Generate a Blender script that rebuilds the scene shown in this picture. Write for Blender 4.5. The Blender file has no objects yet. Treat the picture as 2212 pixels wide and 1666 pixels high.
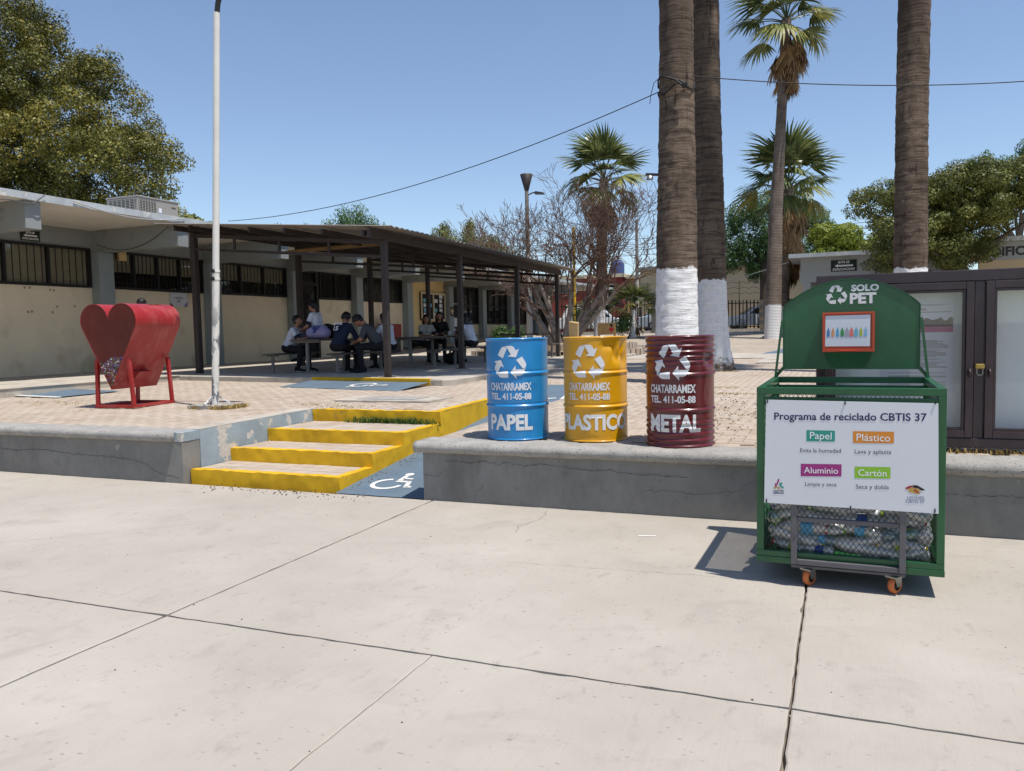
import bpy, bmesh, math, random
import numpy as np
from mathutils import Vector, Matrix
random.seed(7); rng = np.random.default_rng(7)
R = math.radians
scene = bpy.context.scene
COL = scene.collection

# ------------------------------------------------------------------ camera, sky, sun, exposure
cam = bpy.data.objects.new('camera', bpy.data.cameras.new('camera')); COL.objects.link(cam)
CAMM = ((0.92582594, 0.00565151, -0.37790792), (0.37735904, -0.0697236, 0.92343856), (-0.02113028, -0.99755034, -0.06668457))
cm = Matrix.Identity(4)
for i in range(3):
    cm[i][0] = CAMM[i][0]; cm[i][1] = -CAMM[i][1]; cm[i][2] = -CAMM[i][2]
cm[2][3] = 1.56
cam.matrix_world = cm
cam.data.sensor_fit = 'HORIZONTAL'; cam.data.sensor_width = 36.0; cam.data.lens = 36.0*1735/2212
cam.data.clip_start = 0.05; cam.data.clip_end = 3000
scene.camera = cam
SUN = Vector((0.34, -0.115, 1.0)).normalized()
world = bpy.data.worlds.new('World'); scene.world = world; world.use_nodes = True
wn = world.node_tree
sky = wn.nodes.new('ShaderNodeTexSky'); sky.sky_type = 'NISHITA'; sky.sun_disc = False
sky.sun_elevation = math.asin(SUN.z); sky.sun_rotation = math.atan2(SUN.x, SUN.y)
sky.altitude = 40; sky.air_density = 1.0; sky.dust_density = 0.2; sky.ozone_density = 5.0
bg = wn.nodes['Background']; bg.inputs['Strength'].default_value = 0.145
hs = wn.nodes.new('ShaderNodeHueSaturation'); hs.inputs['Saturation'].default_value = 0.90; wn.links.new(sky.outputs['Color'], hs.inputs['Color'])
wn.links.new(hs.outputs['Color'], bg.inputs['Color'])
sun = bpy.data.objects.new('sun', bpy.data.lights.new('sun', 'SUN')); COL.objects.link(sun)
sun.data.energy = 5.0; sun.data.angle = R(0.53); sun.data.color = (1.0, 0.955, 0.89)
sun.rotation_euler = SUN.to_track_quat('Z', 'Y').to_euler(); sun.location = (10, -5, 30)
scene.view_settings.view_transform = 'Standard'; scene.view_settings.look = 'None'
scene.view_settings.exposure = 0.06; scene.view_settings.gamma = 1.0
scene.cycles.max_bounces = 6; scene.cycles.transparent_max_bounces = 10
scene.cycles.caustics_reflective = False; scene.cycles.caustics_refractive = False

# ------------------------------------------------------------------ materials
MATS = {}
def srgb(h):
    h = h.lstrip('#'); c = [int(h[i:i+2], 16)/255 for i in (0, 2, 4)]
    return tuple((x/12.92 if x <= .04045 else ((x+.055)/1.055)**2.4) for x in c)
class NT:
    def __init__(s, name):
        s.m = bpy.data.materials.new(name); s.m.use_nodes = True; s.t = s.m.node_tree
        s.b = s.t.nodes['Principled BSDF']; s.out = s.t.nodes['Material Output']; s.geo = None; MATS[name] = s.m
    def n(s, k, **kw):
        x = s.t.nodes.new('ShaderNode'+k)
        for a, v in kw.items(): setattr(x, a, v)
        return x
    def l(s, a, b): s.t.links.new(a, b)
    def pos(s, kind='pos'):
        if kind == 'obj':
            return s.n('TexCoord').outputs['Object']
        return s.n('NewGeometry').outputs['Position']
    def noise(s, scale, detail=4, rough=.55, vec=None, stretch=None, dist=0):
        x = s.n('TexNoise'); x.inputs['Scale'].default_value = scale; x.inputs['Detail'].default_value = detail
        x.inputs['Roughness'].default_value = rough; x.inputs['Distortion'].default_value = dist
        v = vec if vec is not None else s.pos()
        if stretch:
            m = s.n('Mapping'); m.inputs['Scale'].default_value = stretch; s.l(v, m.inputs['Vector']); v = m.outputs[0]
        s.l(v, x.inputs['Vector']); return x.outputs['Fac']
    def ramp(s, fac, stops):
        r = s.n('ValToRGB'); e = r.color_ramp.elements
        while len(e) < len(stops): e.new(.5)
        for q, (p, c) in zip(e, stops):
            q.position = p; q.color = (*c, 1) if len(c) == 3 else c
        s.l(fac, r.inputs['Fac']); return r.outputs['Color']
    def mask(s, fac, lo, hi):
        r = s.n('MapRange'); r.inputs['From Min'].default_value = lo; r.inputs['From Max'].default_value = hi
        s.l(fac, r.inputs['Value']); return r.outputs[0]
    def mix(s, fac, a, b):
        x = s.n('Mix', data_type='RGBA'); 
        if isinstance(fac, (int, float)): x.inputs[0].default_value = fac
        else: s.l(fac, x.inputs[0])
        for i, v in ((6, a), (7, b)):
            if isinstance(v, tuple): x.inputs[i].default_value = (*v[:3], 1)
            else: s.l(v, x.inputs[i])
        return x.outputs[2]
    def mul(s, a, b, op='MULTIPLY'):
        x = s.n('Math', operation=op)
        for i, v in ((0, a), (1, b)):
            if isinstance(v, (int, float)): x.inputs[i].default_value = v
            else: s.l(v, x.inputs[i])
        return x.outputs[0]
    def bump(s, h, strength=.3, dist=.01):
        x = s.n('Bump'); x.inputs['Strength'].default_value = strength; x.inputs['Distance'].default_value = dist
        s.l(h, x.inputs['Height']); s.l(x.outputs[0], s.b.inputs['Normal'])
    def col(s, c): 
        if isinstance(c, tuple): s.b.inputs['Base Color'].default_value = (*c[:3], 1)
        else: s.l(c, s.b.inputs['Base Color'])
    def set(s, rough=.6, metal=0, spec=.4):
        s.b.inputs['Roughness'].default_value = rough; s.b.inputs['Metallic'].default_value = metal
        s.b.inputs['Specular IOR Level'].default_value = spec
def sc(c, k): return tuple(min(1, max(0, x*k)) for x in c[:3])
def mat(name, c, rough=.6, metal=0, var=.18, scale=4, bump=.15, bscale=60, spec=.4, dirt=None, dirt_lo=.55, dirt_hi=.7, dscale=3, coord='pos', bdist=.004):
    if name in MATS: return MATS[name]
    if isinstance(c, str): c = srgb(c)
    s = NT(name); s.set(rough, metal, spec); v = s.pos(coord)
    k = s.ramp(s.noise(scale, 5, .6, v), [(.3, sc(c, 1-var)), (.7, sc(c, 1+var))])
    if dirt:
        d = srgb(dirt) if isinstance(dirt, str) else dirt
        k = s.mix(s.mask(s.noise(dscale, 6, .65, v), dirt_lo, dirt_hi), k, d)
    s.col(k)
    if bump: s.bump(s.noise(bscale, 4, .6, v), bump, bdist)
    return s.m

# ------------------------------------------------------------------ mesh helper
class MB:
    def __init__(s): s.v = []; s.f = []; s.m = []
    def add(s, vs, fs, mi=0):
        o = len(s.v); s.v += [tuple(map(float, p)) for p in vs]; s.f += [tuple(i+o for i in f) for f in fs]; s.m += [mi]*len(fs); return s
    def box(s, x0, x1, y0, y1, z0, z1, mi=0):
        return s.add([(x0,y0,z0),(x1,y0,z0),(x1,y1,z0),(x0,y1,z0),(x0,y0,z1),(x1,y0,z1),(x1,y1,z1),(x0,y1,z1)],
                     [(0,3,2,1),(4,5,6,7),(0,1,5,4),(1,2,6,5),(2,3,7,6),(3,0,4,7)], mi)
    def cbox(s, c, d, mi=0):
        return s.box(c[0]-d[0]/2, c[0]+d[0]/2, c[1]-d[1]/2, c[1]+d[1]/2, c[2]-d[2]/2, c[2]+d[2]/2, mi)
    def hexa(s, bot, top, mi=0):
        return s.add(list(bot)+list(top), [(3,2,1,0),(4,5,6,7),(0,1,5,4),(1,2,6,5),(2,3,7,6),(3,0,4,7)], mi)
    def bar(s, p0, p1, w, h=None, mi=0, up=(0,0,1)):
        h = h or w; a = Vector(p0); b = Vector(p1); d = (b-a).normalized(); u = Vector(up)
        if abs(d.dot(u)) > .97: u = Vector((0,1,0))
        x = d.cross(u).normalized()*(w/2); y = x.cross(d).normalized()*(h/2)
        return s.hexa([a-x-y, a+x-y, a+x+y, a-x+y], [b-x-y, b+x-y, b+x+y, b-x+y], mi)
    def tube(s, pts, r, n=8, mi=0, cap=True):
        pts = [Vector(p) for p in pts]; rs = r if isinstance(r, (list, tuple)) else [r]*len(pts)
        o = len(s.v); k = len(pts); u = None
        for i, p in enumerate(pts):
            d = (pts[min(i+1, k-1)]-pts[max(i-1, 0)]).normalized()
            if u is None:
                u = d.orthogonal().normalized()
            u = (u-d*u.dot(d)); u = u.normalized() if u.length > 1e-6 else d.orthogonal().normalized()
            w = d.cross(u)
            for j in range(n):
                a = 2*math.pi*j/n; s.v.append(tuple(p+(u*math.cos(a)+w*math.sin(a))*rs[i]))
        for i in range(k-1):
            for j in range(n):
                a = o+i*n+j; b = o+i*n+(j+1) % n; s.f.append((a, b, b+n, a+n)); s.m.append(mi)
        if cap:
            e = len(s.v); s.v += s.v[o:o+n]+s.v[o+(k-1)*n:o+k*n]
            s.f.append(tuple(e+j for j in reversed(range(n)))); s.m.append(mi)
            s.f.append(tuple(e+n+j for j in range(n))); s.m.append(mi)
        return s
    def lathe(s, prof, n=24, c=(0,0,0), mi=0, close=False):
        o = len(s.v); k = len(prof)
        for r, z in prof:
            for j in range(n):
                a = 2*math.pi*j/n; s.v.append((c[0]+r*math.cos(a), c[1]+r*math.sin(a), c[2]+z))
        for i in range(k-1):
            for j in range(n):
                a = o+i*n+j; b = o+i*n+(j+1) % n; s.f.append((a, b, b+n, a+n)); s.m.append(mi)
        if close:
            s.f.append(tuple(o+j for j in reversed(range(n)))); s.m.append(mi)
            s.f.append(tuple(o+(k-1)*n+j for j in range(n))); s.m.append(mi)
        return s
    def prism(s, poly, p, ax=(1,0,0), ay=(0,0,1), depth=.01, mi=0):
        """poly in 2D laid out on ax, ay from p, thickened by depth along ax x ay"""
        p = Vector(p); ax = Vector(ax); ay = Vector(ay); nn = ax.cross(ay).normalized()*depth; k = len(poly)
        a = [p+ax*x+ay*y for x, y in poly]; b = [q+nn for q in a]
        fs = [tuple(reversed(range(k))), tuple(range(k, 2*k))]+[(i, (i+1) % k, (i+1) % k+k, i+k) for i in range(k)]
        return s.add(a+b, fs, mi)
    def poly(s, poly, p, ax=(1,0,0), ay=(0,0,1), mi=0):
        p = Vector(p); ax = Vector(ax); ay = Vector(ay)
        return s.add([p+ax*x+ay*y for x, y in poly], [tuple(range(len(poly)))], mi)
    def mesh(s, name, mats=None, smooth=False):
        me = bpy.data.meshes.new(name); me.from_pydata(s.v, [], s.f)
        for x in (mats if isinstance(mats, (list, tuple)) else [mats]):
            if x: me.materials.append(MATS[x] if isinstance(x, str) else x)
        if any(s.m): me.polygons.foreach_set('material_index', s.m)
        if smooth: me.polygons.foreach_set('use_smooth', [True]*len(s.f))
        me.update(); return me
    def build(s, name, mats, parent=None, smooth=False, bevel=0, loc=None, rot=None, label=None):
        return obj(name, s.mesh(name, mats, smooth), parent, bevel, loc, rot, label)
def obj(name, me, parent=None, bevel=0, loc=None, rot=None, label=None):
    o = bpy.data.objects.new(name, me); COL.objects.link(o); o.parent = parent
    if loc is not None: o.location = loc
    if rot is not None: o.rotation_euler = rot
    if bevel:
        b = o.modifiers.new('bevel', 'BEVEL'); b.width = bevel; b.segments = 2; b.limit_method = 'ANGLE'; b.angle_limit = R(40)
    if label: o['label'] = label
    return o
def tag(o, label, cat, group=None):
    o['label'] = label; o['category'] = cat
    if group: o['group'] = group
    return o
def struct(o, label=None):
    o['kind'] = 'structure'
    if label: o['label'] = label
    return o
def stuff(o, label=None, cat=None):
    o['kind'] = 'stuff'
    if label: o['label'] = label
    if cat: o['category'] = cat
    return o
def thing(name, label, cat, loc=(0,0,0), rz=0, group=None):
    o = bpy.data.objects.new(name, None); COL.objects.link(o); o.location = loc; o.rotation_euler = (0, 0, rz)
    o.empty_display_size = .1
    return tag(o, label, cat, group)
def npmesh(name, V, F, mats, smooth=False, tint=None, nv=4):
    """fast mesh from numpy arrays, all faces nv-gons; tint = one float per face"""
    me = bpy.data.meshes.new(name); nf = len(F)
    me.vertices.add(len(V)); me.vertices.foreach_set('co', np.asarray(V, np.float32).ravel())
    me.loops.add(nf*nv); me.loops.foreach_set('vertex_index', np.asarray(F, np.int32).ravel())
    me.polygons.add(nf); me.polygons.foreach_set('loop_start', np.arange(0, nf*nv, nv, dtype=np.int32))
    me.polygons.foreach_set('loop_total', np.full(nf, nv, np.int32))
    if smooth: me.polygons.foreach_set('use_smooth', np.ones(nf, bool))
    if tint is not None:
        a = me.attributes.new('tint', 'FLOAT', 'FACE'); a.data.foreach_set('value', np.asarray(tint, np.float32))
    for x in (mats if isinstance(mats, (list, tuple)) else [mats]): me.materials.append(MATS[x] if isinstance(x, str) else x)
    me.update(calc_edges=True); me.validate(); return me
def copy_tree(o, parent=None):
    c = o.copy(); COL.objects.link(c); c.parent = parent
    for ch in list(o.children): copy_tree(ch, c)
    return c

# ------------------------------------------------------------------ lettering
def text2d(s, w=None, h=None, bold=0., shear=0., space=1., align='CENTER', cuts=0, stencil=False):
    """letters as flat faces in 2D: (verts, faces), centred, scaled to w x h"""
    cu = bpy.data.curves.new('lettering', 'FONT'); cu.body = s; cu.size = 1; cu.offset = bold; cu.shear = shear
    cu.space_character = space; cu.resolution_u = 3; cu.align_x = align
    o = bpy.data.objects.new('lettering', cu); COL.objects.link(o)
    dg = bpy.context.evaluated_depsgraph_get(); dg.update()
    me = o.evaluated_get(dg).to_mesh()
    bm = bmesh.new(); bm.from_mesh(me)
    o.evaluated_get(dg).to_mesh_clear(); bpy.data.objects.remove(o); bpy.data.curves.remove(cu)
    xs = [v.co.x for v in bm.verts]; ys = [v.co.y for v in bm.verts]
    if not xs: return [], []
    x0, x1, y0, y1 = min(xs), max(xs), min(ys), max(ys)
    fx = w/(x1-x0) if w else (h/(y1-y0)); fy = h/(y1-y0) if h else fx
    for v in bm.verts:
        v.co.x = (v.co.x-(x0+x1)/2)*fx; v.co.y = (v.co.y-(y0+y1)/2)*fy; v.co.z = 0
    if cuts:
        W = (x1-x0)*fx
        for i in range(1, cuts):
            x = -W/2+W*i/cuts
            bmesh.ops.bisect_plane(bm, geom=bm.verts[:]+bm.edges[:]+bm.faces[:], plane_co=(x, 0, 0), plane_no=(1, 0, 0), dist=1e-6)
    if stencil:
        H = (y1-y0)*fy; W = (x1-x0)*fx; n = len(s); g = H*.014
        for i in range(n):
            x = -W/2+W*(i+.5)/n
            for q in (x-g, x+g):
                bmesh.ops.bisect_plane(bm, geom=bm.verts[:]+bm.edges[:]+bm.faces[:], plane_co=(q, 0, 0), plane_no=(1, 0, 0), dist=1e-6)
            kill = [f for f in bm.faces if abs(f.calc_center_median().x-x) < g*.98]
            bmesh.ops.delete(bm, geom=kill, context='FACES')
    bm.verts.index_update()
    V = [(v.co.x, v.co.y) for v in bm.verts]; F = [tuple(v.index for v in f.verts) for f in bm.faces]
    bm.free(); return V, F
def put_text(mb, t, p, ax=(1,0,0), ay=(0,0,1), mi=0):
    V, F = t; p = Vector(p); ax = Vector(ax); ay = Vector(ay); nn = ax.cross(ay)
    vs = [p+ax*x+ay*y for x, y in V]
    fs = []
    for f in F:
        a = (vs[f[1]]-vs[f[0]]).cross(vs[f[2]]-vs[f[0]])
        fs.append(f if a.dot(nn) >= 0 else tuple(reversed(f)))
    return mb.add(vs, fs, mi)
Q0 = [(-.72,.48),(-.50,.86),(-.40,.95),(-.29,.97),(-.19,.94),(-.12,.86),(-.376,.28)]
Q1 = [(-.27,1.0),(.16,1.02),(.26,.98),(.33,.90),(.42,.74),(.60,.84),(.42,.34),(-.06,.40),(.12,.52),(-.10,.90),(-.17,.96)]
def recycle2d(r):
    V = []; F = []
    for k in range(3):
        a = -k*2*math.pi/3; c, s_ = math.cos(a), math.sin(a)
        for q in (Q0, Q1):
            o = len(V); V += [((x*c-y*s_)*r, (x*s_+y*c)*r) for x, y in q]; F.append(tuple(range(o, o+len(q))))
    return V, F
def densify(t, step):
    """cut 2D faces into narrow vertical strips so they can wrap round a drum"""
    bm = bmesh.new(); vs = [bm.verts.new((x, y, 0)) for x, y in t[0]]
    for f in t[1]: bm.faces.new([vs[i] for i in f])
    bmesh.ops.triangulate(bm, faces=bm.faces[:])
    xs = [x for x, y in t[0]]; ys = [y for x, y in t[0]]
    x = min(xs)+step
    while x < max(xs):
        bmesh.ops.bisect_plane(bm, geom=bm.verts[:]+bm.edges[:]+bm.faces[:], plane_co=(x, 0, 0), plane_no=(1, 0, 0), dist=1e-6); x += step
    y = min(ys)+step
    while y < max(ys):
        bmesh.ops.bisect_plane(bm, geom=bm.verts[:]+bm.edges[:]+bm.faces[:], plane_co=(0, y, 0), plane_no=(0, 1, 0), dist=1e-6); y += step
    bm.verts.index_update()
    V = [(v.co.x, v.co.y) for v in bm.verts]; F = [tuple(v.index for v in f.verts) for f in bm.faces]; bm.free(); return V, F
# ------------------------------------------------------------------ setting materials
from mathutils import noise as mnoise
def m_plaza():
    s = NT('plaza_concrete'); s.set(.85, 0, .25)
    base = s.ramp(s.noise(.7, 5, .6), [(.3, srgb('#a39b90')), (.55, srgb('#aea69b')), (.75, srgb('#b8b1a6'))])
    st = s.mask(s.noise(2.2, 7, .68, dist=.6), .54, .78)
    c = s.mix(s.mul(st, .6), base, srgb('#8f8a82'))
    pat = s.mask(s.noise(9, 6, .7, stretch=(1, .45, 1)), .58, .80)
    c = s.mix(s.mul(pat, .65), c, srgb('#7d776e'))
    sp = s.mask(s.noise(26, 3, .6, stretch=(.5, 1, 1)), .69, .75)
    c = s.mix(s.mul(sp, .7), c, srgb('#6a645b'))
    vo = s.n('TexVoronoi'); vo.inputs['Scale'].default_value = 7; mp = s.n('Mapping'); mp.inputs['Scale'].default_value = (.7, 1.3, 1); s.l(s.pos(), mp.inputs['Vector']); s.l(mp.outputs[0], vo.inputs['Vector'])
    dots = s.mul(s.mask(vo.outputs['Distance'], .09, .05), s.mask(s.noise(1.6, 4, .6), .50, .60)); c = s.mix(s.mul(dots, .5), c, srgb('#5c564e'))
    v2 = s.n('TexVoronoi'); v2.inputs['Scale'].default_value = 19; s.l(mp.outputs[0], v2.inputs['Vector'])
    d2 = s.mul(s.mask(v2.outputs['Distance'], .17, .08), s.mask(s.noise(2.7, 4, .6), .46, .56)); c = s.mix(s.mul(d2, .5), c, srgb('#625c54'))
    broom = s.noise(160, 2, .5, stretch=(1, .03, 1))
    c = s.mix(s.mul(s.n('ObjectInfo').outputs['Random'], .16), c, srgb('#9a9288'))
    s.col(s.mix(s.mul(s.mask(broom, .5, .8), .16), c, srgb('#857f74')))
    h = s.mul(s.noise(160, 4, .6), s.mul(broom, .5), 'ADD')
    s.bump(s.mul(h, s.mul(sp, -.8), 'ADD'), .30, .004)
m_plaza()
def m_peel(name, paint, under, lo=.62, hi=.64, scale=3.2, grime='#5d5c58', rough=.75, var=.14, streak=.35):
    s = NT(name); s.set(rough, 0, .3); p = srgb(paint)
    k = s.ramp(s.noise(2.6, 5, .6), [(.3, sc(p, 1-var)), (.7, sc(p, 1+var))])
    k = s.mix(s.mul(s.mask(s.noise(1.3, 6, .7, stretch=(1, 1, .35)), .5, .75), streak), k, srgb(grime))
    k = s.mix(s.mul(s.mask(s.noise(14, 5, .7), .58, .75), .35), k, srgb(grime))
    n1 = s.noise(scale, 6, .62); ch = s.mask(n1, lo, hi)
    k = s.mix(ch, k, s.ramp(s.noise(30, 3), [(.3, sc(srgb(under), .85)), (.7, sc(srgb(under), 1.1))]))
    s.col(k); s.bump(s.mul(s.noise(70, 4), s.mul(ch, -.5), 'ADD'), .35, .006)
m_peel('wall_grey', '#85837e', '#a8a196', .665, .675, 2.9, streak=.6, grime='#4c4a47')
m_peel('cheek_grey', '#93a0a6', '#c4beb4', .555, .57, 3.0)
m_peel('yellow_paint', '#d8aa1e', '#857a5e', .655, .69, 7.0, grime='#75590f', rough=.6, var=.12, streak=.5)
m_peel('ramp_blue', '#60707d', '#8f9498', .68, .72, 4, grime='#39506a', rough=.7, streak=.3)
mat('cap_concrete', '#a09c96', .9, var=.16, scale=6, bump=1.0, bscale=120, dirt='#4f4b46', dirt_lo=.58, dirt_hi=.66, dscale=60, bdist=.008)
mat('joint_dirt', '#857a6b', .95, var=.3, scale=30, bump=.5)
mat('walk_concrete', '#b3aa9d', .85, var=.10, scale=1.5, bump=.25, bscale=90, dirt='#877f75', dirt_lo=.5, dirt_hi=.75, dscale=2)
mat('bed_paving', '#a69a8b', .9, var=.14, scale=.8, bump=.4, bscale=40, dirt='#8c7e70', dirt_lo=.5, dirt_hi=.7, dscale=3)
mat('asphalt', '#6a6866', .9, var=.12, scale=1, bump=.3)
mat('soil', '#8d7a62', .95, var=.25, scale=1.3, bump=.6, bscale=20, dirt='#6d6444', dirt_lo=.5, dirt_hi=.7, dscale=.6)
mat('white_mark', '#d5d3cd', .7, var=.06, scale=10, bump=.1, dirt='#8f9aa3', dirt_lo=.62, dirt_hi=.68, dscale=14)
mat('crack_dark', '#3d3834', .95, var=.2, scale=40, bump=0)
def m_brick(name, attr):
    s = NT(name); s.set(.9, 0, .25)
    if attr: r = s.n('Attribute', attribute_name='tint').outputs['Fac']
    else: r = s.n('ObjectInfo').outputs['Random']
    k = s.ramp(r, [(0, srgb('#a3917f')), (.35, srgb('#ab9b8b')), (.7, srgb('#b2a394')), (1, srgb('#a69888'))])
    k = s.mix(s.mul(s.mask(s.noise(1.1, 6, .65), .42, .72), .7), k, srgb('#b8ad9f'))
    k = s.mix(s.mul(s.mask(s.noise(17, 5, .7), .58, .74), .5), k, srgb('#7d6a5e'))
    s.col(k); s.bump(s.noise(55, 5, .65), .5, .006)
m_brick('paver', True); m_brick('paver_single', False)

def zp(y):
    pts = [(6.5, .55), (14, .655), (28, .69), (41, 1.34), (400, 1.34)]
    if y <= pts[0][0]: return .55
    for (a, za), (b, zb) in zip(pts, pts[1:]):
        if y <= b: return za+(zb-za)*(y-a)/(b-a)
    return 1.34
def nz(p, sc_): return mnoise.noise_vector(Vector(p)*sc_)
def rbox(mb, x0, x1, y0, y1, z0, z1, seg=.07, amp=.006, scl=7, mi=0, faces='xXyYZz', warp=None):
    def grid(o, a, b, na, nb):
        st = len(mb.v)
        for i in range(na+1):
            for j in range(nb+1):
                p = Vector(o)+Vector(a)*(i/na)+Vector(b)*(j/nb)
                if warp: p = warp(p)
                q = p+nz(p, scl)*amp; mb.v.append(tuple(q))
        for i in range(na):
            for j in range(nb):
                k = st+i*(nb+1)+j; mb.f.append((k, k+nb+1, k+nb+2, k+1)); mb.m.append(mi)
    X, Y, Z = x1-x0, y1-y0, z1-z0
    nn = lambda d: max(1, min(400, int(abs(d)/seg)))
    if 'Z' in faces: grid((x0,y0,z1), (X,0,0), (0,Y,0), nn(X), nn(Y))
    if 'z' in faces: grid((x0,y1,z0), (X,0,0), (0,-Y,0), nn(X), nn(Y))
    if 'y' in faces: grid((x0,y0,z0), (X,0,0), (0,0,Z), nn(X), nn(Z))
    if 'Y' in faces: grid((x1,y1,z0), (-X,0,0), (0,0,Z), nn(X), nn(Z))
    if 'X' in faces: grid((x1,y0,z0), (0,Y,0), (0,0,Z), nn(Y), nn(Z))
    if 'x' in faces: grid((x0,y1,z0), (0,-Y,0), (0,0,Z), nn(Y), nn(Z))
    return mb

# ------------------------------------------------------------------ ground sheets
g = MB(); g.add([(-900,-900,-.12),(900,-900,-.12),(900,1500,-.12),(-900,1500,-.12)], [(0,1,2,3)]); struct(g.build('ground', 'soil'))
g = MB(); g.box(-60, 60, -30, 6.9, -.11, -.035); base = struct(g.build('plaza_pavement', 'joint_dirt'))
XJ = [-30, -26.7, -23.3, -20, -16.6, -13.3, -9.95, -6.6, -3.53, -.18, 3.2, 6.5, 9.9]
YJ = [-9.5, -6.3, -3.08, .146, 3.373, 6.6]
def slab(x0, x1, y0, y1, gx0, gx1, gy0, gy1, sd):
    rr = random.Random(sd); step = .07
    x0 += gx0; x1 -= gx1; y0 += gy0; y1 -= gy1
    def side(a, b):
        n = max(2, int((Vector(b)-Vector(a)).length/step)); return [Vector(a).lerp(Vector(b), i/n) for i in range(n)]
    ring = side((x0,y0,0),(x1,y0,0))+side((x1,y0,0),(x1,y1,0))+side((x1,y1,0),(x0,y1,0))+side((x0,y1,0),(x0,y0,0))
    out = []; inn = []; cx, cy = (x0+x1)/2, (y0+y1)/2
    for p in ring:
        w = nz(p, 9)*.006+nz(p, 40)*.005; chip = .05*max(0, nz(p, 5).x-.30)*(.4+.6*max(0, nz(p, 31).y))
        q = Vector((p.x+w.x, p.y+w.y, -.004)); d = Vector((max(-1, min(1, (cx-p.x)*50)), max(-1, min(1, (cy-p.y)*50)), 0))
        out.append(q+d*chip); inn.append(q+d*(chip+.006+.004*rr.random())+Vector((0, 0, .004)))
    n = len(ring); mb = MB()
    mb.add([(p.x, p.y, -.05) for p in out]+out+inn, [(i, (i+1) % n, (i+1) % n+n, i+n) for i in range(n)]+[(i+n, (i+1) % n+n, (i+1) % n+2*n, i+2*n) for i in range(n)]+[tuple(range(2*n, 3*n))])
    return mb.build('slab', 'plaza_concrete', base)
k = 0
for i in range(len(XJ)-1):
    for j in range(len(YJ)-1):
        k += 1
        gx = lambda x: .0018 if x in (-6.6,) else (.0062 if x == -.18 else .0085)
        a, b = XJ[i], XJ[i+1]
        if XJ[i+1] == -.18 and YJ[j] < 3.3:
            slab(a, -1.83, YJ[j], YJ[j+1], gx(a), .002, .0085, .0085, k); slab(-1.83, b, YJ[j], YJ[j+1], .002, gx(b), .0085, .0085, k+100)
        else: slab(a, b, YJ[j], YJ[j+1], gx(a), gx(b), .0085, .0085 if YJ[j+1] < 6 else 0, k)

def sheet(mb, x0, x1, ys, dz=0, mi=0):
    o = len(mb.v)
    for y in ys: mb.v += [(x0, y, zp(y)+dz), (x1, y, zp(y)+dz)]
    for i in range(len(ys)-1): mb.f.append((o+2*i, o+2*i+1, o+2*i+3, o+2*i+2)); mb.m.append(mi)
ys = lambda a, b: sorted({a, b} | {y for y in (6.5, 14, 28, 41) if a < y < b})
up = MB()
sheet(up, -70, -6.56, ys(6.72, 12.95), -.007); sheet(up, -6.56, -4.63, ys(8.95, 12.95), -.007)
sheet(up, -3.62, 70, ys(6.72, 12.95), -.007); sheet(up, -70, 70, ys(12.95, 110), -.007)
up.add([(-900,110,1.333),(900,110,1.333),(900,1500,1.333),(-900,1500,1.333)], [(0,1,2,3)])
upper = struct(up.build('upper_plaza', 'bed_paving'))

# herringbone pavers, the 300 nearest in view as single bricks
def keep(x, y):
    if y < 6.93 or y > 23.5 or x < -13.3 or x > 4.6: return False
    if -6.80 < x < -4.52 and y < 9.12: return False
    if -4.85 < x < -3.50 and y < 13.2: return False
    if x < -6.2 and y > 12.4-.15*(x+6.3): return False
    if -9.7 < x < -6.6 and y > 11.6-.21*(x+6.75): return False
    if x < -12.2 and 9.7 < y < 11.1: return False
    if -6.95 < x < -5.2 and 9.75 < y < 10.75: return False
    for px, py, r in ((-2.54, 13.5, .55), (-2.5, 17.35, .7), (1.16, 16.1, .5), (-8.15, 8.86, .3)):
        if (x-px)**2+(y-py)**2 < r*r: return False
    return True
w = .115; L = []
for r in range(-20, 190):
    for c in range(-90, 90):
        for hv in (0, 1):
            if hv == 0: x, y, a, b = (4*c+r+1)*w, (r+.5)*w, 2*w, w
            else: x, y, a, b = (4*c+r+2.5)*w, r*w, w, 2*w
            x -= 4; y += 3
            if keep(x, y): L.append((x, y, hv))
# visible ordering
def vis(x, y):
    q = Vector((x, y, zp(y)-1.56)); cx = sum(CAMM[i][0]*q[i] for i in range(3)); cz = sum(CAMM[i][2]*q[i] for i in range(3))
    return cz if abs(cx/cz) < .64 else 99
L.sort(key=lambda t: vis(t[0], t[1])+(3 if -3.6 < t[0] < 1.2 and t[1] < 7.0 else 0))
gp = .003
def brick_verts(a, b):
    a = a/2-gp; b = b/2-gp; e = .007
    return [(-a,-b,-.012),(a,-b,-.012),(a,b,-.012),(-a,b,-.012),(-a+e,-b+e,0),(a-e,-b+e,0),(a-e,b-e,0),(-a+e,b-e,0)]
BF = [(0,1,5,4),(1,2,6,5),(2,3,7,6),(3,0,4,7),(4,5,6,7)]
bmesh_ = [MB().add(brick_verts(2*w, w), BF).mesh('brick', 'paver_single'), MB().add(brick_verts(w, 2*w), BF).mesh('brick', 'paver_single')]
VV = []; FF = []; TT = []
bf = np.array(BF)
for i, (x, y, hv) in enumerate(L):
    j = nz((x*3.1, y*3.1, hv), 1.7); dz = .0035+j.z*.005+.010*nz((x, y, 0), .35).x
    tx, ty = j.x*.022, j.y*.022
    if i < 300:
        o = obj('brick', bmesh_[hv], upper, loc=(x, y, zp(y)+dz), rot=(.015+tx, ty, 0))
    else:
        v = np.array(brick_verts(*((2*w, w) if hv == 0 else (w, 2*w))))
        v[:, 2] += zp(y)+dz+v[:, 1]*(.015+tx)-v[:, 0]*ty; v[:, 0] += x; v[:, 1] += y
        FF.append(bf+8*len(VV)); VV.append(v); TT += [(j.x*1.3+.5)]*5
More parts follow.
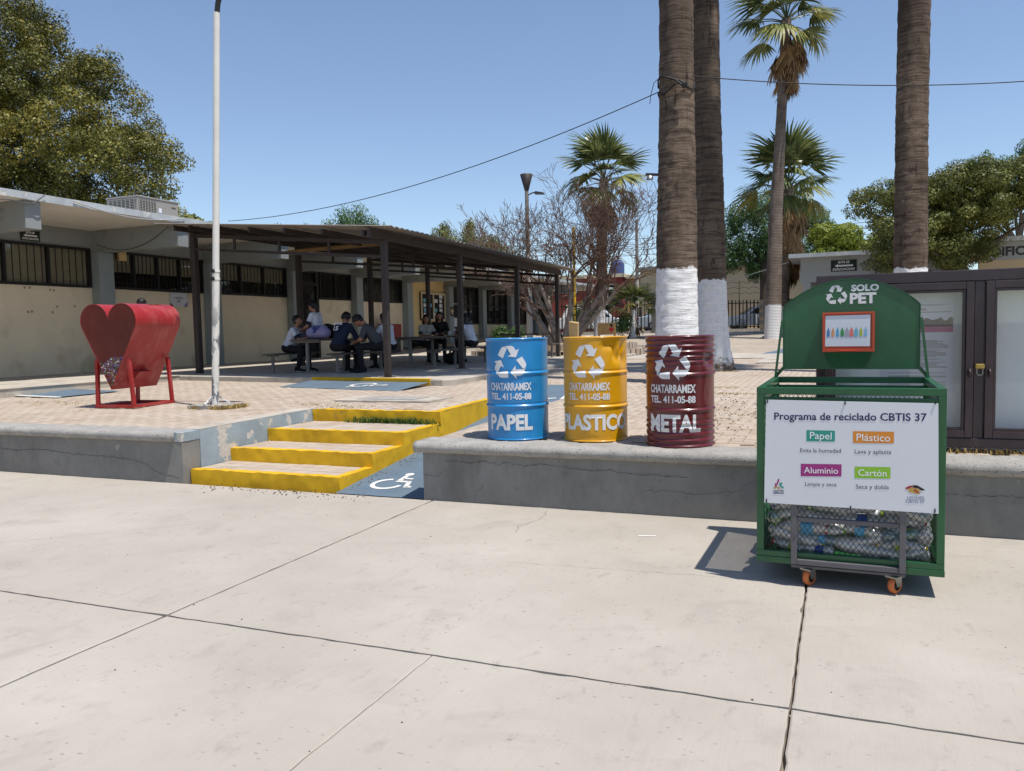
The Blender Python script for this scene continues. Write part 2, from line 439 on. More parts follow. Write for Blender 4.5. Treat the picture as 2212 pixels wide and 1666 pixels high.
stuff(obj('brick_field', npmesh('brick_field', np.concatenate(VV), np.concatenate(FF), 'paver', tint=TT), upper), None)

# ------------------------------------------------------------------ low retaining walls with concrete caps
def cap_run(x0, x1, y0, parent, ends=True):
    prof = [(.30,.45),(-.028,.452),(-.05,.465),(-.064,.492),(-.062,.52),(-.045,.543),(-.015,.555),(.30,.557)]
    mb = MB(); n = int((x1-x0)/.05); k = len(prof); o = 0
    for i in range(n+1):
        x = x0+(x1-x0)*i/n
        for q, (y, z) in enumerate(prof):
            p = Vector((x, y0+y, z)); e = nz(p, 14)*.006+nz(p, 45)*.003; mb.v.append((x, p.y+e.y, p.z+e.z))
    for i in range(n):
        for q in range(k-1):
            a = i*k+q; mb.f.append((a, a+k, a+k+1, a+1)); mb.m.append(0)
    mb.f.append(tuple(range(k))); mb.m.append(0); mb.f.append(tuple(n*k+q for q in reversed(range(k)))); mb.m.append(0)
    return mb.build('cap', 'cap_concrete', parent, smooth=True)
def crack(pts, y, parent, w=.003, dy=-.0085):
    mb = MB(); P = []
    rr = random.Random(len(pts)*7+int(abs(pts[0][0])*10))
    for (x0, z0), (x1, z1) in zip(pts, pts[1:]):
        n = max(2, int(math.hypot(x1-x0, z1-z0)/.025))
        for i in range(n): t = i/n; P.append((x0+(x1-x0)*t+rr.uniform(-.004, .004), z0+(z1-z0)*t+rr.uniform(-.009, .009)))
    P.append(pts[-1])
    for i in range(len(P)-1):
        ww = w*rr.uniform(.4, 1.3); (a, b), (c, d) = P[i], P[i+1]
        mb.add([(a, y+dy, b-ww/2), (c, y+dy, d-ww/2), (c, y+dy, d+ww/2), (a, y+dy, b+ww/2)], [(0,1,2,3)])
    return mb.build('crack', 'crack_dark', parent)
wl = thing('retaining_wall', 'long grey low wall with rough cap below the red heart bin', 'low wall', (0,0,0))
rbox(MB(), -30, -6.56, 6.6, 6.86, -.04, .452, .12, .006, 4).build('wall_face', 'wall_grey', wl, True)
cap_run(-30, -6.66, 6.6, wl)
rbox(MB(), -6.70, -6.552, 6.597, 6.862, .4525, .553, .08, .006, 6).build('wall_end', 'cheek_grey', wl, True)
rbox(MB(), -6.80, -6.55, 6.863, 9.0, -.04, .553, .08, .007, 5, warp=lambda p: Vector((p.x, p.y, p.z if p.z < .5 else zp(p.y)-.002))).build('stair_cheek', 'cheek_grey', wl, True)
rbox(MB(), -6.80, -6.556, 6.87, 8.98, .5555, .560, .12, .003, 5, faces='ZXxyY', warp=lambda p: Vector((p.x, p.y, p.z+zp(p.y)-.555))).build('cheek_top', 'walk_concrete', wl, True)
crack([(-9.6,.29),(-9.2,.27),(-8.7,.30),(-8.2,.26),(-7.7,.25),(-7.3,.24),(-7.1,.20),(-6.95,.12),(-6.8,.08),(-6.6,.06)], 6.6, wl, .004)
crack([(-13.4,.30),(-12.9,.28),(-12.2,.25),(-11.9,.27)], 6.6, wl, .003)
wr = thing('retaining_wall', 'grey low wall with rough speckled cap below the three drums', 'low wall', (0,0,0))
rbox(MB(), -3.62, 14, 6.6, 6.86, -.04, .452, .10, .006, 4).build('wall_face', 'wall_grey', wr, True)
cap_run(-3.69, 14, 6.6, wr)
rbox(MB(), -3.62, -3.40, 6.862, 13.0, -.04, .53, .12, .006, 5, warp=lambda p: Vector((p.x, p.y, p.z if p.z < .5 else zp(p.y)-.012))).build('ramp_curb', 'walk_concrete', wr, True)
crack([(-3.60,.24),(-3.5,.235),(-3.45,.24),(-3.40,.30),(-3.38,.37),(-3.30,.385),(-3.15,.37),(-3.0,.39),(-2.85,.37),(-2.75,.39),(-2.6,.365),(-2.45,.385),(-2.2,.37),(-2.0,.35),(-1.8,.36),(-1.6,.34),(-1.3,.34),(-1.15,.33)], 6.6, wr, .0035)
crack([(-1.5,.20),(-1.3,.215),(-1.1,.20),(-.9,.22),(-.75,.24),(-.68,.30),(-.6,.33),(-.5,.34)], 6.6, wr, .0022)
crack([(.45,.33),(.7,.31),(.9,.30),(1.1,.315),(1.4,.30),(1.8,.33)], 6.6, wr, .003)
crack([(-3.1,.0),(-3.08,.10),(-3.0,.17)], 6.6, wr, .0022); crack([(-2.25,.56-.11),(-2.27,.43),(-2.25,.40)], 6.6, wr, .003, -.012)

# ------------------------------------------------------------------ stairs, side curb, ramp
st = struct(bpy.data.objects.new('stairs', None)); COL.objects.link(st)
FY = [6.70, 7.33, 7.99, 8.92]; HZ = [.144, .288, .432, .583]
for i in range(4):
    y0 = FY[i]; y1 = FY[i+1] if i < 3 else 9.02; z = HZ[i]; zb = -.03 if i == 0 else HZ[i-1]-.02
    rbox(MB(), -6.545, -4.63, y0, y0+.10, -.03, z, .04, .010, 11).build('nosing', 'yellow_paint', st, True)
    if i < 3:
        rbox(MB(), -4.73, -4.632, y0+.10, y1+.02, -.03, z-.002, .04, .009, 11).build('side_edge', 'yellow_paint', st, True)
        mb = MB(); mb.box(-6.545, -4.73, y0+.10, y1+.02, zb, z-.018); mb.build('tread_bed', 'joint_dirt', st)
        nb = 9; bw = (6.545-4.73)/nb; nr = 3; bh = (y1-y0-.10)/nr
        bm_ = None
        for a in range(nb):
            for b in range(nr):
                xx = -6.545+bw*(a+.5); yy = y0+.10+bh*(b+.5)
                if bm_ is None: bm_ = MB().add([(x_, y_, z_) for x_, y_, z_ in brick_verts(bw, bh)], BF).mesh('tread_brick', 'paver_single')
                obj('tread_brick', bm_, st, loc=(xx, yy, z-.007+random.uniform(-.002, .002)))
sw = rbox(MB(), -4.74, -4.632, 9.02, 13.0, -.03, .56, .06, .006, 8, warp=lambda p: Vector((p.x, p.y, p.z if p.z < .5 else zp(p.y)+.004))).build('side_curb', 'yellow_paint', st, True)
rp = MB(); n = 40
for i in range(n+1):
    y = 6.62+(13.0-6.62)*i/n; z = .002+(zp(13.0)-.004)*((y-6.62)/(13.0-6.62)); rp.v += [(-4.635, y, z), (-3.615, y, z)]
for i in range(n): rp.f.append((2*i, 2*i+1, 2*i+3, 2*i+2)); rp.m.append(0)
ramp = struct(rp.build('ramp', 'ramp_blue'))
def wheelchair(size):
    """flat accessibility mark: open wheel ring, torso, seat and leg strokes, head disc"""
    mb = MB(); V = []
    def arc(cx, cy, r, w, a0, a1, n=28):
        o = len(mb.v)
        for i in range(n+1):
            a = R(a0+(a1-a0)*i/n)
            for q in (r-w/2, r+w/2): mb.v.append(((cx+q*math.cos(a))*size, (cy+q*math.sin(a))*size, 0))
        for i in range(n): mb.f.append((o+2*i, o+2*i+1, o+2*i+3, o+2*i+2)); mb.m.append(0)
    def stroke(p, w):
        for (a, b), (c, d) in zip(p, p[1:]):
            l = math.hypot(c-a, d-b); ux, uy = -(d-b)/l*w/2, (c-a)/l*w/2
            mb.add([((a+ux)*size, (b+uy)*size, 0), ((a-ux)*size, (b-uy)*size, 0), ((c-ux)*size, (d-uy)*size, 0), ((c+ux)*size, (d+uy)*size, 0)], [(0,1,2,3)])
    arc(-.12, -.22, .36, .11, 100, 350); arc(.0, .60, .055, .11, 0, 360)
    stroke([(.0, .48), (.02, .02)], .12); stroke([(-.04, .02), (.34, .02)], .11); stroke([(.30, .05), (.44, -.40)], .11); stroke([(.40, -.38), (.56, -.34)], .10); stroke([(.0, .26), (.28, .26)], .09)
    return mb
def lay(mb, c, zf, ang, name, parent):
    for i, (x, y, z) in enumerate(mb.v):
        X = c[0]+x*math.cos(ang)-y*math.sin(ang); Y = c[1]+x*math.sin(ang)+y*math.cos(ang); mb.v[i] = (X, Y, zf(X, Y)+.004)
    o = mb.build(name, 'white_mark', parent)
    return o
rz_ = lambda x, y: .002+(zp(13.0)-.004)*((y-6.62)/(13.0-6.62))
lay(wheelchair(.44), (-4.20, 7.10), rz_, .0, 'wheelchair_mark', ramp)
lay(wheelchair(.55), (-3.98, 11.7), rz_, .0, 'wheelchair_mark', ramp)

# ------------------------------------------------------------------ raised walkway slabs
wk = MB()
poly = [(-18.2,13.95),(-13.9,13.75),(-6.75,12.66),(-6.5,12.64),(-6.38,12.74),(-6.35,12.95),(-6.35,29.5),(-6.6,30.6),(-7.4,31.2),(-18.2,31.4)]
def slabpoly(p, z0, z1, name):
    mb = MB(); n = len(p); mb.add([(x, y, z0) for x, y in p]+[(x, y, z1-.02) for x, y in p]+[(x+(.02 if x < -12 else -.02), y+(.02 if y < 20 else -.02), z1) for x, y in p], [(i, (i+1) % n, (i+1) % n+n, i+n) for i in range(n)]+[(i+n, (i+1) % n+n, (i+1) % n+2*n, i+2*n) for i in range(n)]+[tuple(range(2*n, 3*n))])
    return struct(mb.build(name, 'walk_concrete'))
wkc = slabpoly(poly, .4, .75, 'canopy_walkway')
slabpoly([(-18.2,-9),(-13.6,-9),(-13.6,13.78),(-18.2,13.9)], .4, .748, 'building_walkway')
slabpoly([(-18.2,31.5),(-14.6,31.5),(-14.6,56),(-18.2,56)], .4, .80, 'building_walkway')
e0, e1 = Vector((-9.6,13.095,0)), Vector((-6.75,12.66,0)); mb = MB()
mb.bar((e0.x, e0.y-.006, .70), (e1.x, e1.y-.006, .70), .012, .104); mb.bar((e0.x+.01, e0.y+.06, .7525), (e1.x, e1.y+.06, .7525), .12, .005); mb.build('yellow_edge', 'yellow_paint', wkc)
def patch(p, dz, name, m):
    mb = MB(); mb.add([(x, y, z) for x, y, z in p], [tuple(range(len(p)))]); return struct(mb.build(name, m))
pr = patch([(-9.6,12.1,zp(12.1)+.006),(-6.75,11.5,zp(11.5)+.006),(-6.75,12.62,.695),(-9.6,13.06,.695)], 0, 'curb_ramp', 'ramp_blue')
lay(wheelchair(.6), (-7.8, 12.25), lambda x, y: zp(11.8)+.006+(y-11.6-(-.2*(x+6.75)))*.045+.014, -1.6, 'wheelchair_mark', pr)
patch([(-14.0,10.0,zp(10)+.012),(-12.4,9.75,zp(9.8)+.012),(-12.3,11.0,zp(11)+.012),(-13.6,11.05,zp(11)+.03)], 0, 'curb_ramp', 'ramp_blue')
mb = MB(); mb.bar((-14.0,9.97,zp(10)+.014), (-12.35,9.72,zp(9.8)+.014), .12, .012); struct(mb.build('curb_line', 'white_mark'))
# concrete cross path and curb ramp by the palms on the right
cp = MB(); sheet(cp, -1.9, 30, ys(20.2, 23.2), .02); sheet(cp, -6.2, 30, ys(23.2, 27.5), .012); struct(cp.build('cross_path', 'walk_concrete'))
mb = MB(); mb.hexa([(-2.4,26.6,.69),(1.6,26.6,.69),(1.6,29.4,.69),(-2.2,29.4,.69)], [(-1.6,27.2,.83),(1.6,27.2,.83),(1.6,29.4,.83),(-1.6,29.4,.83)]); struct(mb.build('curb_ramp', 'ramp_blue'))
mb = MB(); mb.box(-6.85, -5.3, 9.85, 10.65, zp(10)-.05, zp(10.2)+.022); mb.build('utility_cover', 'walk_concrete', upper, bevel=.008)
mb = MB(); mb.box(-6.55, -5.6, 9.98, 10.5, zp(10.2)+.02, zp(10.2)+.032); mb.build('utility_lid', 'cap_concrete', upper, bevel=.006)

def floor_crack(pts, w=.0022):
    mb = MB(); rr = random.Random(len(pts)); P = []
    for (x0, y0), (x1, y1) in zip(pts, pts[1:]):
        n = max(2, int(math.hypot(x1-x0, y1-y0)/.04))
        for i in range(n): t = i/n; P.append(Vector((x0+(x1-x0)*t+rr.uniform(-.012, .012), y0+(y1-y0)*t+rr.uniform(-.012, .012), .0015)))
    for a, b in zip(P, P[1:]):
        d = (b-a).normalized(); q = Vector((-d.y, d.x, 0))*w*rr.uniform(.3, .9); mb.add([a-q, b-q, b+q, a+q], [(0,1,2,3)])
    return mb.build('crack', 'crack_dark', base)
floor_crack([(-2.35, 6.5), (-2.30, 6.2), (-2.38, 5.9), (-2.33, 5.65)]); floor_crack([(-2.1, 4.95), (-1.4, 5.0), (-.8, 5.05), (-.3, 5.02)], .0014); floor_crack([(-6.4, 3.9), (-5.6, 4.6), (-5.0, 5.2)], .0012)
# ------------------------------------------------------------------ object materials
def m_gloss(name, c, rough=.32, fade=None, fade_amt=.5, chip='#4a3a2c', chip_lo=.665, scale=2.5, coat=.3, metal=0.0):
    s = NT(name); c = srgb(c); s.set(rough, metal, .5); s.b.inputs['Coat Weight'].default_value = coat; s.b.inputs['Coat Roughness'].default_value = .12
    k = s.ramp(s.noise(scale, 5, .6), [(.3, sc(c, .86)), (.7, sc(c, 1.1))])
    if fade: k = s.mix(s.mul(s.mask(s.noise(scale*2.3, 7, .7, stretch=(1, 1, .5)), .48, .72), fade_amt), k, srgb(fade))
    k = s.mix(s.mask(s.noise(scale*9, 6, .7), chip_lo, chip_lo+.03), k, srgb(chip))
    s.col(k); s.bump(s.noise(scale*14, 4, .6), .12, .004)
m_gloss('drum_blue', '#1a80bd', .36, coat=.3); m_gloss('drum_yellow', '#d59a08', .38, coat=.3); m_gloss('drum_red', '#5e151a', .32, fade='#702428', fade_amt=.4, coat=.3)
mat('drum_inside', '#2c2724', .8, var=.4, scale=9)
mat('sticker_white', '#dcdcda', .5, var=.03, scale=12, bump=.05)
def m_spray():
    s = NT('spray_white'); s.set(.6, 0, .3)
    s.col(srgb('#d9dadb')); s.bump(s.noise(60), .05)
m_spray()
m_gloss('cart_green', '#14532c', .42, fade='#2a6b40', fade_amt=.35, chip='#3a4634', chip_lo=.74)
mat('mesh_green', '#1a4a2d', .5, var=.15, bump=.05)
mat('mesh_dark', '#232a22', .5, var=.15, bump=.05)
mat('trolley_grey', '#5d5b5e', .5, var=.12, scale=8, bump=.1, dirt='#403d3c', dirt_lo=.6, dirt_hi=.7, dscale=9)
mat('steel_zinc', '#9a9a94', .35, metal=.8, var=.12, bump=.05)
mat('wheel_orange', '#c9703c', .5, var=.15, scale=14, dirt='#8f8478', dirt_lo=.5, dirt_hi=.7, dscale=16)
mat('black_rubber', '#1d1c1c', .6, var=.15)
m_gloss('tray_orange', '#b9401a', .45, fade='#c9603a', fade_amt=.3)
mat('paper', '#d6d8de', .8, var=.03, scale=3, bump=.06, bscale=9, bdist=.02)
mat('board_white', '#d3d5d8', .55, var=.02, scale=3, bump=.08, bscale=70, bdist=.003)
for nm, c in dict(ink_navy='#221f55', ink_grey='#4b4c52', ink_teal='#2f8f80', ink_orange='#d2862e', ink_magenta='#983077', ink_lime='#86b833', ink_black='#1c1a1c', ink_gold='#b5924a', ink_red='#9b2226', ink_white='#e4e5e6', ink_plum='#a0426f', ink_pink='#b5728d', ink_mid='#85878a',
                  ink_b1='#4f7fb5', ink_b2='#d49a6a', ink_b3='#4fa0c4', ink_b4='#3f9150', ink_b5='#a9a4ad', ink_b6='#dd7a72', ink_b7='#6fb0c2', ink_b8='#a8b545', ink_b9='#8fb4d6', ink_slate='#8a8fa6').items():
    mat(nm, c, .6, var=.03, bump=0)

# ------------------------------------------------------------------ oil drums
def drum(name, label, loc, m, ridges, dents, words, lean=0):
    Rr, H = .2885, .93
    t = thing(name, label, 'barrel', loc); t['group'] = 'recycling drums on the wall'
    face = math.atan2(-loc[1], -loc[0])
    def rad(a, z):
        r = Rr
        for hz in (.338, .662):
            d = (z/H-hz)*H; r += .011*math.exp(-(d/.011)**2)-.004*math.exp(-((d-.02)/.008)**2)
        for k in ridges: r += .0055*math.cos((z-k)*2*math.pi/.045)*math.exp(-((z-k)/.075)**4)
        for (da, dz, wa, wz, dep, fac) in dents:
            aa = (a-face-R(da)+math.pi) % (2*math.pi)-math.pi; e = math.exp(-((aa/R(wa))**2+((z-dz)/wz)**2))
            n_ = mnoise.noise(Vector((aa*5, z*9, dep*50)))
            r -= dep*e*(1+fac*n_)
        r += .0018*mnoise.noise(Vector((math.cos(a)*4, math.sin(a)*4, z*5)))
        return r
    n = 112; zs = [i*H/186 for i in range(187)]; mb = MB()
    prof_n = len(zs)
    for z in zs:
        for j in range(n):
            a = 2*math.pi*j/n; r = rad(a, z)
            if z < .012 or z > H-.012: r = max(r, Rr)+.004
            mb.v.append((r*math.cos(a), r*math.sin(a), z))
    for i in range(prof_n-1):
        for j in range(n):
            a = i*n+j; b = i*n+(j+1) % n; mb.f.append((a, b, b+n, a+n)); mb.m.append(0)
    mb.build('body', m, t, smooth=True)
    ri = MB(); pr = []
    for i in range(9):
        a = math.pi*2*i/8; pr.append((Rr+.001+.0065*math.cos(a), H+.002+.0065*math.sin(a)))
    ri.lathe(pr, n); ri.build('rim', m, t, smooth=True)
    fr = MB(); pr = [(Rr+.0005+.006*math.cos(math.pi*2*i/8), .008+.006*math.sin(math.pi*2*i/8)) for i in range(9)]; fr.lathe(pr, n); fr.build('foot_rim', m, t, smooth=True)
    li = MB(); li.lathe([(Rr-.004, H+.002), (Rr-.012, H-.02), (Rr-.075, H-.10), (Rr-.075, .03), (.001, .03)], 64); li.build('lining', 'drum_inside', t, smooth=True)
    def wrap(mb2, tx, ang, z):
        V, F = densify(tx, .012)
        vs = []
        for x, y in V:
            a = face+R(ang)+x/Rr; zz = z+y; r = rad(a, zz)+.0032; vs.append((r*math.cos(a), r*math.sin(a), zz))
        fs = []
        for f in F:
            p = [Vector(vs[i]) for i in f]; nn = (p[1]-p[0]).cross(p[2]-p[0]); fs.append(f if nn.dot(Vector((p[0].x, p[0].y, 0))) > 0 else tuple(reversed(f)))
        mb2.add(vs, fs)
    for nm, tx, ang, z, mm in words:
        q = MB(); wrap(q, tx, ang, z); q.build(nm, mm, t, smooth=True)
    t.rotation_euler = (0, R(lean), 0)
    return t
CH = lambda: text2d('CHATARRAMEX', .415, .072, bold=.034, stencil=True)
TE = lambda: text2d('TEL. 411-05-88', .41, .062, bold=.034, stencil=True)
def words(big, w, ang, z, h, sa=-14.5, sz=.712, ta=-15):
    return [('recycling_mark', recycle2d(.155), sa, sz, 'spray_white'), ('lettering', CH(), ta, .497, 'spray_white'), ('lettering', TE(), ta, .407, 'spray_white'), ('lettering', text2d(big, w, h, bold=.042), ang, z, 'sticker_white')]
zb = zp(7.0)+.006
drum('blue_drum', 'blue painted steel drum lettered PAPEL', (-2.834, 7.06, zb), 'drum_blue', [], [(34, .45, 9, .05, .004, 0), (20, .08, 20, .05, .004, .5)], words('PAPEL', .434, -15.5, .168, .148))
drum('yellow_drum', 'yellow painted steel drum lettered PLASTICO with crumpled top', (-2.084, 7.12, zb), 'drum_yellow', [], [(48, .80, 20, .09, .028, 1.5), (22, .86, 12, .04, .012, 1.5), (66, .70, 9, .14, .020, .6), (-58, .50, 10, .10, .016, .8), (-5, .03, 20, .03, .006, 1.0)], words('PLASTICO', .70, -4, .178, .145))
drum('red_drum', 'dark red ridged steel drum lettered METAL', (-1.285, 6.99, zb-.004), 'drum_red', [.85, .76, .055, .16], [(60, .74, 12, .06, .034, .5), (40, .17, 25, .10, .006, 1.0), (55, .45, 18, .10, .010, .6), (-60, .70, 12, .15, .008, .5)], words('METAL', .467, -10.5, .205, .150))

# ------------------------------------------------------------------ green recycling cart
def diamond(mb, w, h, dx, dz, t, depth, org, ax, ay, mi=0):
    """expanded metal sheet: two families of slanted strands clipped to w x h"""
    org = Vector(org); ax = Vector(ax); ay = Vector(ay); nn = ax.cross(ay)
    sl = dz/dx
    for sgn in (1, -1):
        k = -int(h/dz)-2
        while True:
            x0 = k*dx if sgn > 0 else k*dx; k += 1
            # line x = x0 + z/sl*sgn'
            if sgn > 0: a, b = (x0, 0), (x0+h/sl, h)
            else: a, b = (x0, h), (x0+h/sl, 0)
            if x0 > w: break
            (xa, za), (xb, zb_) = a, b
            if xb < 0: continue
            if xa < 0: za += (zb_-za)*(0-xa)/(xb-xa); xa = 0
            if xb > w: zb_ = za+(zb_-za)*(w-xa)/(xb-xa); xb = w
            if xb-xa < .003: continue
            mb.bar(org+ax*xa+ay*za+nn*(sgn*depth*.3), org+ax*xb+ay*zb_+nn*(sgn*depth*.3), depth, t, mi, up=ay)
    return mb
CW, CD, CT = 1.018, 1.10, 1.194
cart = thing('recycling_cart', 'green wire mesh recycling cart on wheels with arched lid reading SOLO PET', 'recycling cart', (-.466, 5.042, 0), -.016)
f = .042
mb = MB()
for x in (0, CW-f):
    for y in (0, CD-f):
        o = MB(); o.box(x, x+f, y, y+f, .20, CT-.0421); o.build('corner_post', 'cart_green', cart, bevel=.003)
for y in (0, CD-f):
    o = MB(); o.box(0, CW, y, y+f, CT-.042, CT); o.build('top_rail', 'cart_green', cart, bevel=.003)
    o = MB(); o.box(f, CW-f, y+.004, y+f-.004, 1.105, 1.136); o.build('upper_rail', 'cart_green', cart, bevel=.003)
    o = MB(); o.box(0, CW, y, y+f, .165, .1995); o.build('bottom_rail', 'cart_green', cart, bevel=.003)
for x in (0, CW-f):
    o = MB(); o.box(x, x+f, f+.0005, CD-f-.0005, CT-.042, CT-.0005); o.build('top_rail', 'cart_green', cart, bevel=.003)
    o = MB(); o.box(x+.004, x+f-.004, f, CD-f, 1.105, 1.136); o.build('upper_rail', 'cart_green', cart, bevel=.003)
    o = MB(); o.box(x, x+f, f+.0005, CD-f-.0005, .165, .1995); o.build('bottom_rail', 'cart_green', cart, bevel=.003)
o = MB(); o.box(-.002, CW+.002, -.002, CD+.002, .125, .164); o.build('tray', 'cart_green', cart, bevel=.004)
for nm, org, ax, w_, mm in (('front_mesh', (f, .021, .20), (1,0,0), CW-2*f, 'mesh_dark'), ('back_mesh', (f, CD-.021, .20), (1,0,0), CW-2*f, 'mesh_green')):
    o = MB(); diamond(o, w_, .905, .030, .042, .0030, .0022, org, ax, (0,0,1)); stuff(o.build(nm, mm, cart))
for nm, x in (('side_mesh', .021), ('side_mesh', CW-.021)):
    o = MB(); diamond(o, CD-2*f, .905, .028, .040, .0045, .0035, (x, f, .20), (0,1,0), (0,0,1)); stuff(o.build(nm, 'cart_green', cart))
# pushing frame of the trolley, castors
for x in (.200, .785):
    o = MB(); o.box(x, x+.034, -.045, -.006, .137, .60); o.build('trolley_upright', 'trolley_grey', cart, bevel=.003)
for z0, z1 in ((.398, .424), (.137, .168)):
    o = MB(); o.box(.2345, .7845, -.040, -.010, z0, z1); o.build('trolley_bar', 'trolley_grey', cart, bevel=.003)
o = MB(); o.box(.20, .82, -.006, CD-.05, .108, .1245); o.build('trolley_deck', 'trolley_grey', cart, bevel=.003)
wh = None
for (x, y, a) in ((.30, .02, 60), (.765, .02, 55), (.30, CD-.10, 80), (.765, CD-.10, 75)):
    o = MB()
    o.box(-.04, .04, -.035, .035, .098, .1075)
    for s_ in (-1, 1):
        o.hexa([(-.012, s_*.026-.002, .045), (.018, s_*.026-.002, .045), (.018, s_*.026+.002, .045), (-.012, s_*.026+.002, .045)], [(-.035, s_*.026-.002, .098), (.028, s_*.026-.002, .098), (.028, s_*.026+.002, .098), (-.035, s_*.026+.002, .098)])
    fk = o.build('castor', 'steel_zinc', cart, loc=(x, y, 0), rot=(0, 0, R(a)))
    if wh is None:
        q = MB(); pr = [(.030, -.016), (.046, -.017), (.0505, -.010), (.0515, 0), (.0505, .010), (.046, .017), (.030, .016)]; q.lathe(pr, 32); wh = q.mesh('wheel', 'wheel_orange', True)
        q = MB(); q.lathe([(.001, -.012), (.012, -.018), (.030, -.010), (.030, .010), (.012, .018), (.001, .012)], 20); hb = q.mesh('hub', 'black_rubber', True)
    obj('wheel', wh, fk, loc=(.004, 0, .0515), rot=(R(90), 0, 0)); obj('hub', hb, fk, loc=(.004, 0, .0515), rot=(R(90), 0, 0))
# arched lid panel at the back
ly = CD-.045; a0, a1 = .075, .945; zs0, zpk = 1.69, 1.872
arc = [(a1-(a1-a0)*i/28, zs0+(zpk-zs0)*(1-((2*i/28-1))**2)**.9) for i in range(29)]
lp = [(a0, 1.250), (a1, 1.250)]+arc
lid = MB().prism(lp, (0, ly, 0), (1,0,0), (0,0,1), .018).build('lid', 'cart_green', cart, bevel=.002)
o = MB(); n_ = len(lp)
o2 = MB(); 
for i in range(1, n_):
    (xa, za), (xb, zb_) = lp[i], lp[(i+1) % n_]
    dx, dz = xb-xa, zb_-za; l_ = math.hypot(dx, dz)
    if l_ < 1e-5: continue
    nx, nz_ = dz/l_*.006, -dx/l_*.006
    o2.hexa([(xa, ly-.026, za), (xb, ly-.026, zb_), (xb, ly+.07, zb_), (xa, ly+.07, za)], [(xa+nx, ly-.026, za+nz_), (xb+nx, ly-.026, zb_+nz_), (xb+nx, ly+.07, zb_+nz_), (xa+nx, ly+.07, za+nz_)])
o2.build('lid_flange', 'cart_green', lid)
for sx, ex in ((.075, .018), (.945, CW-.018)):
    o = MB(); o.bar((sx, ly, 1.262), (ex, ly+.005, CT+.004), .022, .022); o.build('lid_bracket', 'cart_green', cart)
    o = MB(); o.bar((ex, ly-.02, CT), (sx+(-.010 if sx < .5 else .010), ly-.02, 1.60), .016, .016); o.build('lid_strut', 'cart_green', cart)
yf = ly-.0195
o = MB(); put_text(o, text2d('SOLO', .175, .047, bold=.045), (.606, yf, 1.812)); put_text(o, text2d('PET', .168, .075, bold=.045), (.594, yf, 1.741)); o.build('lettering', 'sticker_white', lid)
o = MB(); put_text(o, recycle2d(.068), (.424, yf, 1.766)); o.build('recycling_mark', 'sticker_white', lid)
# chute box and orange document tray
o = MB(); o.hexa([(.338, yf+.0, 1.440), (.672, yf+.0, 1.440), (.672, yf-.001, 1.45), (.338, yf-.001, 1.45)], [(.338, yf, 1.68), (.672, yf, 1.68), (.672, yf-.03, 1.68), (.338, yf-.03, 1.68)])
o = MB(); o.hexa([(.39, yf-.001, 1.262), (.60, yf-.001, 1.262), (.60, yf-.0005, 1.262), (.39, yf-.0005, 1.262)], [(.345, yf-.034, 1.372), (.655, yf-.034, 1.372), (.655, yf-.0005, 1.372), (.345, yf-.0005, 1.372)]); o.build('chute', 'cart_green', cart)
ty = yf-.036
o = MB(); o.box(.335, .668, ty, yf-.002, 1.373, 1.645); tr_ = o.build('document_tray', 'tray_orange', cart, bevel=.006)
o = MB()
for (x0, x1, z0, z1) in ((.335, .352, 1.372, 1.646), (.651, .668, 1.372, 1.646), (.3525, .6505, 1.632, 1.646), (.3525, .6505, 1.372, 1.392)):
    o.box(x0, x1, ty-.010, ty-.0005, z0, z1)
o.box(.44, .56, ty-.019, ty-.0105, 1.376, 1.384)
o.build('tray_rim', 'tray_orange', tr_, bevel=.002)
o = MB(); o.hexa([(.353, ty-.006, 1.412), (.640, ty-.006, 1.410), (.640, ty-.003, 1.410), (.353, ty-.003, 1.412)], [(.355, ty-.006, 1.624), (.641, ty-.006, 1.626), (.641, ty-.003, 1.626), (.355, ty-.003, 1.624)]); pp = o.build('paper_sheet', 'paper', tr_)
shapes = [(.018, .9, .3), (.018, .75, .5), (.018, .65, .45), (.021, .75, .35), (.026, .80, .55), (.026, .85, .6), (.024, .85, .5), (.018, .9, .6), (.022, .88, .5)]
for i, (w_, sh, nk) in enumerate(shapes):
    x = .374+i*.0297; h_ = .063; b0 = 1.478; hw = w_/2
    pl = [(-hw, 0), (hw, 0), (hw, h_*.28), (hw*(.8 if i in (2, 5, 7, 8) else 1), h_*.42), (hw, h_*.58), (hw*.85, h_*.70), (hw*.32, h_*(.86)), (hw*.32, h_), (-hw*.32, h_), (-hw*.32, h_*.86), (-hw*.85, h_*.70), (-hw, h_*.58), (-hw*(.8 if i in (2, 5, 7, 8) else 1), h_*.42), (-hw, h_*.28)]
    o = MB(); o.poly(pl, (x, ty-.0075, b0)); o.build('bottle_picture', 'ink_b%d' % (i+1), tr_)
# the sign, hung in front of the mesh
SG = [(.049, .503), (.980, .500), (.971, 1.116), (.061, 1.124)]
sg = thing('recycling_sign', 'white foam board headed Programa de reciclado tied to the cart front', 'sign', (-.466, 5.042, 0), -.016)
MB().prism(SG, (0, -.050, 0), (1,0,0), (0,0,1), .0) if False else None
o = MB(); o.hexa([(SG[0][0], -.054, SG[0][1]), (SG[1][0], -.054, SG[1][1]), (SG[1][0], -.048, SG[1][1]), (SG[0][0], -.048, SG[0][1])], [(SG[3][0], -.054, SG[3][1]), (SG[2][0], -.054, SG[2][1]), (SG[2][0], -.048, SG[2][1]), (SG[3][0], -.048, SG[3][1])]); o.build('board', 'board_white', sg)
def su(x, z):   # zoom-picture fractions of the board to cart metres
    a = (x-125)/(957-125); zt = 1.124+(1.116-1.124)*a; zb_ = .503+(.500-.503)*a
    yt = 622+(640-622)*a; yb = 1118+(1172-1118)*a
    b = (yb-z)/(yb-yt); return (.055+(.9755-.055)*a, zb_+(zt-zb_)*b)
